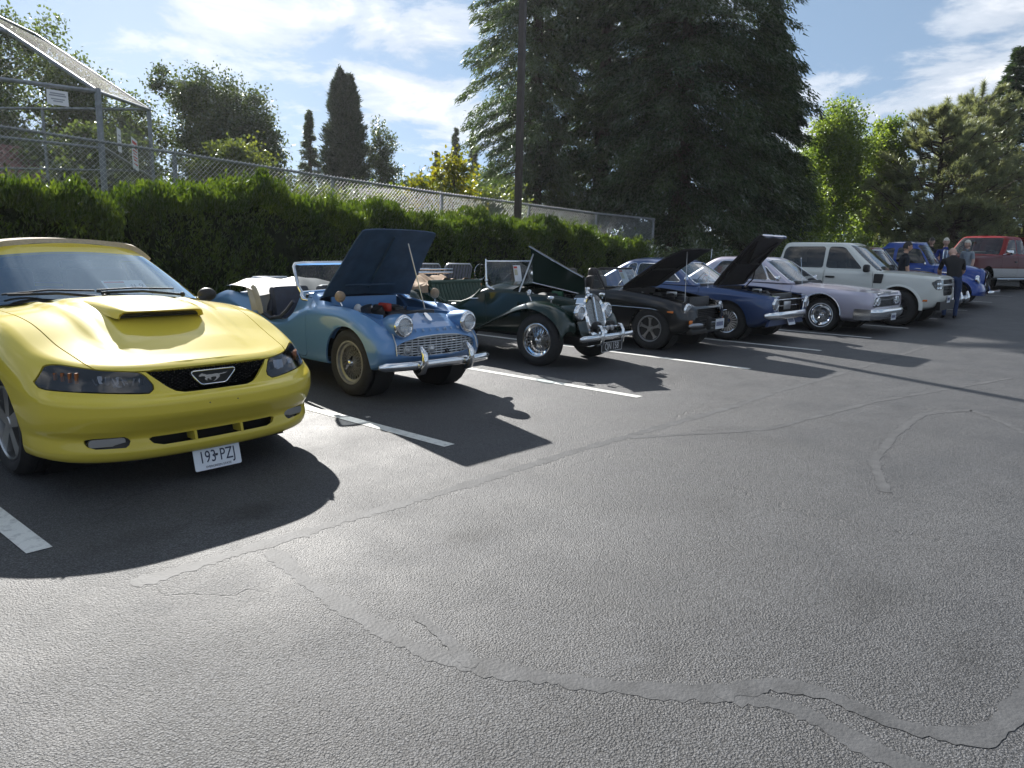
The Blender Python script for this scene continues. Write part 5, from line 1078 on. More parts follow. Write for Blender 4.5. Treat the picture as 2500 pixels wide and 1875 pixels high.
def engine(root, x0, x1, z, hw, accent, extra=True, name='engine'):
    L = x0 - x1; cx = (x0 + x1)/2; IRON = add_noise(principled('engine_iron', (.05, .05, .055), .5, .4), 20, .3)
    m = MB(); m.box((cx, 0, z - .16), (L*.62, .26, .30), bev=.02); m.box((cx - .02, 0, z), (L*.58, .15, .09), bev=.03); e = m.build(name, IRON, root, 40)
    m = MB(); m.box((cx - .02, .0, z + .05), (L*.50, .12, .05), bev=.02); m.build('rocker_cover', BLACKPL, e, 40); m = MB(); m.box((cx + .08, -.12, z + .07), (.16, .05, .08), bev=.01); m.build('coil_cover', accent, e, 40)
    for k, (dx, dy) in enumerate(((.10, -.20), (-.12, -.20))): m = MB(); m.lathe([(0, .06), (.062, .06), (.065, .02), (.065, -.05), (.03, -.06)], (cx + dx*L, dy, z + .01), (0, -.4, 1), 18); m.build('air_filter', DULLCHROME if k else BLACKPL, e, 40)
    m = MB()
    for k in range(4): m.tube([(cx + .16*L - k*.1*L, .07, z + .02), (cx + .1*L - k*.08*L, .16, z + .06), (cx - .02*L, .22, z - .02)], .006, 6)
    m.tube([(x0 - .06, .12, z - .02), (cx + .2*L, .1, z + .02), (cx + .1*L, .04, z + .05)], .02, 8); m.tube([(x0 - .05, -.1, z - .18), (cx + .2*L, -.14, z - .12)], .022, 8); m.build('hoses', RUBBER, e, 50)
    m = MB(); m.box((x1 + .12, .22, z - .02), (.17, .14, .16), bev=.01); m.build('battery', BLACKPL, e); m = MB(); m.box((x0 - .03, 0, z - .12), (.05, hw*1.5, .34), bev=.015); m.build('radiator', BLACKPL, e)
    m = MB(); m.ball((x1 + .10, -.18, z + .02), (.045, .045, .06), 12, 8); m.build('reservoir', WHITEP, e); return e
def tr_roadster():
    root = empty('roadster', (4.99, 5.74, 0), math.radians(-91.6), 'light blue roadster with its blue bonnet raised, cream tonneau and wire wheels', 'car', 'show cars parked in a row')
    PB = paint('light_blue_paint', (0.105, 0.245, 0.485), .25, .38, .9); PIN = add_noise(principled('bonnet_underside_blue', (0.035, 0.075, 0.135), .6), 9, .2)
    sx = lambda x: x if x > -.7 else (x + .7)*1.12 - .7
    def R(x, y, z): return [(sx(a), b, c) for a, b, c in zip(x, y, z)]
    cv = lambda k: curve([(sx(a), b) for a, b in k])
    rows = [
        R([.42, .40, .34, .28, 0, -.45, -.75, -1.15, -1.5, -2.24, -2.75, -2.85], [0, .30, .48, .54, .56, .58, .60, .60, .60, .56, .45, 0], [.28]*3 + [.27]*6 + [.28, .34, .36]),
        R([.545, .53, .47, .40, 0, -.45, -.75, -1.15, -1.5, -2.24, -2.93, -3.05], [0, .33, .56, .635, .66, .655, .655, .655, .66, .67, .50, 0], [.36, .36, .35, .32, .29, .28, .28, .28, .29, .32, .40, .42]),
        R([.585, .565, .50, .43, 0, -.45, -.75, -1.15, -1.5, -2.24, -2.98, -3.12], [0, .34, .58, .655, .69, .68, .675, .675, .685, .70, .52, 0], [.45, .45, .45, .46, .48, .46, .45, .45, .46, .50, .50, .50]),
        R([.575, .555, .48, .40, 0, -.45, -.75, -1.15, -1.5, -2.24, -2.95, -3.08], [0, .34, .57, .645, .695, .685, .68, .68, .69, .702, .52, 0], [.555, .552, .55, .57, .63, .62, .60, .56, .58, .66, .58, .58]),
        R([.535, .512, .43, .345, 0, -.45, -.75, -1.15, -1.5, -2.24, -2.85, -2.98], [0, .33, .55, .62, .68, .675, .67, .67, .68, .688, .50, 0], [.635, .63, .625, .66, .75, .755, .72, .60, .63, .79, .66, .66]),
        R([.50, .475, .39, .31, 0, -.45, -.75, -1.15, -1.5, -2.24, -2.80, -2.92], [0, .32, .53, .595, .65, .65, .648, .650, .655, .655, .48, 0], [.672, .668, .665, .705, .805, .815, .775, .625, .66, .845, .70, .69])]
    zc = cv([(.53, .655), (.42, .715), (.25, .785), (.05, .840), (-.3, .905), (-.62, .955), (-.8, .985), (-.95, .985), (-1.8, .93), (-2.2, .90), (-2.6, .79), (-2.95, .66)])
    zv = cv([(.53, .64), (.42, .675), (.25, .735), (.05, .785), (-.3, .85), (-.62, .915), (-.8, .95), (-1.2, .90), (-1.9, .88), (-2.3, .85), (-2.6, .76), (-2.95, .65)])
    zw = cv([(.50, .655), (.40, .70), (.25, .775), (.05, .832), (-.2, .852), (-.5, .85), (-.75, .82), (-1.0, .72), (-1.2, .66), (-1.5, .70), (-1.85, .84), (-2.2, .89), (-2.5, .82), (-2.9, .66)])
    S = shell2(rows, top_profile([(0, zc), (.30, lambda x: zc(x) - .014), (.53, zv), (.612, zw)]), 30, 110, 26)
    S = clip(*S, circ_fn(-.01, .325, .352, .36)); S = clip(*S, circ_fn(-2.42, .325, .335, .36))
    bon = rpoly([(.23, 0), (.23, .455), (.21, .475), (-.3, .53), (-.62, .575), (-.64, .57), (-.64, 0)], .015)
    S, HD = split(S, plan_fn(bon, .5), .003)
    cock = rpoly([(-.86, 0), (-.90, .40), (-1.00, .58), (-1.08, .63), (-1.6, .63), (-1.78, .58), (-1.86, .50), (-1.86, 0)], .06)
    S = clip(*S, plan_fn(cock, .5))
    gp = [(a, b) for a, b in [(.515*math.cos(t), .485 + (.120 if math.sin(t) > 0 else .085)*(abs(math.sin(t))**.8)*(1 if math.sin(t) > 0 else -1)) for t in np.linspace(0, 2*math.pi, 40, endpoint=False).tolist()]]
    S, _ = split(S, front_fn(gp, .38), .0)
    doors = []
    for s in (1, -1): S, D = split(S, side_fn(rpoly([(-.70, .31), (-.71, .9), (-1.62, .9), (-1.60, .45), (-1.50, .31)], .05), s, .45), .003); doors.append(D)
    put(lip(S, .02), 'body', PB, root)
    for D in doors: put(slab(D, .03), 'door', PB, root)
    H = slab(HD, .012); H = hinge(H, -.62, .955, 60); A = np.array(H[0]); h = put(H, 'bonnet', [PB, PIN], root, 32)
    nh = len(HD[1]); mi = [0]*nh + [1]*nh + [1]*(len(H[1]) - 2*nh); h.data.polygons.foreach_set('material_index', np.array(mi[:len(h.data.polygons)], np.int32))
    for pts in ([(.13, 0, .80), (-.55, 0, .93)], [(-.50, -.32, .905), (-.50, .32, .905)]):
        m = MB(); m.tube(pts, .016, 6, sq=(1, .6)); m2 = hinge((m.v, m.f), -.62, .955, 60); mesh_obj('bonnet_brace', m2[0], m2[1], PIN, h, 40)
    tip = hinge(([(.06, .20, .80)], []), -.62, .955, 60)[0][0]; m = MB(); m.tube([(.0, .30, .80), tip], .006, 6); m.build('prop_rod', DULLCHROME, root)
    # engine bay
    m = MB(); m.box((-.2, 0, .50), (.84, .84, .04)); [m.box((-.2, s*.425, .64), (.84, .02, .30)) for s in (1, -1)]; m.box((-.625, 0, .70), (.02, .84, .42)); m.box((.21, 0, .60), (.02, .7, .24)); m.build('engine_bay', PB, root)
    engine(root, .18, -.60, .76, .38, principled('red_rocker', (.35, .03, .02), .4))
    # grille: pressed alloy egg-crate
    ALU = principled('anodised_alloy', (.62, .63, .64), .38, .55); g = MB(); g.prism([(a*1.02, b) for a, b in gp], (.455, 0, 0), (0, 1, 0), (0, 0, 1), (-.01, 0, 0)); gr = g.build('grille', DARK, root, None)
    fx = lambda y: .548 - .20*y*y
    def span(vals, isrow):
        return vals
    for zz in np.linspace(.415, .585, 8).tolist():
        ys = np.linspace(-.52, .52, 80); ins = ys[sd_poly(ys, np.full(80, zz), gp) < -.003]
        if len(ins) > 4: m = MB(); m.tube([(fx(y), y, zz) for y in np.linspace(ins[0], ins[-1], 14).tolist()],   .0065, 6, sq=(1.0, 1.6)); m.build('grille_bar', ALU, gr, 40)
    for yy in np.linspace(-.46, .46, 14).tolist():
        zs = np.linspace(.37, .63, 60); ins = zs[sd_poly(np.full(60, yy), zs, gp) < -.003]
        if len(ins) > 4: m = MB(); m.box((fx(yy) - .003, yy, (ins[0] + ins[-1])/2), (.018, .007, ins[-1] - ins[0])); m.build('grille_bar', ALU, gr)
    m = MB(); m.tube([(fx(a) + .008, a*1.005, b) for a, b in gp], .008, 6, closed=True); m.build('grille_surround', ALU, gr, 50)
    for y, z, r, mt in ((-.375, .475, .040, LAMPLENS), (-.10, .475, .036, DULLCHROME), (.375, .475, .040, LAMPLENS)):
        m = MB(); m.lathe([(0, .026), (r*.7, .02), (r, .0), (r, -.03)], (fx(y) + .012, y, z), (1, 0, 0), 24); q = m.build('side_lamp' if mt is LAMPLENS else 'grille_badge', mt, gr, 50); m = MB(); m.lathe([(r, .004), (r + .006, .003), (r + .007, -.02)], (fx(y) + .012, y, z), (1, 0, 0), 24); m.build('lamp_ring', ALU, q if False else gr, 50)
    m = MB(); m.lathe([(.012, .01), (.022, .006), (.022, -.02)], (fx(.09) + .01, .10, .445), (1, 0, 0), 16); m.build('crank_hole', DARK, gr)
    # lamps in body-coloured pods
    for s in (1, -1):
        m = MB(); m.lathe([(.112, .0), (.116, -.03), (.112, -.10), (.095, -.20), (.05, -.30), (0.0, -.34)], (.525, s*.415, .705), (1, s*.03, -.02), 32); m.build('lamp_pod', PB, root, 60); headlamp(root, (.535, s*.415, .705), .092, (1, s*.03, 0), rim_w=.018)
    # bumper and overriders
    bp = [(.62 - .55*max(abs(y) - .30, 0)**2.0, y, .345) for y in np.linspace(-.71, .71, 25).tolist()]; m = MB(); m.tube(bp, [.02] + [.042]*23 + [.02], 14, sq=(1.0, .75)); m.build('bumper', CHROME, root, 60)
    for y in (-.30, .30): m = MB(); m.tube([(.60, y, .26), (.665, y, .29), (.690, y, .36), (.685, y, .45), (.635, y, .50), (.58, y, .495)], [.02, .036, .040, .036, .028, .014], 12, sq=(1, .85)); m.build('overrider', CHROME, root, 60)
    # badges and lettering
    m = MB(); m.prism([(-.022, -.05), (0, -.06), (.022, -.05), (.03, .0), (.02, .05), (0, .06), (-.02, .05), (-.03, .0)], (.378, 0, .752), (0, 1, 0), Vector((-.55, 0, .42)).normalized(), (.012, 0, .016)); m.build('badge', CHROME, root, None)
    sp = [-.27, -.18, -.095, 0, .095, .185, .275]
    for ch, y in zip('TRIUMPH', sp): xx = .520 - .12*y*y; text_obj('letter', ch, (xx + .010, y, .655), (0, 1, 0), (-.5, 0, .75), .042, CHROME, root, .006)
    # wing beading
    for s in (1, -1): m = MB(); m.tube([(.555, s*.52, .44), (.535, s*.515, .54), (.47, s*.50, .63), (.36, s*.485, .695), (.2, s*.47, .745)], .006, 6); m.build('wing_bead', DULLCHROME, root, 50)
    # windscreen
    WW = .645; zt = 1.235
    fr = [(-.80, -WW, .945), (-.86, -WW - .012, 1.03), (-.95, -WW, zt - .03), (-.965, -WW + .025, zt - .004)] + [(-.955 + .05*(1 - (y/WW)**2), y, zt + .012*(1 - (y/WW)**2)) for y in np.linspace(-WW + .1, WW - .1, 9).tolist()] + [(-.965, WW - .025, zt - .004), (-.95, WW, zt - .03), (-.86, WW + .012, 1.03), (-.80, WW, .945)]
    m = MB(); m.tube(fr, .014, 8, sq=(1, 1.5)); m.build('windshield_frame', CHROME, root, 50); m = MB(); m.tube([(-.80 + .05*(1 - (y/WW)**2), y, .955 + .025*(1 - (y/WW)**2)) for y in np.linspace(-WW, WW, 11).tolist()], .013, 8); m.build('windshield_frame', CHROME, root, 50)
    for s in (1, -1): m = MB(); m.tube([(-.80, s*(WW + .005), .955), (-.79, s*(WW + .015), .915), (-.74, s*(WW + .02), .885), (-.67, s*(WW + .015), .88)], [.018, .024, .022, .008], 8); m.build('windshield_stanchion', CHROME, root, 50)
    G = [[(-.80 + .05*(1 - (y/WW)**2) - .155*t, y, .96 + (zt - .965)*t) for y in np.linspace(-WW, WW, 13).tolist()] for t in (0, .5, 1)]; m = MB(); m.grid(G); m.build('windshield', GLASSD, root, 60)
    # cockpit
    DK = add_noise(principled('dark_blue_leather', (.022, .03, .055), .5), 25, .2); TRIM = add_noise(principled('blue_grey_trim', (.10, .13, .14), .6), 20, .15)
    m = MB(); m.box((-1.3, 0, .34), (.95, 1.16, .04)); m.box((-1.78, 0, .60), (.03, 1.12, .5)); m.box((-.84, 0, .72), (.03, 1.14, .42)); m.build('cockpit_floor', DK, root); m = MB(); m.tube([(-.90, y, .90 - .02*(y/.5)**2) for y in np.linspace(-.55, .55, 9).tolist()], .035, 10); m.build('dashboard_roll', DK, root, 60)
    for s in (1, -1):
        seat(root, (-1.36, s*.30, .48), .46, DK, .50, .46); m = MB(); m.tube([(-1.62, s*.30 + .24*math.cos(t), .70 + .22*math.sin(t)) for t in np.linspace(0, math.pi, 13).tolist()], .035, 8); m.build('seat_roll', DK, root, 60)
        m = MB(); m.tube([(-.98, s*.635, .85), (-1.08, s*.655, .75), (-1.2, s*.66, .675), (-1.40, s*.665, .645), (-1.58, s*.66, .69), (-1.68, s*.65, .76)], .022, 8); m.build('door_capping', DK, root, 60)
        m = MB(); m.box((-1.1, s*.60, .52), (.72, .02, .26), bev=.01); m.build('door_trim', TRIM, root)
    steering_wheel(root, (-1.06, .30, .84), .20)
    # cream tonneau folded over the rear
    CREAM = add_noise(principled('cream_vinyl', (.36, .345, .31), .6), 12, .06, bump=.25, bscale=10, dist=.01)
    def tz(x, y): t = (-x - 1.66)/.76; return .915 + .115*math.sin(min(t*1.25, 1)*math.pi/2) - .05*abs(y)**3.5 + .010*math.sin(y*7 + x*6) + .008*math.sin(y*13 + x*9) - .25*max(t - .85, 0)
    G = [[(x + .05*abs(y)**3, y*.665, tz(x, y)) for y in np.linspace(-1, 1, 21).tolist()] for x in np.linspace(-1.66, -2.42, 11).tolist()]
    m = MB(); m.grid(G); ton = m.build('tonneau', CREAM, root, 60)
    G = [[(-1.66 + .05*abs(y)**3 - .05*t + .02*math.sin(9*y + 3*t), y*.665, tz(-1.66, y) - .27*t) for y in np.linspace(-1, 1, 21).tolist()] for t in (0, .15, .4, .7, 1)]; m = MB(); m.grid(G, flip=True); m.build('tonneau_front', CREAM, ton, 60)
    for s in (1, -1): m = MB(); m.grid([[(-1.50 - .24*t - .22*(1 - u)**1.5 + .0*u, s*(.645 + .045*math.sin(u*math.pi*.5) + .01*math.sin(9*t)), .965 - .27*u + .02*math.sin(7*t + 3*u)) for t in np.linspace(0, 1, 6).tolist()] for u in np.linspace(0, 1, 9).tolist()]); m.build('tonneau_flap', CREAM, ton, 60)
    # wing mirrors under tan covers
    TAN = add_noise(principled('tan_cover', (.30, .22, .15), .8), 30, .2)
    for s in (1, -1): m = MB(); m.tube([(-.18, s*.60, .855), (-.20, s*.61, .90)], .008, 6); mm = m.build('wing_mirror', CHROME, root); m = MB(); m.lathe([(0, .05), (.03, .045), (.052, .02), (.055, -.005), (0, -.02)], (-.20, s*.61, .945), (1, 0, 0), 20); m.build('mirror_cover', TAN, mm, 60)
    # wheels
    WR = add_noise(principled('silver_painted_wire', (.30, .30, .30), .45, .6), 20, .15)
    for x in (-.01, -2.42):
        for s in (1, -1): make_wheel(root, (x, s*.575, .325), .325, .150, .203, wire_style(WR, True), s); m = MB(); m.lathe([(0, -.22), (.365, -.22), (.365, .0)], (x, s*.60, .34), (0, s, 0), 24); m.build('wheel_well', DARK, root)
    m = MB(); m.box((-1.3, 0, .42), (2.9, .84, .26)); m.box((.25, 0, .33), (.35, .8, .10)); m.build('chassis', DARK, root)
    for s in (1, -1): m = MB(); m.lathe([(0, .03), (.03, .025), (.04, 0)], (-2.98, s*.40, .58), (-1, 0, 0), 16); m.build('tail_light', REDL, root)
    m = MB(); m.tube([(-3.12 + .3*max(abs(y) - .3, 0)**2, y, .42) for y in np.linspace(-.6, .6, 13).tolist()], .03, 10); m.build('rear_bumper', CHROME, root, 60)
    return root
TRR = tr_roadster()
# ================================================================ dark green vintage roadster
def sweep_fender(name, mat, root, path, s, thick=.012, edge=True):
    """path: list of (x, z, y_in, y_out, crown, drop): arched sheet following the wheel with a turned-down outer edge"""
    P = np.array(path, float); d = np.r_[0, np.cumsum(np.hypot(np.diff(P[:, 0]), np.diff(P[:, 1])))]; t = np.linspace(0, d[-1], 46); Q = cspl(d, P, t); G = []
    for x, z, yi, yo, cr, dr in Q.tolist():
        row = []
        for k in np.linspace(0, 1, 11).tolist():
            y = yi + (yo - yi)*k; zz = z + cr*(1 - (2*k - .9)**2) if True else z
            if k > .8: zz -= dr*((k - .8)/.2)**2
            row.append((x, s*y, zz))
        G.append(row)
    m = MB(); m.grid(G, flip=(s < 0)); V, F = slab((m.v, m.f), thick); return mesh_obj(name, V, F, mat, root, 45)
def mg_roadster():
    root = empty('vintage_roadster', (7.86, 5.82, 0), math.radians(-87.5), 'dark green vintage roadster with swept wings, upright chrome grille and folded bonnet', 'car', 'show cars parked in a row')
    PG = paint('dark_green_paint', (0.006, 0.022, 0.016), .0, .35, 1.0); TRIM = add_noise(principled('green_leather', (.03, .065, .045), .55), 25, .2); TANC = add_noise(principled('tan_canvas', (.42, .29, .19), .85), 30, .12, bump=.3, bscale=14, dist=.01)
    PIN = add_noise(principled('bonnet_underside_green', (.010, .018, .014), .5), 9, .2)
    # narrow body: scuttle, cockpit tub, doors
    def R(x, y, z): return list(zip(x, y, z))
    rows = [R([.30, .29, .27, .0, -.55, -.9, -1.3, -1.62, -2.0, -2.45, -2.62, -2.65], [0, .14, .20, .26, .40, .50, .56, .57, .55, .48, .30, 0], [.36]*12),
            R([.32, .31, .29, .0, -.55, -.9, -1.3, -1.62, -2.0, -2.45, -2.66, -2.70], [0, .15, .22, .30, .45, .55, .60, .605, .59, .52, .32, 0], [.42]*12),
            R([.32, .31, .29, .0, -.55, -.9, -1.3, -1.62, -2.0, -2.45, -2.68, -2.72], [0, .16, .23, .315, .47, .565, .61, .615, .60, .53, .33, 0], [.62]*12),
            R([.32, .31, .29, .0, -.55, -.9, -1.3, -1.62, -2.0, -2.45, -2.66, -2.70], [0, .16, .23, .315, .47, .56, .60, .60, .59, .52, .32, 0], [.80, .80, .80, .83, .875, .87, .70, .66, .80, .82, .80, .80]),
            R([.31, .30, .28, .0, -.55, -.9, -1.3, -1.62, -2.0, -2.45, -2.63, -2.67], [0, .145, .21, .285, .44, .53, .57, .57, .56, .49, .30, 0], [.835, .835, .835, .87, .915, .91, .73, .69, .84, .86, .84, .84])]
    S = shell(rows, 90, 18, curve([(-2.7, .02), (-2.0, .03), (-1.2, .08), (-.9, .09), (-.5, .075), (0, .05), (.3, .03)]), 14, smooth=.6)
    cock = rpoly([(-.92, 0), (-.95, .30), (-1.02, .50), (-1.2, .56), (-1.9, .56), (-2.02, .50), (-2.02, 0)], .05); S = clip(*S, plan_fn(cock, .6))
    bon = rpoly([(.29, 0), (.285, .22), (-.2, .345), (-.52, .45), (-.54, .44), (-.54, 0)], .01)
    S = clip(*S, plan_fn(bon, .66))
    doors = []
    for s in (1, -1): S, D = split(S, side_fn(rpoly([(-.88, .44), (-.90, 1.0), (-1.62, 1.0), (-1.62, .55), (-1.50, .44)], .04), s, .3), .003); doors.append(D)
    put(lip(S, .02), 'body', PG, root)
    for D in doors:
        d = put(slab(D, .03), 'door', PG, root); s = 1 if np.mean([v[1] for v in D[0]]) > 0 else -1; m = MB(); m.tube([(-1.0, s*.60, .78), (-1.01, s*.63, .78), (-1.10, s*.635, .775)], .010, 6); m.build('handle', CHROME, d)
    for s in (1, -1):
        for k in range(13):
            x = -.44 + .046*k; yy = s*(.4455 - .34*(x + .44)*.80 + .014); m = MB(); m.box((x, yy, .70), (.012, .022, .13), Matrix.Rotation(s*.27, 3, 'Z'), bev=.004); m.build('louvre', PG, root)
    # bonnet: top leaf folded up, hinged along the centre line
    for s, ang in ((1, 0), (-1, 76)):
        G = []
        for x, hw, ze, zc_ in ((.29, .215, .835, .868), (0, .285, .87, .922), (-.30, .37, .895, .965), (-.54, .44, .915, .99)):
            w2 = hw if s > 0 else hw*1.2; G.append([(x, s*w2*k, zc_ - (zc_ - ze)*k**2.2) for k in np.linspace(0, 1, 7).tolist()] + [(x, s*(w2 + .004), ze - .03)])
        m = MB(); m.grid(G, flip=(s > 0)); V, F = slab((m.v, m.f), .010); h0 = Vector((.29, 0, .868)); ax = Vector((-.83, 0, .122)).normalized(); M = Matrix.Translation(h0) @ Matrix.Rotation(math.radians(ang if s < 0 else 0), 4, ax) @ Matrix.Translation(-h0)
        V = [M @ Vector(v) for v in V]; o = mesh_obj('bonnet_leaf', V, F, [PG, PIN], root, 40); n = len(m.f); o.data.polygons.foreach_set('material_index', np.array(([0]*n + [1]*(len(F) - n))[:len(o.data.polygons)], np.int32))
        e = [M @ Vector(G[i][-1]) for i in range(4)]; m = MB(); m.tube(e, .008, 6); m.build('bonnet_edge', CHROME, o, 50)
    m = MB(); m.tube([(.30, 0, .875), (-.54, 0, .997)], .009, 8); m.build('bonnet_hinge', CHROME, root, 50)
    m = MB(); m.tube([(-.46, -.42, .86), (-.44, -.13, 1.40)], .010, 6); m.build('bonnet_prop', DULLCHROME, root)
    m = MB(); m.box((-.12, 0, .58), (.8, .5, .04)); m.box((-.54, 0, .75), (.03, .85, .32)); m.build('engine_bay', PIN, root); engine(root, .26, -.52, .80, .2, principled('engine_green_cover', (.02, .10, .05), .4))
    # radiator shell and grille
    rp = rpoly([(-.205, .38), (.205, .38), (.225, .60), (.22, .80), (.12, .89), (0, .905), (-.12, .89), (-.22, .80), (-.225, .60)], .05); lean = .13
    rx = lambda z: .53 - lean*(z - .38)/.5
    def ring(k, dx): return [(rx(.38 + (b - .38)) + dx, a*k, .62 + (b - .62)*k) for a, b in rp]
    A, B, C, D = ring(1.0, -.16), ring(1.0, -.01), ring(.95, .012), ring(.80, .006); E = ring(.78, -.03); n = len(rp); m = MB()
    for U, W in ((A, B), (B, C), (C, D), (D, E)): m.add(U + W, [(i, (i + 1) % n, n + (i + 1) % n, n + i) for i in range(n)])
    m.build('radiator_shell', CHROME, root, 50); m = MB(); m.add(E, [tuple(range(n))]); gr = m.build('grille', DARK, root, None)
    SLAT = principled('grille_slat_silver', (.62, .63, .63), .25, 1.0)
    for y in np.linspace(-.155, .155, 17).tolist():
        zs = np.linspace(.38, .90, 80); ins = zs[sd_poly(np.full(80, y/.78), .62 + (zs - .62)/.78, rp) < 0]; z0, z1 = ins[0], ins[-1]; m = MB(); m.prism([(-.0045, 0), (.0045, 0), (.0025, .018), (-.0025, .018)], (rx(z0) - .022, y, z0), (0, 1, 0), (1, 0, 0), (rx(z1) - rx(z0), 0, z1 - z0)); m.build('grille_slat', SLAT, gr, None)
    m = MB(); m.tube([(rx(.44) + .014, 0, .44), (rx(.86) + .012, 0, .86)], .012, 8); m.build('grille_bar', CHROME, gr); m = MB(); m.prism([(-.04, -.03), (.04, -.03), (.05, 0), (.04, .03), (-.04, .03), (-.05, 0)], (rx(.86) + .014, 0, .862), (0, 1, 0), (0, 0, 1), (.006, 0, 0)); m.build('badge', CHROME, gr, None)
    m = MB(); m.lathe([(0, .08), (.022, .075), (.03, .05), (.02, .02), (.028, 0)], (rx(.9) - .06, 0, .905), (0, 0, 1), 16); m.build('filler_cap', CHROME, root)
    # wings
    for s in (1, -1):
        path = [(.42, .40, .40, .67, .05, .05), (.40, .52, .36, .70, .06, .05), (.28, .655, .33, .715, .06, .045), (.10, .735, .34, .72, .05, .04), (-.10, .755, .36, .72, .045, .035), (-.35, .685, .42, .715, .035, .03), (-.65, .545, .48, .71, .02, .02), (-.95, .41, .53, .70, .01, .015), (-1.15, .345, .56, .70, .004, .01)]
        sweep_fender('front_wing', PG, root, path, s); sweep_fender('running_board', PG, root, [(-1.12, .345, .55, .71, .0, .01), (-1.4, .335, .55, .71, 0, .01), (-1.7, .34, .55, .71, 0, .01)], s)
        path = [(-1.66, .36, .52, .72, .01, .02), (-1.80, .48, .52, .73, .03, .03), (-1.98, .66, .52, .735, .045, .04), (-2.22, .78, .52, .735, .05, .05), (-2.50, .76, .50, .73, .05, .05), (-2.74, .62, .46, .71, .05, .05), (-2.86, .44, .42, .69, .04, .05)]; sweep_fender('rear_wing', PG, root, path, s)
        # inner valance between wing and chassis
        m = MB(); m.add([(.44, s*.40, .42), (.28, s*.335, .66), (-.10, s*.36, .76), (-.5, s*.44, .64), (-.5, s*.42, .36), (.40, s*.30, .36)], [(0, 1, 2, 3, 4, 5)]); m.build('inner_valance', PG, root, None)
        # lamps faired into the wings
        m = MB(); m.lathe([(.10, .01), (.106, -.03), (.102, -.12), (.08, -.24), (.04, -.34), (0, -.38)], (.44, s*.325, .675), (1, 0, -.03), 28); m.build('lamp_pod', PG, root, 60); headlamp(root, (.452, s*.325, .675), .088, (1, 0, 0), rim_w=.016)
        m = MB(); m.lathe([(0, .03), (.025, .02), (.028, -.02), (.015, -.06), (0, -.07)], (.20, s*.60, .855), (1, 0, 0), 16); m.tube([(.19, s*.60, .80), (.19, s*.60, .85)], .008, 6); m.build('side_lamp', CHROME, root, 50)
        m = MB(); m.tube([(-.10, s*.62, .80), (-.12, s*.63, .86)], .007, 6); q = m.build('wing_mirror', CHROME, root); m = MB(); m.lathe([(0, .02), (.04, .018), (.046, 0), (.03, -.025), (0, -.035)], (-.12, s*.635, .90), (1, 0, 0), 18); m.build('mirror_head', CHROME, q, 50)
    m = MB(); m.add([(.46, -.32, .40), (.46, .32, .40), (.40, .32, .56), (.40, -.32, .56)], [(0, 1, 2, 3)]); m.add([(.46, -.32, .40), (.46, .32, .40), (.50, .28, .33), (.50, -.28, .33)], [(3, 2, 1, 0)]); m.build('front_apron', PG, root, None)
    # bumper, overriders, horn and badges
    m = MB(); m.tube([(.70 - .20*max(abs(y) - .35, 0)**1.6, y, .385) for y in np.linspace(-.66, .66, 21).tolist()], [.016] + [.038]*19 + [.016], 12, sq=(1, .6)); m.build('bumper', CHROME, root, 60)
    for y in (-.245, .245): m = MB(); m.tube([(.66, y, .28), (.725, y, .31), (.735, y, .38), (.73, y, .46), (.70, y, .52), (.66, y, .525)], [.016, .026, .028, .026, .020, .01], 10); m.build('overrider', CHROME, root, 60)
    m = MB(); m.tube([(.67, -.25, .50), (.68, 0, .51), (.67, .25, .50)], .009, 8); m.build('badge_bar', CHROME, root)
    for y, r in ((-.055, .032), (.05, .035)): m = MB(); m.lathe([(0, .012), (r*.8, .01), (r, 0), (r, -.012)], (.69, y, .49), (1, 0, 0), 20); m.build('club_badge', DULLCHROME, root)
    for y in (-.165, .165): m = MB(); m.lathe([(0, .02), (.06, .03), (.075, .0), (.06, -.05), (0, -.07)], (.60, y, .50), (1, 0, 0), 20); m.build('fog_lamp', BLACKPL, root, 50)
    plate(root, (.725, .0, .26), .50, .125, 'QN 158', principled('plate_black', (.012, .012, .014), .3), principled('plate_silver', (.62, .63, .65), .35, .4), 0, size=.125, border=.004, sx=.80)
    # windscreen, aero screens
    wf = [(-.90, -.53, .95), (-.925, -.535, 1.27), (-.925, .535, 1.27), (-.90, .53, .95)]
    m = MB(); m.tube(wf, .011, 8); m.build('windshield_frame', CHROME, root); m = MB(); m.add([Vector(w) for w in wf], [(0, 1, 2, 3)]); m.build('windshield', GLASSD, root, None)
    for s in (1, -1):
        m = MB(); m.tube([(-.90, s*.535, .93), (-.915, s*.54, 1.10), (-.925, s*.54, 1.30)], [.018, .016, .012], 8); m.tube([(-.90, s*.54, .96), (-.84, s*.55, .93), (-.76, s*.545, .905)], [.02, .02, .01], 8); m.ball((-.905, s*.54, 1.02), .025, 10, 8); m.build('windshield_stanchion', CHROME, root, 50)
        m = MB(); pts = [(-.96, s*(.60 + .115*math.cos(t)), 1.13 + .10*math.sin(t)) for t in np.linspace(0, 2*math.pi, 24, endpoint=False).tolist()]; m.add(pts, [tuple(range(24))]); aw = m.build('wind_wing', GLASS, root, None); m = MB(); m.tube(pts, .005, 5, closed=True); m.build('wind_wing_rim', CHROME, aw)
        m = MB(); pts = [(-.82, s*.28 + .19*math.cos(t), .985 + .14*math.sin(t)) for t in np.linspace(0, math.pi, 16).tolist()]; m.add(pts, [tuple(range(16))]); m.build('aero_screen', GLASS, root, None)
        m = MB(); m.tube([(-.97, s*.575, .90), (-1.10, s*.585, .78), (-1.3, s*.59, .715), (-1.6, s*.59, .70), (-1.75, s*.585, .76), (-1.92, s*.57, .87)], .016, 8); m.build('cockpit_edge', TRIM, root, 60)
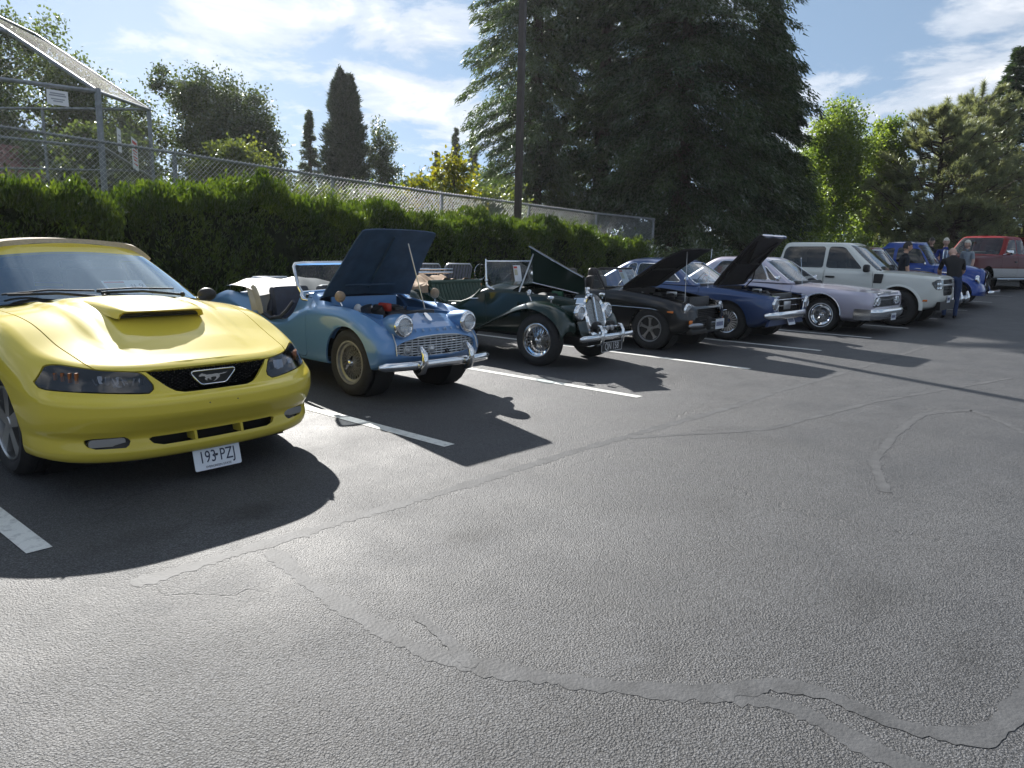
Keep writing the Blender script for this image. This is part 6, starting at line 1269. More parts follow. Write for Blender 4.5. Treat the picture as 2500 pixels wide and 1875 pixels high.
    m = MB(); m.box((-1.5, 0, .42), (1.1, 1.06, .04)); m.box((-.95, 0, .75), (.04, 1.0, .30)); m.box((-2.03, 0, .68), (.03, 1.0, .45)); m.build('cockpit_floor', TRIM, root)
    m = MB()
    for k in range(15): y = -.53 + 1.06*(k + .5)/15; m.tube([(-1.80, y, .58), (-1.90, y, .80), (-1.95, y, .93)], .036, 8)
    m.tube([(-1.95, -.54, .94), (-1.95, .54, .94)], .04, 8); m.build('seat_back', TRIM, root, 60); m = MB(); m.box((-1.55, 0, .54), (.5, 1.04, .14), bev=.04); m.build('seat_cushion', TRIM, root)
    steering_wheel(root, (-1.15, .28, .93), .20); m = MB(); m.lathe([(0, .02), (.05, .018), (.055, 0), (.03, -.03)], (-.84, .40, 1.08), (-1, 0, 0), 16); m.tube([(-.84, .40, .97), (-.84, .40, 1.06)], .008, 6); m.build('spot_lamp', CHROME, root)
    # folded tan hood and luggage rack
    G = [[(x, y*.58, .965 + .05*math.sin((x + 2.0)*7) + .02*math.sin(y*8 + x*11) + .018*math.sin(y*17 + 2) - .09*abs(y)**4) for y in np.linspace(-1, 1, 25).tolist()] for x in np.linspace(-1.94, -2.62, 14).tolist()]; m = MB(); m.grid(G); f = m.build('folded_hood', TANC, root, 60)
    for s in (1, -1): m = MB(); m.grid([[(x, s*(.58 + .012*math.sin(x*21)), .90 + .03*math.sin((x + 2)*7) - .13*u) for x in np.linspace(-1.94, -2.62, 14).tolist()] for u in (0, .5, 1)]); m.build('hood_side', TANC, f, 60)
    m = MB(); m.tube([(-2.35, -.36, 1.06), (-2.85, -.36, 1.05), (-2.85, .36, 1.05), (-2.35, .36, 1.06)], .012, 8, closed=True); m.tube([(-2.35, -.36, 1.11), (-2.85, -.36, 1.10), (-2.85, .36, 1.10), (-2.35, .36, 1.11)], .010, 8, closed=True)
    for y in (-.18, 0, .18): m.tube([(-2.35, y, 1.06), (-2.85, y, 1.05)], .008, 6)
    for y in (-.3, .3): m.tube([(-2.6, y, .8), (-2.6, y, 1.06)], .01, 6)
    m.build('luggage_rack', CHROME, root, 50)
    m = MB(); m.box((-2.80, 0, .62), (.16, .95, .42), bev=.05); m.build('fuel_tank', PG, root, 50)
    for x in (0, -2.388):
        for s in (1, -1): make_wheel(root, (x + .04, s*.605, .325), .325, .150, .203, wire_style(CHROME, True), s)
    m = MB(); m.lathe(tyre_prof(.315, .14, .2), (-2.98, 0, .66), (1, 0, 0), 32); sp = m.build('spare_tyre', RUBBER, root, 50)
    m = MB(); m.box((-1.2, 0, .34), (3.3, .7, .06)); m.box((.30, 0, .30), (.5, .6, .07)); m.build('chassis', DARK, root)
    return root
MGR = mg_roadster()
# ================================================================ black roadster, dark blue coupe, lilac sedan
def black_roadster():
    root = empty('roadster', (10.45, 5.66, 0), math.radians(-88), 'black open roadster with raised bonnet and dark five-spoke wheels', 'car', 'show cars parked in a row')
    PK = paint('black_paint', (0.010, 0.010, 0.011), 0, .35, 1.0); UN = add_noise(principled('bonnet_underside_black', (.016, .014, .013), .7), 9, .3)
    def R(x, y, z): return list(zip(x, y, z))
    rows = [R([.45, .43, .36, .30, 0, -.6, -1.2, -1.7, -2.31, -2.8, -2.98, -3.0], [0, .40, .58, .62, .63, .64, .65, .65, .63, .58, .4, 0], [.24]*12),
            R([.585, .57, .50, .40, 0, -.6, -1.2, -1.7, -2.31, -2.9, -3.10, -3.12], [0, .42, .63, .70, .72, .725, .73, .73, .72, .66, .45, 0], [.32, .32, .31, .30, .29, .27, .27, .27, .29, .34, .36, .36]),
            R([.64, .625, .55, .43, 0, -.6, -1.2, -1.7, -2.31, -2.94, -3.16, -3.18], [0, .43, .65, .725, .755, .755, .755, .755, .755, .69, .46, 0], [.45, .45, .45, .46, .48, .46, .46, .46, .48, .48, .48, .48]),
            R([.625, .61, .54, .42, 0, -.6, -1.2, -1.7, -2.31, -2.93, -3.15, -3.17], [0, .43, .645, .725, .76, .76, .76, .76, .76, .69, .46, 0], [.56, .56, .565, .58, .62, .62, .62, .62, .62, .60, .58, .58]),
            R([.58, .565, .51, .40, 0, -.6, -1.2, -1.7, -2.31, -2.9, -3.12, -3.14], [0, .41, .61, .69, .735, .74, .74, .74, .735, .67, .44, 0], [.655, .655, .67, .69, .745, .79, .79, .78, .78, .72, .68, .68]),
            R([.54, .525, .48, .38, 0, -.6, -1.2, -1.7, -2.31, -2.86, -3.08, -3.10], [0, .40, .58, .65, .69, .70, .70, .70, .69, .63, .42, 0], [.685, .685, .705, .73, .795, .85, .84, .835, .83, .77, .73, .73])]
    S = shell(rows, 100, 26, curve([(-3.1, .0), (-2.6, .04), (-2.2, .05), (-.7, .045), (0, .035), (.4, .02), (.55, 0)]), 16, smooth=.7)
    S = clip(*S, circ_fn(0, .30, .335, .4)); S = clip(*S, circ_fn(-2.31, .30, .335, .4))
    S, HD = split(S, plan_fn(rpoly([(.56, 0), (.555, .38), (.50, .44), (.2, .53), (-.55, .60), (-.62, .55), (-.64, 0)], .03), .5), .003)
    S = clip(*S, plan_fn(rpoly([(-.95, 0), (-.97, .52), (-1.05, .62), (-1.75, .63), (-1.85, .55), (-1.85, 0)], .05), .5))
    gp = rpoly([(-.40, .46), (.40, .46), (.42, .63), (-.42, .63)], .05); S, _ = split(S, front_fn(gp, .4), 0)
    S, doors = split_side(S, rpoly([(-.72, .33), (-.74, .6), (-.82, .95), (-1.62, .95), (-1.62, .5), (-1.52, .33)], .04)); put(lip(S, .02), 'body', PK, root)
    for s, D in doors: d = put(lip(D, .02), 'door', PK, root); m = MB(); m.box((-1.48, s*.762, .70), (.13, .02, .025), bev=.006); m.build('handle', CHROME, d)
    h = open_panel(HD, -.64, .90, 41, PK, UN, root)
    for a, b in (((.3, -.34, .78), (-.5, -.42, .865)), ((.3, .34, .78), (-.5, .42, .865)), ((-.1, -.45, .80), (-.1, .45, .80))): m = MB(); m.tube([a, b], .02, 6, sq=(1, .6)); q = hinge((m.v, m.f), -.64, .90, 41); mesh_obj('hood_brace', q[0], q[1], UN, h, 40)
    tip = hinge(([(.42, -.2, .72)], []), -.64, .90, 41)[0][0]; m = MB(); m.tube([(.40, -.42, .70), tip], .005, 6); m.build('prop_rod', DULLCHROME, root)
    m = MB(); m.box((-.05, 0, .48), (1.15, 1.05, .04)); m.box((-.63, 0, .68), (.03, 1.1, .36)); m.box((.5, 0, .55), (.02, .9, .22)); m.build('engine_bay', UN, root); engine(root, .45, -.55, .74, .45, DULLCHROME)
    m = MB(); m.tube([(-.64 + .02*(y/.69)**2*0, y, .80) for y in (-.77,)] + [(-.63, -.772, .80)], .004, 4) if False else None
    for s in (1, -1):
        m = MB(); m.tube([(.36, s*.728, .575), (0, s*.763, .615), (-.6, s*.763, .62), (-1.7, s*.763, .62), (-2.31, s*.763, .62), (-2.85, s*.70, .60)], .006, 6); m.build('side_moulding', CHROME, root, 50)
        headlamp(root, (.535, s*.575, .615), .085, (1, s*.12, 0), rim_w=.014); m = MB(); m.lathe([(.10, .0), (.105, -.04), (.09, -.16), (.04, -.25)], (.525, s*.575, .615), (1, s*.12, -.03), 26); m.build('lamp_pod', PK, root, 60)
        m = MB(); m.box((.595, s*.585, .445), (.05, .15, .055), Matrix.Rotation(-s*.35, 3, 'Z'), bev=.012); m.build('turn_signal', AMBER, root, 50); m = MB(); m.box((.33, s*.735, .585), (.10, .03, .035), Matrix.Rotation(-s*.15, 3, 'Z'), bev=.008); m.build('side_marker', AMBER, root, 50)
    m = MB(); m.prism([(a*1.02, b) for a, b in gp], (.50, 0, 0), (0, 1, 0), (0, 0, 1), (-.01, 0, 0)); g = m.build('grille', DARK, root, None); m = MB()
    for z in np.linspace(.48, .61, 6).tolist(): m = MB(); m.box((.515, 0, z), (.02, .8, .006)); m.build('grille_bar', BLACKPL, g)
    m = MB(); m.tube([(.612 + .01, a, b) for a, b in gp], .006, 6, closed=True); m.build('grille_surround', BLACKPL, g)
    m = MB(); m.tube([(.70 - .35*max(abs(y) - .35, 0)**1.8, y, .40) for y in np.linspace(-.74, .74, 21).tolist()], [.018] + [.04]*19 + [.018], 12, sq=(1, .5)); m.build('bumper', add_noise(principled('dull_bumper_chrome', (.30, .30, .31), .18, 1.0), 10, .2), root, 60)
    for y in (-.30, .30): m = MB(); m.box((.745, y, .43), (.075, .075, .20), bev=.03); m.build('overrider', RUBBER, root, 50)
    plate(root, (.775, .03, .405), .305, .152, None, WHITEPL, PLBLUE, 0, size=.075)
    m = MB(); m.box((.55, 0, .30), (.12, 1.1, .10), bev=.03); m.build('front_valance', PK, root)
    # windscreen with quarter lights, soft top folded
    fr = [(-.86, -.62, .865), (-1.08, -.56, 1.15)] + [(-1.06 + .05*(1 - (y/.56)**2), y, 1.162) for y in np.linspace(-.5, .5, 9).tolist()] + [(-1.08, .56, 1.15), (-.86, .62, .865)]
    m = MB(); m.tube(fr, .017, 8); m.tube([(-.84 + .05*(1 - (y/.6)**2), y, .885) for y in np.linspace(-.62, .62, 9).tolist()], .015, 6); m.build('windshield_frame', BLACKPL, root, 50)
    m = MB(); m.grid([[(-.84 + .05*(1 - (y/.6)**2) - .22*t, y*(1 - .09*t), .885 + .275*t) for y in np.linspace(-.61, .61, 11).tolist()] for t in (0, .5, 1)]); m.build('windshield', GLASS, root, 60)
    for s in (1, -1): m = MB(); m.tube([(-.90, s*.64, .86), (-1.08, s*.585, 1.12), (-1.12, s*.60, .86)], .010, 6); qd = m.build('quarter_light_frame', BLACKPL, root); m = MB(); m.add([(-.92, s*.64, .865), (-1.075, s*.588, 1.11), (-1.11, s*.60, .865)], [(0, 1, 2)]); m.build('quarter_light', GLASS, qd, None)
    LEA = add_noise(principled('black_leather', (.02, .018, .017), .5), 25, .2)
    for s in (1, -1): seat(root, (-1.35, s*.33, .48), .5, LEA, .55); m = MB(); m.box((-1.70, s*.33, 1.03), (.10, .24, .24), bev=.05); m.tube([(-1.68, s*.33, .85), (-1.69, s*.33, .95)], .015, 6); m.build('headrest', LEA, root, 60)
    m = MB(); m.box((-1.4, 0, .32), (.95, 1.25, .05)); m.box((-.93, 0, .80), (.10, 1.22, .14), bev=.04); m.build('dashboard', LEA, root); steering_wheel(root, (-1.10, .33, .84), .19); m = MB(); m.box((-2.0, 0, .89), (.30, 1.2, .10), bev=.045); m.build('folded_top', LEA, root, 60)
    def rostyle(W, R_, w, rim_):
        h = w/2; DG = principled('dark_wheel_paint', (.03, .03, .03), .4); barrel(W, R_, w, rim_, principled('wheel_silver', (.30, .30, .31), .35, .7)); m = MB(); m.lathe([(0, -h*.5), (rim_*.9, -h*.55), (rim_*.95, -h*.8)], n=36); m.build('wheel_disc', DG, W, 40); m = MB()
        for k in range(5): a = math.pi/2 + 2*math.pi*k/5; m.prism([(.03, -.014), (.03, .014), (rim_*.72, .020), (rim_*.86, .038), (rim_*.86, -.038), (rim_*.72, -.020)], (0, -h*.62, 0), (math.cos(a), 0, math.sin(a)), (-math.sin(a), 0, math.cos(a)), (0, -.02, 0))
        m.lathe([(0, -h*.95), (.03, -h*.92), (.045, -h*.7), (.05, -h*.5)], n=20); m.build('spokes', DULLCHROME, W, 30)
    for x in (0, -2.31):
        for s in (1, -1): make_wheel(root, (x, s*.645, .315), .315, .175, .190, rostyle, s)
    wells(root, (0, -2.31), .66, .31, .35); m = MB(); m.box((-1.2, 0, .28), (3.2, 1.1, .08)); m.build('chassis', DARK, root)
    for s in (1, -1): m = MB(); m.box((-3.08, s*.56, .60), (.08, .09, .15), bev=.02); m.build('tail_light', REDL, root)
    return root
WHITEPL = add_noise(principled('plate_white_b', (.70, .73, .78), .4), 5, .08); PLBLUE = principled('plate_ink_blue', (.03, .05, .16), .5)
BRD = black_roadster()
c, U, Wv, N, w, h = show_card(to_world(BRD, (-.92, .16, .905)), BRD.rotation_euler[2], 'white show card behind the windshield of the black roadster', .22, .28, 28)

def blue_coupe():
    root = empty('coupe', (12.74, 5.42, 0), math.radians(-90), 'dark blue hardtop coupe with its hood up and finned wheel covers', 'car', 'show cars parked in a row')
    PB = paint('dark_blue_paint', (0.028, 0.065, 0.18), .35, .35, 1.0); UN = add_noise(principled('hood_underside_dark', (.018, .015, .015), .7), 9, .3)
    def R(x, y, z): return list(zip(x, y, z))
    rows = [R([.62, .60, .52, .42, 0, -.7, -1.4, -2.0, -2.74, -3.4, -3.66, -3.68], [0, .5, .70, .74, .75, .75, .75, .75, .75, .70, .5, 0], [.24]*12),
            R([.78, .77, .70, .48, 0, -.7, -1.4, -2.0, -2.74, -3.5, -3.76, -3.78], [0, .5, .78, .84, .86, .86, .86, .86, .86, .82, .55, 0], [.34, .34, .33, .31, .30, .27, .27, .27, .30, .34, .36, .36]),
            R([.86, .855, .80, .50, 0, -.7, -1.4, -2.0, -2.74, -3.52, -3.80, -3.82], [0, .5, .81, .885, .905, .895, .895, .90, .91, .85, .56, 0], [.44, .44, .44, .45, .48, .46, .46, .46, .50, .50, .50, .50]),
            R([.85, .86, .86, .52, 0, -.7, -1.4, -2.0, -2.74, -3.50, -3.80, -3.82], [0, .5, .80, .89, .91, .895, .895, .90, .915, .85, .56, 0], [.55, .55, .56, .60, .62, .60, .60, .62, .64, .62, .60, .60]),
            R([.85, .86, .87, .52, 0, -.7, -1.4, -2.0, -2.74, -3.46, -3.78, -3.80], [0, .5, .78, .875, .895, .885, .885, .89, .90, .83, .55, 0], [.68, .68, .70, .73, .76, .77, .78, .79, .80, .78, .76, .76]),
            R([.83, .84, .85, .50, 0, -.7, -1.4, -2.0, -2.74, -3.42, -3.74, -3.76], [0, .49, .74, .82, .84, .84, .84, .84, .84, .79, .53, 0], [.74, .74, .765, .80, .845, .865, .875, .885, .90, .885, .865, .865])]
    rows = [[(x*.87 if x > 0 else x, y, z) for x, y, z in r] for r in rows]
    S = shell(rows, 100, 24, curve([(-3.76, .0), (-3.2, .02), (-.8, .035), (0, .035), (.6, .02), (.85, 0)]), 14, smooth=.6)
    for x in (0, -2.74): S = clip(*S, circ_fn(x, .32, .36, .4))
    S, HD = split(S, plan_fn(rpoly([(.76, 0), (.76, .50), (.70, .60), (-.40, .66), (-.42, 0)], .02), .705), .004)
    S = clip(*S, plan_fn([(-.62, 0), (-.62, .68), (-2.5, .68), (-2.5, 0)], .6)); gp = rpoly([(-.56, .47), (.56, .47), (.60, .71), (-.60, .71)], .04); S, _ = split(S, front_fn(gp, .5), 0)
    S, doors = split_side(S, rpoly([(-.52, .31), (-.54, .95), (-1.72, .95), (-1.74, .5), (-1.66, .31)], .04)); put(lip(S, .02), 'body', PB, root)
    for s, D in doors: d = put(lip(D, .02), 'door', PB, root); m = MB(); m.box((-1.60, s*.90, .70), (.15, .03, .03), bev=.008); m.build('handle', CHROME, d)
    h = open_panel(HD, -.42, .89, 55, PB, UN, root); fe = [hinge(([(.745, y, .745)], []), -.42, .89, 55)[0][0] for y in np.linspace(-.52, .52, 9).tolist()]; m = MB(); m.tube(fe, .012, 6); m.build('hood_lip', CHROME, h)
    for a, b in (((.6, -.45, .77), (-.35, -.5, .855)), ((.6, .45, .77), (-.35, .5, .855)), ((.1, -.55, .82), (.1, .55, .82)), ((.6, -.45, .77), (.1, 0, .82)), ((.6, .45, .77), (.1, 0, .82))): m = MB(); m.tube([a, b], .025, 6, sq=(1, .5)); q = hinge((m.v, m.f), -.42, .89, 55); mesh_obj('hood_brace', q[0], q[1], UN, h, 40)
    for s in (1, -1): m = MB(); m.tube([(-.35, s*.62, .84), (-.2, s*.60, 1.0), hinge(([(-.05, s*.55, .83)], []), -.42, .89, 55)[0][0]], .012, 6); m.build('hood_hinge', BLACKPL, root)
    m = MB(); m.box((.13, 0, .45), (1.1, 1.25, .04)); m.box((-.44, 0, .66), (.03, 1.3, .40)); [m.box((.13, s*.66, .62), (1.1, .03, .34)) for s in (1, -1)]; m.build('engine_bay', UN, root); engine(root, .60, -.38, .75, .6, DULLCHROME)
    m = MB(); m.prism([(a*1.01, b) for a, b in gp], (.63, 0, 0), (0, 1, 0), (0, 0, 1), (-.01, 0, 0)); g = m.build('grille', DARK, root, None); m = MB(); m.tube([(.76, a, b) for a, b in gp], .010, 6, closed=True); m.build('grille_surround', CHROME, g)
    m = MB(); m.box((.69, 0, .60), (.02, .30, .14), bev=.01); m.build('grille_badge', DULLCHROME, g); m = MB(); m.box((.69, 0, .60), (.015, 1.05, .015)); m.build('grille_bar', CHROME, g)
    for s in (1, -1):
        headlamp(root, (.775, s*.70, .64), .088, (1, s*.05, 0), rim_w=.012); m = MB(); m.tube([(-.72, s*.905, .50), (-1.4, s*.905, .50), (-2.0, s*.905, .5)], .008, 6); 
    m = MB(); m.tube([(.81 - .55*max(abs(y) - .50, 0)**1.5, y, .455) for y in np.linspace(-.90, .90, 21).tolist()], [.02] + [.05]*19 + [.02], 12, sq=(1.25, .45)); m.build('bumper', CHROME, root, 60)
    m = MB(); m.prism([(-.8, .28), (.8, .28), (.7, .40), (-.7, .40)], (.70, 0, 0), (0, 1, 0), (0, 0, 1), (-.04, 0, 0)); m.build('front_valance', PB, root, None); plate(root, (.745, .1, .34), .305, .152, None, WHITEPL, PLBLUE, -20, size=.07)
    greenhouse(root, PB, -.55, -2.86, .80, .885, -1.16, -2.20, .60, 1.31, .035, [[(-.92, .93), (-1.30, 1.235), (-1.86, 1.235), (-1.86, .93)], [(-1.89, .94), (-1.89, 1.235), (-2.04, 1.22), (-2.22, .98)]], trim=.010, round_f=.10, rear_glass=True)
    LEA = add_noise(principled('blue_vinyl', (.02, .03, .06), .5), 25, .2); interior(root, -.58, -2.6, .70, .82, LEA, (-1.10, .36, .92))
    for s in (1, -1): m = MB(); m.ball((-.75, s*.93, .99), (.03, .075, .05), 14, 10); m.tube([(-.75, s*.86, .90), (-.75, s*.92, .96)], .008, 6); m.build('mirror', CHROME, root, 60)
    for x in (0, -2.74):
        for s in (1, -1): make_wheel(root, (x, s*.755, .32), .32, .19, .19, hubcap(CHROME, 22, .95, .035, mat2=principled('fin_silver', (.6, .6, .61), .3, .7), dark=principled('hubcap_dark', (.04, .04, .045), .3, .8)), s)
    wells(root, (0, -2.74), .80, .33, .37); m = MB(); m.box((-1.4, 0, .28), (3.9, 1.3, .10)); m.build('chassis', DARK, root)
    m = MB(); m.tube([(-.45, -.70, .86), (-.45, -.70, .90)], .012, 6); m.tube([(-.45, -.70, .9), (-.43, -.68, 1.52)], .004, 5); m.build('antenna', CHROME, root)
    for s in (1, -1):
        for k in range(3): m = MB(); m.box((-3.80, s*(.45 + .09*k), .68), (.05, .06, .20), bev=.01); m.build('tail_light', REDL, root)
    return root
BCP = blue_coupe()

def lilac_sedan():
    root = empty('sedan', (15.68, 4.80, 0), math.radians(-91.5), 'lilac full-size hardtop with quad headlights, chrome bumper and wire wheels', 'car', 'show cars parked in a row')
    PL = paint('lilac_paint', (0.48, 0.455, 0.54), .35, .35, 1.0)
    def R(x, y, z): return list(zip(x, y, z))
    rows = [R([.72, .70, .62, .45, 0, -.8, -1.6, -2.3, -3.02, -3.9, -4.2, -4.22], [0, .6, .80, .82, .83, .83, .83, .83, .83, .78, .6, 0], [.24]*12),
            R([.86, .85, .80, .50, 0, -.8, -1.6, -2.3, -3.02, -4.0, -4.32, -4.34], [0, .62, .90, .94, .95, .95, .95, .95, .95, .90, .62, 0], [.32, .32, .32, .31, .30, .28, .28, .28, .30, .34, .36, .36]),
            R([.94, .93, .88, .52, 0, -.8, -1.6, -2.3, -3.02, -4.02, -4.38, -4.40], [0, .64, .92, .985, 1.0, .995, .995, 1.0, 1.005, .94, .64, 0], [.44, .44, .44, .45, .48, .47, .47, .47, .50, .50, .50, .50]),
            R([.95, .945, .91, .54, 0, -.8, -1.6, -2.3, -3.02, -4.02, -4.38, -4.40], [0, .64, .92, .99, 1.01, 1.0, 1.0, 1.005, 1.01, .94, .64, 0], [.56, .56, .56, .58, .62, .62, .62, .64, .66, .64, .62, .62]),
            R([.94, .935, .91, .54, 0, -.8, -1.6, -2.3, -3.02, -4.0, -4.36, -4.38], [0, .63, .90, .975, .99, .985, .985, .99, .99, .92, .63, 0], [.70, .70, .72, .73, .75, .765, .775, .79, .81, .78, .75, .75]),
            R([.90, .90, .885, .52, 0, -.8, -1.6, -2.3, -3.02, -3.95, -4.30, -4.32], [0, .61, .86, .91, .925, .92, .92, .92, .92, .87, .60, 0], [.765, .765, .79, .805, .84, .865, .88, .90, .915, .88, .86, .86])]
    S = shell(rows, 100, 24, curve([(-4.3, 0), (-3.6, .02), (-.9, .035), (0, .04), (.7, .02), (.9, 0)]), 14, smooth=.6)
    S = clip(*S, circ_fn(0, .35, .385, .45)); S = clip(*S, circ_fn(-3.02, .33, .37, .45))
    S, HD = split(S, plan_fn(rpoly([(.97, 0), (.97, .60), (.86, .72), (-.42, .74), (-.44, 0)], .02), .74), .0035); put(lip(HD, .02), 'hood', PL, root); m = MB(); m.tube([(.90, y, .775) for y in (-.60, -.2, .2, .6)], .012, 6); m.build('hood_lip', CHROME, root)
    S = clip(*S, plan_fn([(-.64, 0), (-.64, .72), (-2.8, .72), (-2.8, 0)], .6)); gp = rpoly([(-.88, .52), (.88, .52), (.86, .70), (.5, .715), (-.5, .715), (-.86, .70)], .03); S, _ = split(S, front_fn(gp, .7), 0)
    S, doors = split_side(S, rpoly([(-.58, .32), (-.60, 1.0), (-1.95, 1.0), (-1.97, .5), (-1.88, .32)], .04), ymin=.6); put(lip(S, .02), 'body', PL, root)
    for s, D in doors: d = put(lip(D, .02), 'door', PL, root); m = MB(); m.box((-1.8, s*1.0, .72), (.17, .03, .03), bev=.008); m.build('handle', CHROME, d)
    m = MB(); m.prism([(a*1.01, b) for a, b in gp], (.80, 0, 0), (0, 1, 0), (0, 0, 1), (-.01, 0, 0)); g = m.build('grille', DARK, root, None)
    for z in np.linspace(.535, .70, 8).tolist(): m = MB(); m.box((.90, 0, z), (.03, .98, .009)); m.build('grille_bar', CHROME, g)
    m = MB(); m.box((.935, 0, .655), (.012, 1.0, .02)); m.build('grille_bar', CHROME, g)
    for s in (1, -1):
        for y in (.58, .755): headlamp(root, (.925 - .10*(y - .58), s*y, .625), .072, (1, s*.05, 0), rim_w=.014)
        m = MB(); m.prism(rpoly([(-.20, -.09), (.19, -.09), (.20, .06), (.17, .09), (-.20, .09)], .03), (.885, s*.665, .625), (0, s, 0), (0, 0, 1), (.012, 0, 0)); m.build('headlight_bezel', CHROME, root, None)
    pr = rpoly([(-.07, -.10), (.0, -.12), (.05, -.04), (.055, .05), (.03, .09), (-.05, .10)], .03)
    bx = [(1.0 - .12*max(abs(y) - .6, 0)**1.5*4, y) for y in np.linspace(-.985, .985, 21).tolist()]; G = [[(x + a*(1 if abs(y) < .97 else .4), y, .40 + b) for a, b in pr] + [(x + pr[0][0], y, .40 + pr[0][1])] for x, y in bx]; m = MB(); m.grid(G, flip=True); m.build('bumper', CHROME, root, 60)
    for s in (1, -1): m = MB(); m.grid([[(.93 - .30*t, s*(.985 + .02*t), .40 + b) for b in (-.11, 0, .09)] for t in (0, .5, 1)], flip=(s < 0)); m.build('bumper_wrap', CHROME, root, 60)
    plate(root, (1.06, .0, .33), .305, .13, None, WHITEPL, PLBLUE, 0, size=.06)
    text_obj('lettering', 'CHEVROLET', (.905, 0, .792), (0, 1, 0), (-.6, 0, .35), .05, CHROME, root, .004, 1.8)
    greenhouse(root, PL, -.56, -3.15, .85, .895, -1.25, -2.50, .66, 1.375, .03, [[(-1.12, .93), (-1.34, 1.27), (-1.40, 1.30), (-2.22, 1.295), (-2.50, .95)], [(-.92, .93), (-1.10, .93), (-1.29, 1.25)]], trim=.009, round_f=.11, side_glass=GLASSD)
    LEA = add_noise(principled('lilac_vinyl', (.08, .06, .11), .5), 25, .2); interior(root, -.62, -2.8, .74, .84, LEA, (-1.15, .38, .95))
    for s in (1, -1):
        m = MB(); m.lathe([(0, .03), (.05, .026), (.06, 0), (.05, -.05), (0, -.08)], (-.85, s*1.0, .98), (1, 0, 0), 18); m.tube([(-.85, s*.93, .90), (-.85, s*.99, .95)], .01, 6); m.build('spot_mirror', CHROME, root, 60)
        m = MB(); m.tube([(.5, s*1.0, .47), (-.4, s*1.012, .47)], .01, 6) if False else None
        m = MB(); m.tube([(r*math.cos(t), s*(1.012 - .01*abs(math.cos(t))), .35 + r*math.sin(t)) for r in (.392,) for t in np.linspace(.0, math.pi, 17).tolist()], .008, 6); m.build('arch_trim', CHROME, root, 50)
    m = MB(); m.tube([(-.42, -.86, .86), (-.50, -.84, 1.38)], .004, 5); m.ball((-.50, -.84, 1.39), .012, 8, 6); m.build('antenna', CHROME, root)
    for x, yy in ((0, .80), (-3.02, .80)):
        for s in (1, -1): make_wheel(root, (x, s*yy, .32), .32, .18, .185, wire_style(CHROME, True, 30, .06, sr=.0026), s, whitewall=(.215, .232))
    wells(root, (0, -3.02), .86, .34, .39); m = MB(); m.box((-1.6, 0, .27), (4.6, 1.5, .10)); m.build('chassis', DARK, root)
    for s in (1, -1):
        for k in range(3): m = MB(); m.lathe([(0, .03), (.045, .02), (.055, 0)], (-4.36, s*(.45 + .15*k), .70), (-1, 0, 0), 16); m.build('tail_light', REDL, root)
    return root
LIL = lilac_sedan()
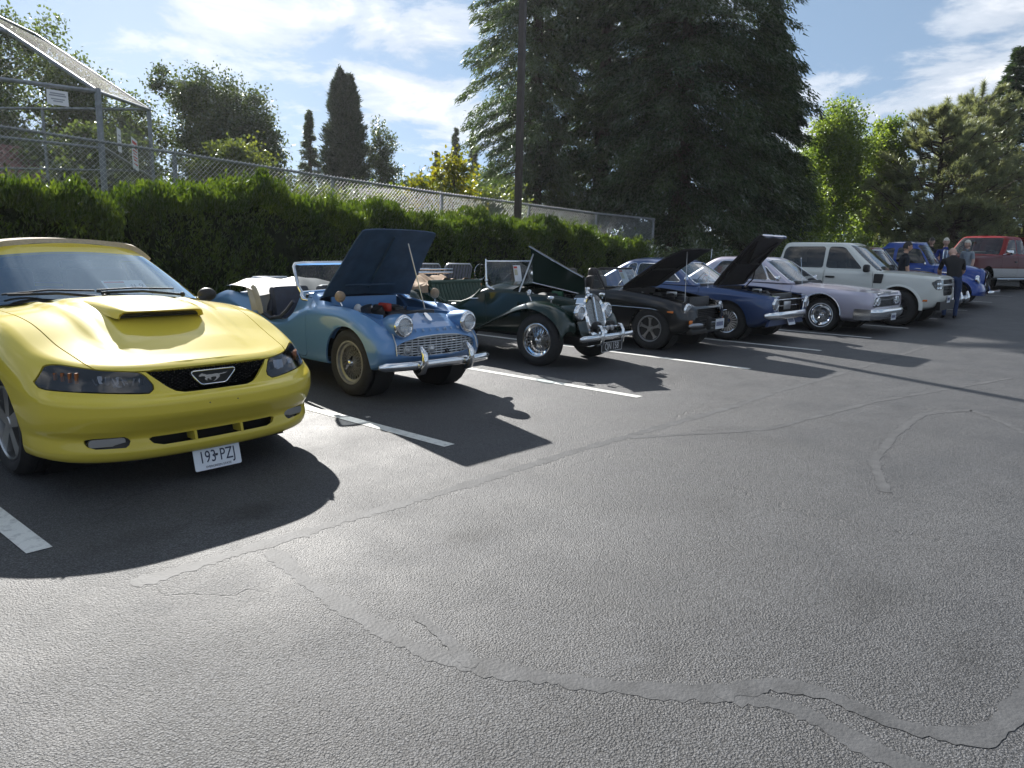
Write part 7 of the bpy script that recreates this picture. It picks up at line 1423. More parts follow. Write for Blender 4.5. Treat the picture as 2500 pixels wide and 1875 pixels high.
# ================================================================ pickup, maroon sedan, bright blue coupe, red truck, silver wagon
def R_(x, y, z): return list(zip(x, y, z))
def pickup():
    root = empty('pickup_truck', (18.42, 4.15, lot_z(18.4)), math.radians(-90), 'pale grey-beige crew cab pickup with dark windows and chunky tyres', 'pickup truck', 'show cars parked in a row')
    PP = paint('grey_beige_paint', (0.68, 0.69, 0.64), 0, .4, .9)
    rows = [R_([.66, .64, .55, .45, 0, -.8, -1.5, -2.2, -3.08, -3.9, -4.10, -4.12], [0, .55, .72, .76, .78, .78, .78, .78, .78, .75, .6, 0], [.36]*12),
            R_([.82, .80, .72, .52, 0, -.8, -1.5, -2.2, -3.08, -4.0, -4.18, -4.2], [0, .58, .80, .87, .88, .885, .885, .885, .885, .86, .62, 0], [.44, .44, .43, .41, .40, .38, .38, .38, .40, .44, .46, .46]),
            R_([.90, .885, .80, .55, 0, -.8, -1.5, -2.2, -3.08, -4.02, -4.2, -4.22], [0, .60, .83, .905, .92, .915, .915, .915, .92, .89, .64, 0], [.62, .62, .62, .63, .66, .64, .64, .64, .66, .64, .64, .64]),
            R_([.89, .875, .80, .55, 0, -.8, -1.5, -2.2, -3.08, -4.02, -4.2, -4.22], [0, .60, .83, .90, .92, .92, .92, .92, .92, .89, .64, 0], [.80, .80, .81, .83, .86, .86, .86, .86, .86, .84, .84, .84]),
            R_([.86, .845, .78, .53, 0, -.8, -1.5, -2.2, -3.08, -4.0, -4.18, -4.2], [0, .59, .81, .88, .90, .905, .905, .905, .905, .88, .63, 0], [1.0, 1.0, 1.0, 1.01, 1.04, 1.06, 1.06, 1.08, 1.10, 1.10, 1.08, 1.08]),
            R_([.78, .77, .71, .50, 0, -.8, -1.5, -2.2, -3.08, -3.97, -4.14, -4.16], [0, .57, .76, .83, .85, .86, .865, .865, .865, .85, .62, 0], [1.055, 1.055, 1.055, 1.07, 1.10, 1.12, 1.135, 1.15, 1.16, 1.16, 1.15, 1.15])]
    rows = [[(x*.87 if x > 0 else x, y, z) for x, y, z in r] for r in rows]
    S = shell(rows, 90, 24, curve([(-4.16, 0), (-3.5, .0), (-2.6, .0), (-.8, .03), (0, .045), (.6, .03), (.78, 0)]), 12, smooth=.6)
    for x in (0, -3.08): S = clip(*S, circ_fn(x, .40, .435, .45))
    S = clip(*S, plan_fn([(-.6, 0), (-.6, .74), (-2.75, .74), (-2.75, 0)], .9)); S = clip(*S, plan_fn([(-2.95, 0), (-2.95, .76), (-4.05, .76), (-4.05, 0)], .9))
    hl = [rpoly([(s*a, b) for a, b in ((.50, .80), (.50, 1.0), (.80, 1.0), (.865, .94), (.85, .82), (.80, .785))], .03) for s in (1, -1)]
    for s, h in zip((1, -1), hl): S, L = split(S, front_fn(h, .25, sgn=s), .003); H = put(offset(L, -.05), 'headlight', BLACKPL, root, 40); put(L, 'lens', LENS, H, 40); LV = np.array(L[0]); [(lambda m: (m.lathe([(0, -.02), (.03, -.015), (.045, .0)], (float(LV[np.argmin((np.abs(LV[:, 1]) - y)**2 + (LV[:, 2] - z)**2), 0]) - .025, s*y, z), (1, s*.3, 0), 10), m.build('reflector', CHROME, H, 30)))(MB()) for y, z in ((.60, .93), (.72, .93), (.60, .84), (.72, .84))]
    gp = rpoly([(-.49, .66), (.49, .66), (.49, 1.0), (-.49, 1.0)], .03); S, _ = split(S, front_fn(gp, .45), 0); m = MB(); m.prism(gp, (.69, 0, 0), (0, 1, 0), (0, 0, 1), (-.01, 0, 0)); g = m.build('grille', BLACKPL, root, None)
    for z in (.74, .80, .93): m = MB(); m.box((.73, 0, z), (.03, .96, .02), bev=.005); m.build('grille_bar', BLACKPL, g)
    m = MB(); m.box((.755, 0, .88), (.03, 1.0, .05), bev=.01); m.build('grille_bar', DULLCHROME, g)
    S, doors = split_side(S, rpoly([(-.50, .42), (-.52, .8), (-.58, 1.3), (-1.58, 1.3), (-1.58, .42)], .03), ymin=.6); S, doors2 = split_side(S, rpoly([(-1.595, .42), (-1.595, 1.3), (-2.70, 1.3), (-2.70, .9), (-2.60, .55), (-2.50, .42)], .03), ymin=.6); put(lip(S, .02), 'body', PP, root)
    for (s, D), hx in [(d, -1.44) for d in doors] + [(d, -2.52) for d in doors2]: d = put(lip(D, .02), 'door', PP, root); m = MB(); m.box((hx, s*.925, .98), (.20, .03, .04), bev=.01); m.build('handle', BLACKPL, d)
    for s in (1, -1):
        m = MB(); G = [[(.455*math.cos(t)*k, s*(.905 + .02*(1 if k < 1.02 else 0) + (.018 if k < 1.05 else -.01)), .40 + .455*math.sin(t)*k) for k in (.955, 1.0, 1.10)] for t in np.linspace(-.1, math.pi + .1, 20).tolist()]
        m.grid(G, flip=(s > 0)); m.build('arch_flare', PP, root, 50)
        m = MB(); m.prism(rpoly([(-.10, -.10), (.07, -.10), (.10, .10), (-.09, .10)], .02), (-.52 + .10, s*.918, .98), (1, 0, 0), (0, 0, 1), (0, s*.012, 0)); m.build('fender_vent', BLACKPL, root, None); m = MB(); m.box((.52, s*.885, .56), (.10, .03, .045), bev=.008); m.build('side_marker', AMBER, root)
        m = MB(); m.box((-.66, s*1.0, 1.19), (.12, .18, .17), bev=.04); m.tube([(-.64, s*.88, 1.14), (-.64, s*.95, 1.15)], .03, 6); m.build('mirror', BLACKPL, root, 60)
    m = MB(); m.prism([(-.70, .36), (.70, .36), (.74, .54), (-.74, .54)], (.79, 0, 0), (0, 1, 0), (0, 0, 1), (-.08, 0, 0)); m.build('lower_bumper', BLACKPL, root, None); plate(root, (.80, 0, .58), .305, .152, None, WHITEPL, PLBLUE)
    greenhouse(root, PP, -.38, -2.86, .85, 1.12, -1.10, -2.66, .68, 1.735, .02, [[(-.78, 1.17), (-1.22, 1.63), (-1.30, 1.65), (-1.56, 1.65), (-1.58, 1.17)], [(-1.64, 1.17), (-1.64, 1.65), (-2.50, 1.635), (-2.58, 1.55), (-2.60, 1.17)]], side_glass=glass_mat('privacy_glass', (.12, .125, .13)), round_f=.11, rr=.06)
    interior(root, -.5, -2.7, .74, 1.08, add_noise(principled('grey_cloth', (.05, .05, .05), .8), 30, .2), (-1.05, .38, 1.18), zseat=.78)
    m = MB(); m.box((-3.5, 0, .72), (1.15, 1.5, .04)); m.build('bed_floor', BLACKPL, root)
    def alloy(W, R, w, rim_):
        DA = principled('dark_alloy', (.035, .035, .038), .35, .6); barrel(W, R, w, rim_, DA); h = w/2; m = MB()
        for k in range(6): a = math.pi/2 + 2*math.pi*k/6; m.prism([(.03, -.03), (.03, .03), (rim_ - .01, .055), (rim_ - .01, -.055)], (0, -h*.6, 0), (math.cos(a), 0, math.sin(a)), (-math.sin(a), 0, math.cos(a)), (0, -.03, 0))
        m.lathe([(0, -h*.95), (.04, -h*.9), (.05, -h*.6)], n=16); m.build('spokes', DA, W, 30)
        m = MB(); [m.box((math.cos(a)*rim_*.75, -h*.80, math.sin(a)*rim_*.75), (.05, .006, .018), Matrix.Rotation(-a, 3, 'Y')) for a in [math.pi/2 + 2*math.pi*(k + .5)/6 for k in range(6)]]; 
    for x in (0, -3.08):
        for s in (1, -1): make_wheel(root, (x, s*.79, .375), .375, .25, .225, alloy, s)
    wells(root, (0, -3.08), .84, .41, .45, .3); m = MB(); m.box((-1.6, 0, .42), (4.6, 1.4, .14)); m.build('chassis', DARK, root)
    for s in (1, -1): m = MB(); m.box((-4.16, s*.78, .98), (.08, .14, .30), bev=.02); m.build('tail_light', REDL, root)
    m = MB(); m.box((-4.2, 0, .60), (.10, 1.5, .14), bev=.03); m.build('rear_bumper', BLACKPL, root)
    return root
pickup()
def maroon_sedan():
    root = empty('sedan', (21.1, 4.55, lot_z(21.1)), math.radians(-90), 'maroon rounded vintage sedan with toothed chrome grille', 'car', 'show cars parked in a row')
    PM = paint('maroon_paint', (0.11, 0.010, 0.018), .15, .35, 1.0)
    rows = [R_([.60, .58, .5, .42, 0, -.8, -1.5, -2.2, -2.92, -3.7, -3.95, -4.0], [0, .5, .68, .72, .74, .75, .75, .75, .75, .68, .5, 0], [.30]*12),
            R_([.78, .76, .68, .5, 0, -.8, -1.5, -2.2, -2.92, -3.8, -4.1, -4.15], [0, .52, .76, .83, .86, .86, .86, .86, .87, .78, .55, 0], [.38, .38, .37, .36, .35, .33, .33, .33, .35, .40, .42, .42]),
            R_([.85, .83, .75, .55, 0, -.8, -1.5, -2.2, -2.92, -3.85, -4.15, -4.2], [0, .53, .79, .87, .91, .91, .91, .91, .92, .81, .55, 0], [.52, .52, .52, .53, .56, .54, .54, .54, .56, .54, .54, .54]),
            R_([.83, .81, .75, .55, 0, -.8, -1.5, -2.2, -2.92, -3.83, -4.12, -4.17], [0, .52, .78, .87, .91, .905, .905, .905, .92, .80, .54, 0], [.70, .70, .70, .71, .74, .74, .74, .74, .76, .70, .68, .68]),
            R_([.72, .71, .68, .50, 0, -.8, -1.5, -2.2, -2.92, -3.75, -4.03, -4.08], [0, .48, .71, .79, .83, .84, .85, .85, .85, .73, .48, 0], [.86, .86, .86, .87, .90, .90, .90, .90, .90, .82, .80, .80]),
            R_([.62, .61, .58, .42, 0, -.8, -1.5, -2.2, -2.92, -3.65, -3.92, -3.98], [0, .44, .63, .70, .74, .77, .78, .78, .77, .65, .42, 0], [.93, .93, .92, .93, .96, .97, .97, .97, .96, .88, .86, .86])]
    S = shell(rows, 80, 22, curve([(-3.98, 0), (-3.2, .10), (-1.0, .12), (0, .11), (.4, .07), (.62, 0)]), 12, smooth=.7)
    for x in (0, -2.92): S = clip(*S, circ_fn(x, .34, .38, .45))
    S = clip(*S, plan_fn([(-.55, 0), (-.55, .66), (-2.4, .66), (-2.4, 0)], .8)); gp = rpoly([(-.55, .40), (.55, .40), (.50, .68), (-.50, .68)], .06); S, _ = split(S, front_fn(gp, .5), 0)
    S, doors = split_side(S, rpoly([(-.60, .36), (-.62, 1.1), (-1.5, 1.1), (-1.5, .36)], .04), ymin=.5); put(lip(S, .02), 'body', PM, root)
    for s, D in doors: d = put(lip(D, .02), 'door', PM, root); m = MB(); m.box((-1.38, s*.915, .80), (.14, .03, .03), bev=.008); m.build('handle', CHROME, d)
    m = MB(); m.prism(gp, (.74, 0, 0), (0, 1, 0), (0, 0, 1), (-.01, 0, 0)); g = m.build('grille', DARK, root, None)
    for y in np.linspace(-.44, .44, 8).tolist(): m = MB(); m.tube([(.80, y, .42), (.86, y, .46), (.87, y, .54), (.82, y, .62)], [.02, .035, .035, .018], 8); m.build('grille_tooth', CHROME, g, 60)
    m = MB(); m.tube([(.84 - .2*y*y, y, .665) for y in np.linspace(-.6, .6, 9).tolist()], .035, 8); m.build('grille_bar', CHROME, g, 60); m = MB(); m.tube([(.86 - .2*y*y, y, .56) for y in np.linspace(-.6, .6, 9).tolist()], .03, 8); m.build('grille_bar', CHROME, g, 60)
    m = MB(); m.tube([(.98 - .35*max(abs(y) - .5, 0)**2, y, .42) for y in np.linspace(-.92, .92, 19).tolist()], [.03] + [.075]*17 + [.03], 12, sq=(1, .5)); m.build('bumper', CHROME, root, 60)
    for y in (-.42, .42): m = MB(); m.tube([(.98, y, .32), (1.04, y, .36), (1.05, y, .46), (1.02, y, .60)], [.03, .05, .05, .025], 10); m.build('overrider', CHROME, root, 60)
    for s in (1, -1): headlamp(root, (.74, s*.70, .79), .10, (1, s*.08, 0), rim_w=.022); m = MB(); m.box((.82, s*.70, .60), (.06, .12, .06), bev=.02); m.build('parking_lamp', CHROME, root)
    m = MB(); m.tube([(.72, 0, .93), (.78, 0, .97), (.60, 0, 1.03), (.40, 0, 1.05)], [.01, .03, .025, .01], 8); m.build('hood_ornament', CHROME, root, 60)
    greenhouse(root, PM, -.42, -2.85, .80, .97, -.89, -2.25, .58, 1.60, .05, [[(-.74, 1.02), (-1.04, 1.45), (-1.46, 1.49), (-1.46, 1.02)], [(-1.52, 1.02), (-1.52, 1.49), (-2.05, 1.46), (-2.25, 1.2), (-2.28, 1.02)]], bulge=.05, trim=.014, round_f=.16, rr=.10, wsk=.86, drop=.08)
    m = MB(); m.tube([(-.40, 0, 1.0), (-.87, 0, 1.54)], .012, 6); m.build('windshield_divider', CHROME, root); interior(root, -.55, -2.3, .68, .95, add_noise(principled('maroon_cloth', (.05, .02, .02), .8), 30, .2), (-1.02, .35, 1.02), zseat=.62)
    for x in (0, -2.92):
        for s in (1, -1): make_wheel(root, (x, s*.74, .34), .34, .18, .20, hubcap(CHROME, 0, .9, .04), s, whitewall=(.225, .285))
    wells(root, (0, -2.92), .80, .35, .39); m = MB(); m.box((-1.5, 0, .33), (4.2, 1.3, .10)); m.build('chassis', DARK, root)
    for s in (1, -1): m = MB(); m.ball((-4.02, s*.62, .76), (.05, .06, .10), 12, 8); m.build('tail_light', REDL, root)
    return root
maroon_sedan()
def fender_bulge(name, mat, root, cx, s, rx, rz, y0, y1, zc, tail=0.0):
    m = MB(); G = []
    for t in np.linspace(-.12, math.pi + .12, 26).tolist():
        row = []
        for k in np.linspace(0, 1, 9).tolist():
            f = math.sqrt(max(1 - (k*.98)**2.6, 0)); xx = rx*math.cos(t); xx = xx*(1 + tail) if xx < 0 else xx; row.append((cx + xx*(.55 + .45*f), s*(y0 + (y1 - y0)*k), zc + rz*max(math.sin(t), -.2)*(.62 + .38*f)))
        G.append(row)
    m.grid(G, flip=(s < 0)); V, F = slab((m.v, m.f), .015); return mesh_obj(name, V, F, mat, root, 50)
def bright_blue_coupe():
    root = empty('coupe', (23.75, 4.12, lot_z(23.75)), math.radians(-90), 'bright blue vintage coupe with rounded roof and separate fenders', 'car', 'show cars parked in a row')
    PB = paint('bright_blue_paint', (0.008, 0.05, 0.27), .1, .3, 1.0)
    rows = [R_([.55, .54, .5, .4, 0, -.8, -1.4, -2.0, -2.84, -3.5, -3.75, -3.8], [0, .20, .28, .34, .44, .68, .72, .72, .66, .5, .3, 0], [.34]*12),
            R_([.62, .61, .56, .45, 0, -.8, -1.4, -2.0, -2.84, -3.6, -3.85, -3.9], [0, .22, .31, .37, .48, .72, .76, .76, .70, .55, .35, 0], [.45]*12),
            R_([.64, .63, .57, .45, 0, -.8, -1.4, -2.0, -2.84, -3.6, -3.85, -3.9], [0, .22, .32, .39, .50, .73, .77, .77, .71, .55, .35, 0], [.70]*10 + [.66, .66]),
            R_([.60, .59, .53, .42, 0, -.8, -1.4, -2.0, -2.84, -3.5, -3.72, -3.76], [0, .20, .30, .37, .49, .71, .75, .75, .69, .52, .32, 0], [.92, .92, .92, .93, .95, .98, .98, .97, .93, .84, .80, .80]),
            R_([.52, .51, .46, .36, 0, -.8, -1.4, -2.0, -2.84, -3.4, -3.6, -3.64], [0, .16, .24, .31, .43, .66, .70, .70, .63, .46, .28, 0], [1.01, 1.01, 1.0, 1.01, 1.04, 1.06, 1.06, 1.05, 1.0, .90, .87, .87])]
    S = shell(rows, 80, 20, curve([(-3.6, 0), (-3, .12), (-1.0, .08), (0, .08), (.3, .05), (.5, 0)]), 10, smooth=.7); S = clip(*S, plan_fn([(-.6, 0), (-.6, .60), (-2.1, .60), (-2.1, 0)], .9))
    S, doors = split_side(S, rpoly([(-.50, .40), (-.54, 1.2), (-1.55, 1.2), (-1.55, .40)], .04), ymin=.4); put(lip(S, .02), 'body', PB, root)
    for s, D in doors: d = put(lip(D, .02), 'door', PB, root); m = MB(); m.box((-1.42, s*.785, .88), (.12, .03, .03), bev=.008); m.build('handle', CHROME, d)
    for s in (1, -1):
        fender_bulge('front_fender', PB, root, .05, s, .66, .50, .30, .90, .36, .35); fender_bulge('rear_fender', PB, root, -2.84, s, .60, .50, .45, .90, .36, .2)
        m = MB(); m.box((-1.4, s*.78, .36), (1.3, .22, .05), bev=.02); m.build('running_board', BLACKPL, root); headlamp(root, (.56, s*.63, .72), .09, (1, s*.05, .1), rim_w=.03); m = MB(); m.tube([(-.84, s*.72, .97), (-1.85, s*.765, .98), (-2.8, s*.70, .94)], .008, 6); m.build('belt_moulding', CHROME, root)
        m = MB(); m.ball((-.72, s*.86, 1.10), (.03, .06, .05), 12, 8); m.tube([(-.72, s*.72, 1.06), (-.72, s*.83, 1.09)], .008, 6); m.build('mirror', CHROME, root, 60)
        for k in range(3): m = MB(); m.tube([(.35, s*(.335 + .0*k), .90 - .05*k), (-.35, s*.55, .93 - .05*k)], .006, 5); m.build('hood_trim', CHROME, root)
    gp = rpoly([(-.26, .42), (.26, .42), (.20, .80), (.05, .95), (-.05, .95), (-.20, .80)], .04); m = MB(); m.prism(gp, (.63, 0, 0), (0, 1, 0), (0, 0, 1), (.02, 0, 0)); g = m.build('grille', DARK, root, None)
    for y in np.linspace(-.22, .22, 12).tolist(): z1 = .95 - abs(y)*.85; m = MB(); m.box((.66, y, (.43 + z1)/2), (.02, .014, z1 - .45)); m.build('grille_bar', CHROME, g)
    m = MB(); m.tube([(.90 - .30*max(abs(y) - .4, 0)**2, y, .40) for y in np.linspace(-.88, .88, 19).tolist()], [.025] + [.055]*17 + [.025], 12, sq=(1, .5)); m.build('bumper', CHROME, root, 60)
    greenhouse(root, PB, -.50, -2.9, .68, 1.04, -.84, -1.95, .53, 1.66, .06, [[(-.72, 1.11), (-.94, 1.50), (-1.50, 1.54), (-1.50, 1.11)], [(-1.58, 1.11), (-1.58, 1.53), (-1.90, 1.48), (-2.14, 1.2), (-2.14, 1.11)]], bulge=.05, round_f=.14, rr=.07, drop=.09, trim=None, side_glass=GLASSD)
    m = MB(); fr = rpoly([(-.5, 0), (.5, 0), (.45, .40), (-.45, .40)], .05); m.tube([(-.38, a, 1.12 + b*.92) for a, b in fr], .012, 6, closed=True); wf = m.build('windshield_frame', CHROME, root); m = MB(); m.add([(-.382, a, 1.12 + b*.92) for a, b in fr], [tuple(range(len(fr)))]); m.build('opened_pane', GLASS, wf, None); m = MB(); m.tube([(-.38, 0, 1.12), (-.38, 0, 1.49)], .008, 6); m.build('windshield_divider', CHROME, wf)
    interior(root, -.6, -2.1, .62, .98, add_noise(principled('grey_cloth_b', (.05, .05, .05), .8), 30, .2), (-.98, .3, 1.08), rear=False, zseat=.65)
    for x in (0, -2.84):
        for s in (1, -1): make_wheel(root, (x, s*.71, .345), .345, .17, .205, hubcap(CHROME, 0, .8, .04), s)
    m = MB(); m.box((-1.5, 0, .36), (4.1, 1.0, .10)); m.build('chassis', DARK, root)
    for s in (1, -1): m = MB(); m.ball((-3.45, s*.62, .75), (.05, .06, .08), 12, 8); m.build('tail_light', REDL, root)
    return root
bright_blue_coupe()
def red_truck():
    root = empty('pickup_truck', (28.7, 5.1, lot_z(28.7)), math.radians(163), 'red and silver extended cab pickup with matching canopy, facing left', 'pickup truck')
    PR = paint('red_paint_sunlit', (0.20, 0.006, 0.008), 0, .4, .4); PS = paint('silver_paint', (.42, .42, .42), .4, .4, .6); PD = paint('red_paint_shaded', (0.095, 0.005, 0.006), 0, .4, .4)  # same red twice: sunlit tone for roofs, shade put into the side colour
    rows = [R_([.66, .64, .55, .45, 0, -.8, -1.5, -2.2, -3.6, -4.5, -4.7, -4.72], [0, .6, .78, .84, .86, .86, .86, .86, .86, .84, .7, 0], [.45]*12),
            R_([.86, .84, .78, .55, 0, -.8, -1.5, -2.2, -3.6, -4.6, -4.78, -4.8], [0, .62, .88, .95, .97, .97, .97, .97, .97, .95, .7, 0], [.52]*12),
            R_([.90, .88, .82, .57, 0, -.8, -1.5, -2.2, -3.6, -4.6, -4.8, -4.82], [0, .63, .90, .97, .99, .98, .98, .98, .99, .96, .71, 0], [.80]*12),
            R_([.88, .86, .80, .55, 0, -.8, -1.5, -2.2, -3.6, -4.6, -4.8, -4.82], [0, .62, .88, .95, .97, .97, .97, .97, .97, .95, .7, 0], [1.08, 1.08, 1.08, 1.09, 1.12] + [1.16]*7),
            R_([.80, .79, .74, .5, 0, -.8, -1.5, -2.2, -3.6, -4.58, -4.76, -4.78], [0, .58, .82, .88, .90, .92, .92, .92, .92, .91, .68, 0], [1.16, 1.16, 1.15, 1.16, 1.19] + [1.24]*7)]
    S = shell(rows, 70, 18, curve([(-4.8, 0), (-1.0, .02), (0, .05), (.6, .03), (.8, 0)]), 10, smooth=.6)
    for x in (0, -3.6): S = clip(*S, circ_fn(x, .42, .46, .45))
    S = clip(*S, plan_fn([(-1.05, 0), (-1.05, .8), (-2.7, .8), (-2.7, 0)], 1.0)); gp = rpoly([(-.78, .74), (.78, .74), (.76, 1.06), (-.76, 1.06)], .04); S, _ = split(S, front_fn(gp, .5), 0)
    S, doors = split_side(S, rpoly([(-.85, .56), (-.88, 1.4), (-1.95, 1.4), (-1.95, .56)], .04), ymin=.6)
    nm = clip(*S, lambda A: A[:, 2] - .80); lo = clip(*S, lambda A: .80 - A[:, 2]); put(lip(nm, .01), 'body', PD, root); put(lip(lo, .01), 'lower_body', PS, root)
    for s, D in doors: d = put(lip(clip(*D, lambda A: A[:, 2] - .80), .01), 'door', PD, root); put(lip(clip(*D, lambda A: .80 - A[:, 2]), .01), 'door_lower', PS, d); m = MB(); m.box((-1.78, s*.985, 1.02), (.15, .03, .04), bev=.008); m.build('handle', BLACKPL, d)
    m = MB(); m.prism(gp, (.80, 0, 0), (0, 1, 0), (0, 0, 1), (-.01, 0, 0)); g = m.build('grille', BLACKPL, root, None)
    for z in (.82, .90, .98): m = MB(); m.box((.84, 0, z), (.02, 1.0, .02)); m.build('grille_bar', CHROME, g)
    for s in (1, -1): m = MB(); m.box((.83, s*.64, .94), (.05, .24, .16), bev=.02); m.build('headlight', LAMPLENS, root); m = MB(); m.box((-1.02, s*1.1, 1.32), (.08, .22, .16), bev=.03); m.tube([(-1.0, s*.92, 1.25), (-1.0, s*1.02, 1.28)], .02, 6); m.build('mirror', CHROME, root, 60)
    m = MB(); m.box((.95, 0, .62), (.14, 1.86, .18), bev=.04); m.build('bumper', CHROME, root, 50)
    greenhouse(root, PD, -.85, -2.85, .90, 1.22, -1.42, -2.62, .72, 1.86, .03, [[(-1.18, 1.28), (-1.55, 1.74), (-1.95, 1.76), (-1.95, 1.28)], [(-2.0, 1.28), (-2.0, 1.76), (-2.5, 1.74), (-2.55, 1.28)]], round_f=.11, roof_mat=PR)
    for s in (1, -1):
        m = MB(); m.grid([[(x, s*(.92 - .14*t), 1.25 + .60*t) for x in (-2.86, -3.3, -4.2, -4.75)] for t in (0, .5, .93, 1)], flip=(s < 0)); m.build('canopy_side', PD, root, 50); m = MB(); m.prism(rpoly([(-3.05, .12), (-4.5, .12), (-4.5, .44), (-3.05, .44)], .06), (0, s*.93, 1.25), (1, 0, 0), (0, -s*.225, 1), (0, s*.01, 0)); m.build('canopy_window', PANE, root, None)
    m = MB(); m.grid([[(x, y*.78, 1.85 + .04*(1 - y*y)) for y in (-1, -.5, 0, .5, 1)] for x in (-2.84, -3.8, -4.76)], flip=True); m.build('canopy_roof', PR, root, 50); m = MB(); m.add([(-4.76, -.92, 1.25), (-4.76, .92, 1.25), (-4.76, .78, 1.85), (-4.76, -.78, 1.85)], [(0, 1, 2, 3)]); m.build('canopy_door', PANE, root, None)
    m = MB(); m.add([(-2.86, -.92, 1.25), (-2.86, .92, 1.25), (-2.86, .78, 1.85), (-2.86, -.78, 1.85)], [(3, 2, 1, 0)]); m.build('canopy_front', PD, root, None)
    interior(root, -.9, -2.7, .8, 1.12, add_noise(principled('grey_cloth_c', (.05, .05, .05), .8), 30, .2), (-1.42, .38, 1.22), zseat=.82)
    for x in (0, -3.6):
        for s in (1, -1): make_wheel(root, (x, s*.83, .38), .38, .25, .21, hubcap(DULLCHROME, 8, .9, .02), s)
    wells(root, (0, -3.6), .88, .42, .47, .3); m = MB(); m.box((-1.9, 0, .48), (5.2, 1.5, .14)); m.build('chassis', DARK, root); m = MB(); m.tube([(-.6, -.99, .42), (-2.9, -.99, .42)], .035, 8); m.tube([(-.6, .99, .42), (-2.9, .99, .42)], .035, 8); 
    for s in (1, -1): m = MB(); m.tube([(-.6, s*.99, .45), (-2.9, s*.99, .45)], .035, 8); m.build('side_step', CHROME, root)
    return root
red_truck()
def silver_wagon():
    root = empty('wagon', (36.6, 3.3, lot_z(36.6)), math.radians(150), 'silver wagon at the right edge with its dark tailgate raised', 'car'); PS = paint('wagon_silver', (.45, .46, .48), .4, .35, .8)
    rows = [R_([.6, .58, .5, .4, 0, -1, -2, -2.7, -3.4, -3.6, -3.62], [0, .5, .7, .76, .78, .78, .78, .78, .76, .6, 0], [.3]*11), R_([.85, .83, .75, .55, 0, -1, -2, -2.7, -3.6, -3.75, -3.77], [0, .55, .8, .88, .9, .9, .9, .9, .86, .65, 0], [.55]*11), R_([.75, .73, .68, .5, 0, -1, -2, -2.7, -3.55, -3.7, -3.72], [0, .5, .74, .84, .88, .9, .9, .9, .86, .65, 0], [.85, .85, .86, .88, .95, 1.0, 1.02, 1.02, 1.0, 1.0, 1.0]), R_([.65, .63, .6, .45, 0, -1, -2, -2.7, -3.5, -3.64, -3.66], [0, .46, .68, .78, .82, .84, .84, .84, .8, .6, 0], [.92, .92, .92, .95, 1.02, 1.07, 1.08, 1.08, 1.06, 1.06, 1.06])]
    S = shell(rows, 60, 14, curve([(-3.7, 0), (0, .05), (.6, 0)]), 8, smooth=.5)
    for x in (0, -2.7): S = clip(*S, circ_fn(x, .34, .38, .45))
    put(S, 'body', PS, root); greenhouse(root, PS, -.6, -3.55, .82, 1.06, -1.3, -3.25, .64, 1.62, .02, [[(-1.05, 1.11), (-1.4, 1.5), (-2.1, 1.52), (-2.1, 1.11)], [(-2.15, 1.11), (-2.15, 1.52), (-2.9, 1.5), (-3.0, 1.11)]], glass=GLASSD)
    m = MB(); m.box((-3.75, 0, 1.86), (1.1, 1.3, .05), Matrix.Rotation(.35, 3, 'Y'), bev=.02); m.build('tailgate', principled('tailgate_dark', (.05, .05, .055), .3, coat=.8), root)
    for x in (0, -2.7):
        for s in (1, -1): make_wheel(root, (x, s*.78, .34), .34, .21, .21, hubcap(DULLCHROME, 6, .9, .02), s)
    return root
silver_wagon()
CANV = add_noise(principled('red_canopy_fabric', (.40, .03, .035), .8), 20, .1)
cn = empty('pop_up_canopy', (43.0, 1.6, lot_z(43)), .3, 'red pop-up canopy roof at the right edge behind the red truck', 'canopy')
m = MB(); ap = (0, 0, 3.3); cr4 = [(-1.5, -1.5, 2.3), (1.5, -1.5, 2.3), (1.5, 1.5, 2.3), (-1.5, 1.5, 2.3)]; m.add([ap] + cr4 + [(a, b, c - .25) for a, b, c in cr4], [(0, i + 1, (i + 1) % 4 + 1) for i in range(4)] + [(i + 1, i + 5, (i + 1) % 4 + 5, (i + 1) % 4 + 1) for i in range(4)]); m.build('fabric_roof', CANV, cn, None)
for a, b, c in cr4: m = MB(); m.box((a, b, 1.1), (.04, .04, 2.3)); m.build('leg', STEEL, cn)
# folding chairs behind the roadsters
BWEB = add_noise(principled('blue_webbing', (.03, .06, .20), .8), 30, .2); WWEB = principled('pale_webbing', (.45, .48, .55), .8); GWEB = add_noise(principled('grey_mesh', (.16, .17, .20), .8), 30, .15)
def folding_chair(loc, rz, web, label, stripes=True, hb=.95):
    c = empty('folding_chair', loc, rz, label, 'chair', 'folding chairs behind the roadsters'); AL = principled('alloy_tube', (.6, .61, .62), .3, 1.0)
    for s in (1, -1): m = MB(); m.tube([(s*.27, .18, 0), (s*.27, -.20, .42), (s*.27, .22, .40)], .013, 6); m.tube([(s*.27, -.22, 0), (s*.27, .18, .45)], .013, 6); m.build('leg', AL, c)
    m = MB(); m.tube([(-.27, .16, .38), (-.27, .36, hb - .05), (-.22, .38, hb), (.22, .38, hb), (.27, .36, hb - .05), (.27, .16, .38)], .013, 6); m.build('back_frame', AL, c, 50)
    n = 9
    for k in range(n):
        x = -.24 + .48*k/(n - 1); m = MB(); m.add([(x - .024, .18, .42), (x + .024, .18, .42), (x + .024, .372, hb - .02), (x - .024, .372, hb - .02)], [(0, 1, 2, 3)]); V, F = slab((m.v, m.f), .004); mesh_obj('webbing', V, F, (web if not stripes or k % 3 else WWEB) if k % 2 == 0 or not stripes else web, c, None)
    m = MB(); m.box((0, -.02, .42), (.5, .42, .012)); m.build('seat', web, c); return c
folding_chair((5.15, 8.75, 0.0), math.radians(175), BWEB, 'blue striped webbing folding chair behind the light blue roadster', True, 1.02)
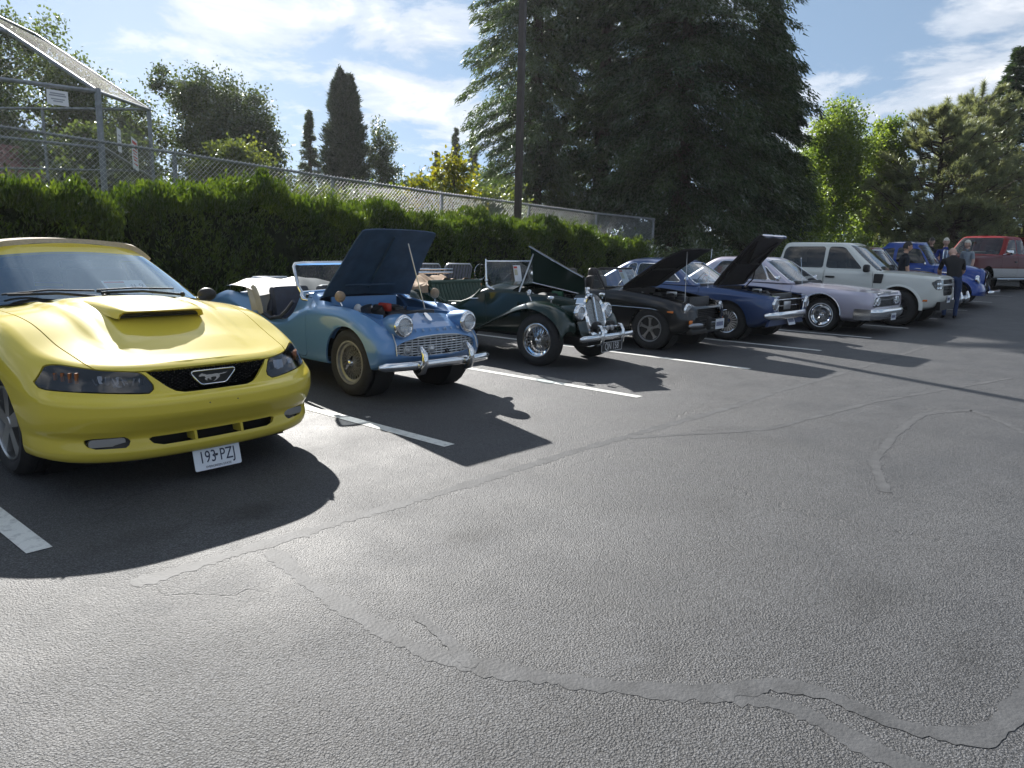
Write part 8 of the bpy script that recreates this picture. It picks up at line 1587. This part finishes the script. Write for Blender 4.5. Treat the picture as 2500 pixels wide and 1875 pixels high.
folding_chair((8.25, 9.2, 0.0), math.radians(170), GWEB, 'left of two grey folding chairs behind the dark green roadster', False, 1.17)
folding_chair((8.98, 9.2, 0.0), math.radians(170), GWEB, 'right of two grey folding chairs behind the dark green roadster', False, 1.17)
c, U, Wv, N, w, h = show_card(to_world(MGR, (-.86, .10, 1.0)), MGR.rotation_euler[2], 'white show card with red print on the dark green roadster scuttle', .16, .22, 12)
c, U, Wv, N, w, h = show_card(to_world(BCP, (-.82, .30, .93)), BCP.rotation_euler[2], 'white show card behind the windshield of the dark blue coupe', .26, .20, 55)
# ================================================================ people
SKIN = add_noise(principled('skin', (.52, .31, .22), .55), 15, .08); SKIN2 = add_noise(principled('fair_skin', (.60, .38, .29), .55), 15, .08)
HAIRD = principled('dark_hair', (.02, .016, .014), .6); HAIRW = principled('white_hair', (.62, .58, .50), .7)
def skin_body(name, joints, edges, parent, mats, mat_fn, root_i=0, levels=2):
    """one continuous figure grown round a posed skeleton; joints: (x, y, z, rx, ry)"""
    me = bpy.data.meshes.new(name); me.from_pydata([j[:3] for j in joints], edges, []); o = bpy.data.objects.new(name, me); COL.objects.link(o)
    md = o.modifiers.new('skin', 'SKIN'); md.use_smooth_shade = True; md.branch_smoothing = .6
    for i, j in enumerate(joints): v = me.skin_vertices[0].data[i]; v.radius = (j[3], j[4] if len(j) > 4 else j[3]); v.use_root = (i == root_i)
    sb = o.modifiers.new('sub', 'SUBSURF'); sb.levels = levels; sb.render_levels = levels
    dg = bpy.context.evaluated_depsgraph_get(); ev = o.evaluated_get(dg); m2 = bpy.data.meshes.new_from_object(ev); bpy.data.objects.remove(o); bpy.data.meshes.remove(me)
    m2.name = name; m2.materials.clear()
    for m in mats: m2.materials.append(m)
    idx = [mat_fn(p.center) for p in m2.polygons]; m2.polygons.foreach_set('material_index', np.array(idx, np.int32)); m2.polygons.foreach_set('use_smooth', np.ones(len(m2.polygons), bool))
    b = bpy.data.objects.new(name, m2); COL.objects.link(b); b.parent = parent; return b
def head_parts(root, c, fwd, up, skin, hair, style='short', s=1.0):
    """head with nose, brow, eyes, mouth, ears and hair; c is the head centre"""
    f, u = Vector(fwd).normalized(), Vector(up).normalized(); u = (u - f*u.dot(f)).normalized(); r = f.cross(u); M = Matrix((f, -r, u)).transposed(); C = Vector(c)
    V = []; F = []; nu, nv = 24, 18
    for j in range(nv + 1):
        th = math.pi*j/nv; z = .118*math.cos(th)
        for i in range(nu):
            ph = 2*math.pi*i/nu; k = math.sin(th); x = .098*k*math.cos(ph); y = .077*k*math.sin(ph)
            if z < -.02: y *= 1 - .35*(-z - .02)/.1; x *= 1 - .10*(-z - .02)/.1
            if x > .06:
                x += .020*math.exp(-((y/.013)**2) - ((z + .018)/.022)**2); x -= .010*math.exp(-(((abs(y) - .03)/.016)**2) - ((z - .008)/.014)**2); x += .006*math.exp(-((y/.03)**2) - ((z + .062)/.012)**2); x += .006*math.exp(-((z - .03)/.01)**2)
            V.append(C + M @ Vector((x*s, y*s, z*s)))
    for j in range(nv):
        for i in range(nu): F.append((j*nu + i, (j + 1)*nu + i, (j + 1)*nu + (i + 1) % nu, j*nu + (i + 1) % nu))
    h = mesh_obj('head', V, F, skin, root, 180); m = MB()
    for sd_ in (1, -1): e = MB(); e.ball(C + M @ Vector((.082*s, .03*s*sd_, .008*s)), .010*s, 8, 6); e.build('eye', INK, h); e = MB(); e.ball(C + M @ Vector((-.01*s, .078*s*sd_, -.008*s)), (.02*s, .012*s, .032*s), 10, 8, R=M); e.build('ear', skin, h, 180)
    e = MB(); e.tube([C + M @ Vector((.086*s - .02*abs(t), .024*t*s, -.062*s)) for t in (-1, -.5, 0, .5, 1)], .004*s, 5); e.build('mouth', INKRED, h)
    if style != 'bald':
        V = []; F = []; n = 0; zc = {'short': .02, 'cap': .035}.get(style, .02)
        for j in range(11):
            th = (math.pi*.62)*j/10; z = .126*math.cos(th)
            for i in range(nu):
                ph = 2*math.pi*i/nu; k = math.sin(th); x = .106*k*math.cos(ph); y = .085*k*math.sin(ph); zz = z
                if x > .02: zz = max(zz, .045 if style != 'cap' else .04)
                V.append(C + M @ Vector((x*s, y*s, zz*s + .004*math.sin(7*ph + 3*th))))
        for j in range(10):
            for i in range(nu): F.append((j*nu + i, (j + 1)*nu + i, (j + 1)*nu + (i + 1) % nu, j*nu + (i + 1) % nu))
        mesh_obj('cap' if style == 'cap' else 'hair', V, F, hair, root, 180)
        if style == 'cap': e = MB(); e.prism(rpoly([(.03, -.075), (.17, -.06), (.185, 0), (.17, .06), (.03, .075)], .03), C + M @ Vector((0, 0, .045*s)), M @ Vector((1, 0, -.12)), M @ Vector((0, 1, 0)), M @ Vector((0, 0, .008))); e.build('cap_peak', hair, root, None)
    return h
def hand(root, wrist, d, palm_n, skin, thumb, curl=.5):
    d, n = Vector(d).normalized(), Vector(palm_n).normalized(); n = (n - d*n.dot(d)).normalized(); sd_ = d.cross(n)*thumb; w = Vector(wrist); m = MB()
    m.tube([w, w + d*.045, w + d*.085], [.024, .036, .036], 8, sq=(.45, 1), up=n)
    for k, (o, L) in enumerate(((.027, .068), (.009, .078), (-.009, .073), (-.027, .058))):
        a = w + d*.083 + sd_*o; b = a + (d*(1 - .3*curl) + n*curl*.6).normalized()*L*.55; m.tube([a - d*.02, a, b, b + (d*(.6 - curl*.6) + n*(.4 + curl*.6)).normalized()*L*.5], [.010, .010, .009, .007], 6)
    a = w + d*.03 + sd_*.030; m.tube([a, a + (d*.6 + sd_*.8).normalized()*.035, a + (d*.9 + sd_*.5 + n*.3).normalized()*.062], [.013, .011, .008], 6); return m.build('hand', skin, root, 50)
def person(loc, rz, label, top, legs, skin, hair, style, pose='stand', h=1.76, bare_arm=True, extra=None, shoe=None):
    root = empty('person', loc, rz, label, 'person', 'people beside the far cars'); k = h/1.76; q = lambda x, y, z: (x*k, y*k, z*k)
    if pose == 'stand':
        J = [q(0, 0, .95) + (.135*k, .105*k), q(0, .0, 1.12) + (.125*k, .095*k), q(0, .01, 1.32) + (.15*k, .105*k), q(0, .0, 1.44) + (.10*k, .07*k), q(.02, 0, 1.52) + (.052*k,), q(.035, 0, 1.58) + (.045*k,)]
        arms = [[q(0, s*.17, 1.41) + (.058*k,), q(.0, s*.215, 1.15) + (.043*k,), q(.06, s*.22, .93) + (.034*k,), q(.08, s*.215, .87) + (.026*k,)] for s in (1, -1)]; hf, hu, hc = (1, 0, -.05), (0, 0, 1), q(.045, 0, 1.645)
        leg = [[q(0, s*.09, .90) + (.092*k,), q(.02, s*.10, .50) + (.062*k,), q(-.02, s*.10, .12) + (.042*k,), q(-.01, s*.10, .05) + (.04*k,), q(.14, s*.115, .035) + (.035*k,)] for s in (1, -1)]
    else:   # leaning forward over the car, both hands low in front
        J = [q(-.05, 0, .95) + (.15*k, .125*k), q(.05, 0, 1.10) + (.15*k, .12*k), q(.20, 0, 1.27) + (.175*k, .125*k), q(.31, 0, 1.35) + (.11*k, .08*k), q(.37, 0, 1.39) + (.055*k,), q(.42, 0, 1.42) + (.05*k,)]
        arms = [[q(.27, s*.19, 1.30) + (.064*k,), q(.36, s*.24, 1.05) + (.048*k,), q(.55, s*.18, .93) + (.036*k,), q(.60, s*.165, .90) + (.028*k,)] for s in (1, -1)]; hf, hu, hc = (.75, 0, -.66), (.66, 0, .75), q(.475, 0, 1.46)
        leg = [[q(-.05, s*.10, .90) + (.10*k,), q(.0, s*.11, .50) + (.068*k,), q(-.03, s*.11, .12) + (.046*k,), q(-.02, s*.11, .05) + (.042*k,), q(.13, s*.125, .035) + (.036*k,)] for s in (1, -1)]
    E = [(0, 1), (1, 2), (2, 3), (3, 4), (4, 5)]
    for a in arms: b = len(J); J += a; E += [(2, b), (b, b + 1), (b + 1, b + 2), (b + 2, b + 3)]
    for a in leg: b = len(J); J += a; E += [(0, b), (b, b + 1), (b + 1, b + 2), (b + 2, b + 3), (b + 3, b + 4)]
    neck = Vector(J[4][:3]); elbows = [Vector(J[6 + 4*i + 1][:3]) for i in (0, 1)]; wr = [Vector(J[6 + 4*i + 3][:3]) for i in (0, 1)]
    def mf(c):
        if c.z < .075*k: return 3
        if c.z < .93*k and abs(c.y) < .19*k and (pose == 'stand' and True or c.x < .2*k): return 1
        if (c - neck).length < .075*k and c.z > neck.z - .02*k or c.z > neck.z + .02 and (c - Vector(hc)).length < .2: return 2
        for e, w in zip(elbows, wr):
            d = (w - e); t = (c - e).dot(d)/d.length_squared
            if t > -.18 and (e + d*t - c).length < .085*k and abs(c.y) > .12*k: return 2 if bare_arm else 0
        return 0
    skin_body('body', J, E, root, [top, legs, skin, shoe or BLACKPL], mf)
    head_parts(root, hc, hf, hu, skin, hair, style, 1.0*k)
    for i, s in ((0, 1), (1, -1)):
        w = wr[i]; a = Vector(J[6 + 4*i + 2][:3]); hand(root, w, w - a, (0, -s, 0) if pose == 'stand' else (0, 0, -1), skin, -s if pose == 'stand' else s, .5)
    return root
NAVY = add_noise(principled('navy_cotton', (.012, .016, .026), .85), 20, .2); BLACKT = add_noise(principled('black_cotton', (.010, .010, .011), .85), 20, .2); JEAN = add_noise(principled('blue_denim', (.022, .045, .12), .85), 40, .25)
GREYT = add_noise(principled('grey_shirt', (.26, .30, .34), .85), 20, .12); BLUEJ = add_noise(principled('blue_red_shirt', (.03, .05, .20), .85), 6, .6); KHAKI = add_noise(principled('khaki_cotton', (.20, .17, .12), .85), 20, .1)
person((20.15, 3.62, lot_z(20.1)), math.radians(20), 'bald man in black t-shirt and jeans bending over the maroon sedan', BLACKT, JEAN, SKIN2, HAIRD, 'bald', 'bend', 1.86)
person((19.72, 4.62, lot_z(19.7)), math.radians(-55), 'young dark-haired man in navy t-shirt standing beside the pale pickup', NAVY, JEAN, SKIN, HAIRD, 'short', 'stand', 1.78)
person((25.3, 4.86, lot_z(25.3)), math.radians(200), 'white-haired man in blue shirt standing behind the bright blue coupe windshield', BLUEJ, KHAKI, SKIN2, HAIRW, 'short', 'stand', 1.80)
person((25.5, 4.30, lot_z(25.5)), math.radians(150), 'white-haired man in grey shirt with dark braces behind the bending man', GREYT, KHAKI, SKIN2, HAIRW, 'short', 'stand', 1.74)
person((25.8, 5.34, lot_z(25.8)), math.radians(190), 'person in a dark cap behind the bright blue coupe roof', NAVY, KHAKI, SKIN2, HAIRD, 'cap', 'stand', 1.80)
# ================================================================ lens flare veil imitated by added haze
hz_m = bpy.data.materials.new('flare_haze_air'); hz_m.use_nodes = True; nt = hz_m.node_tree; nt.nodes.clear()
pv = NN(nt, 'ShaderNodeVolumePrincipled'); pv.inputs['Color'].default_value = (0.93, 0.95, 1.0, 1); pv.inputs['Density'].default_value = 0.00032; pv.inputs['Anisotropy'].default_value = 0.45
ho = NN(nt, 'ShaderNodeOutputMaterial'); LK(nt, pv.outputs[0], ho.inputs['Volume'])
hb = MB(); hb.box((0, 0, 10.4), (1802, 1802, 23.0)); tag(hb.build('flare_haze', hz_m, None, None), kind='stuff')
SC.cycles.volume_bounces = 0
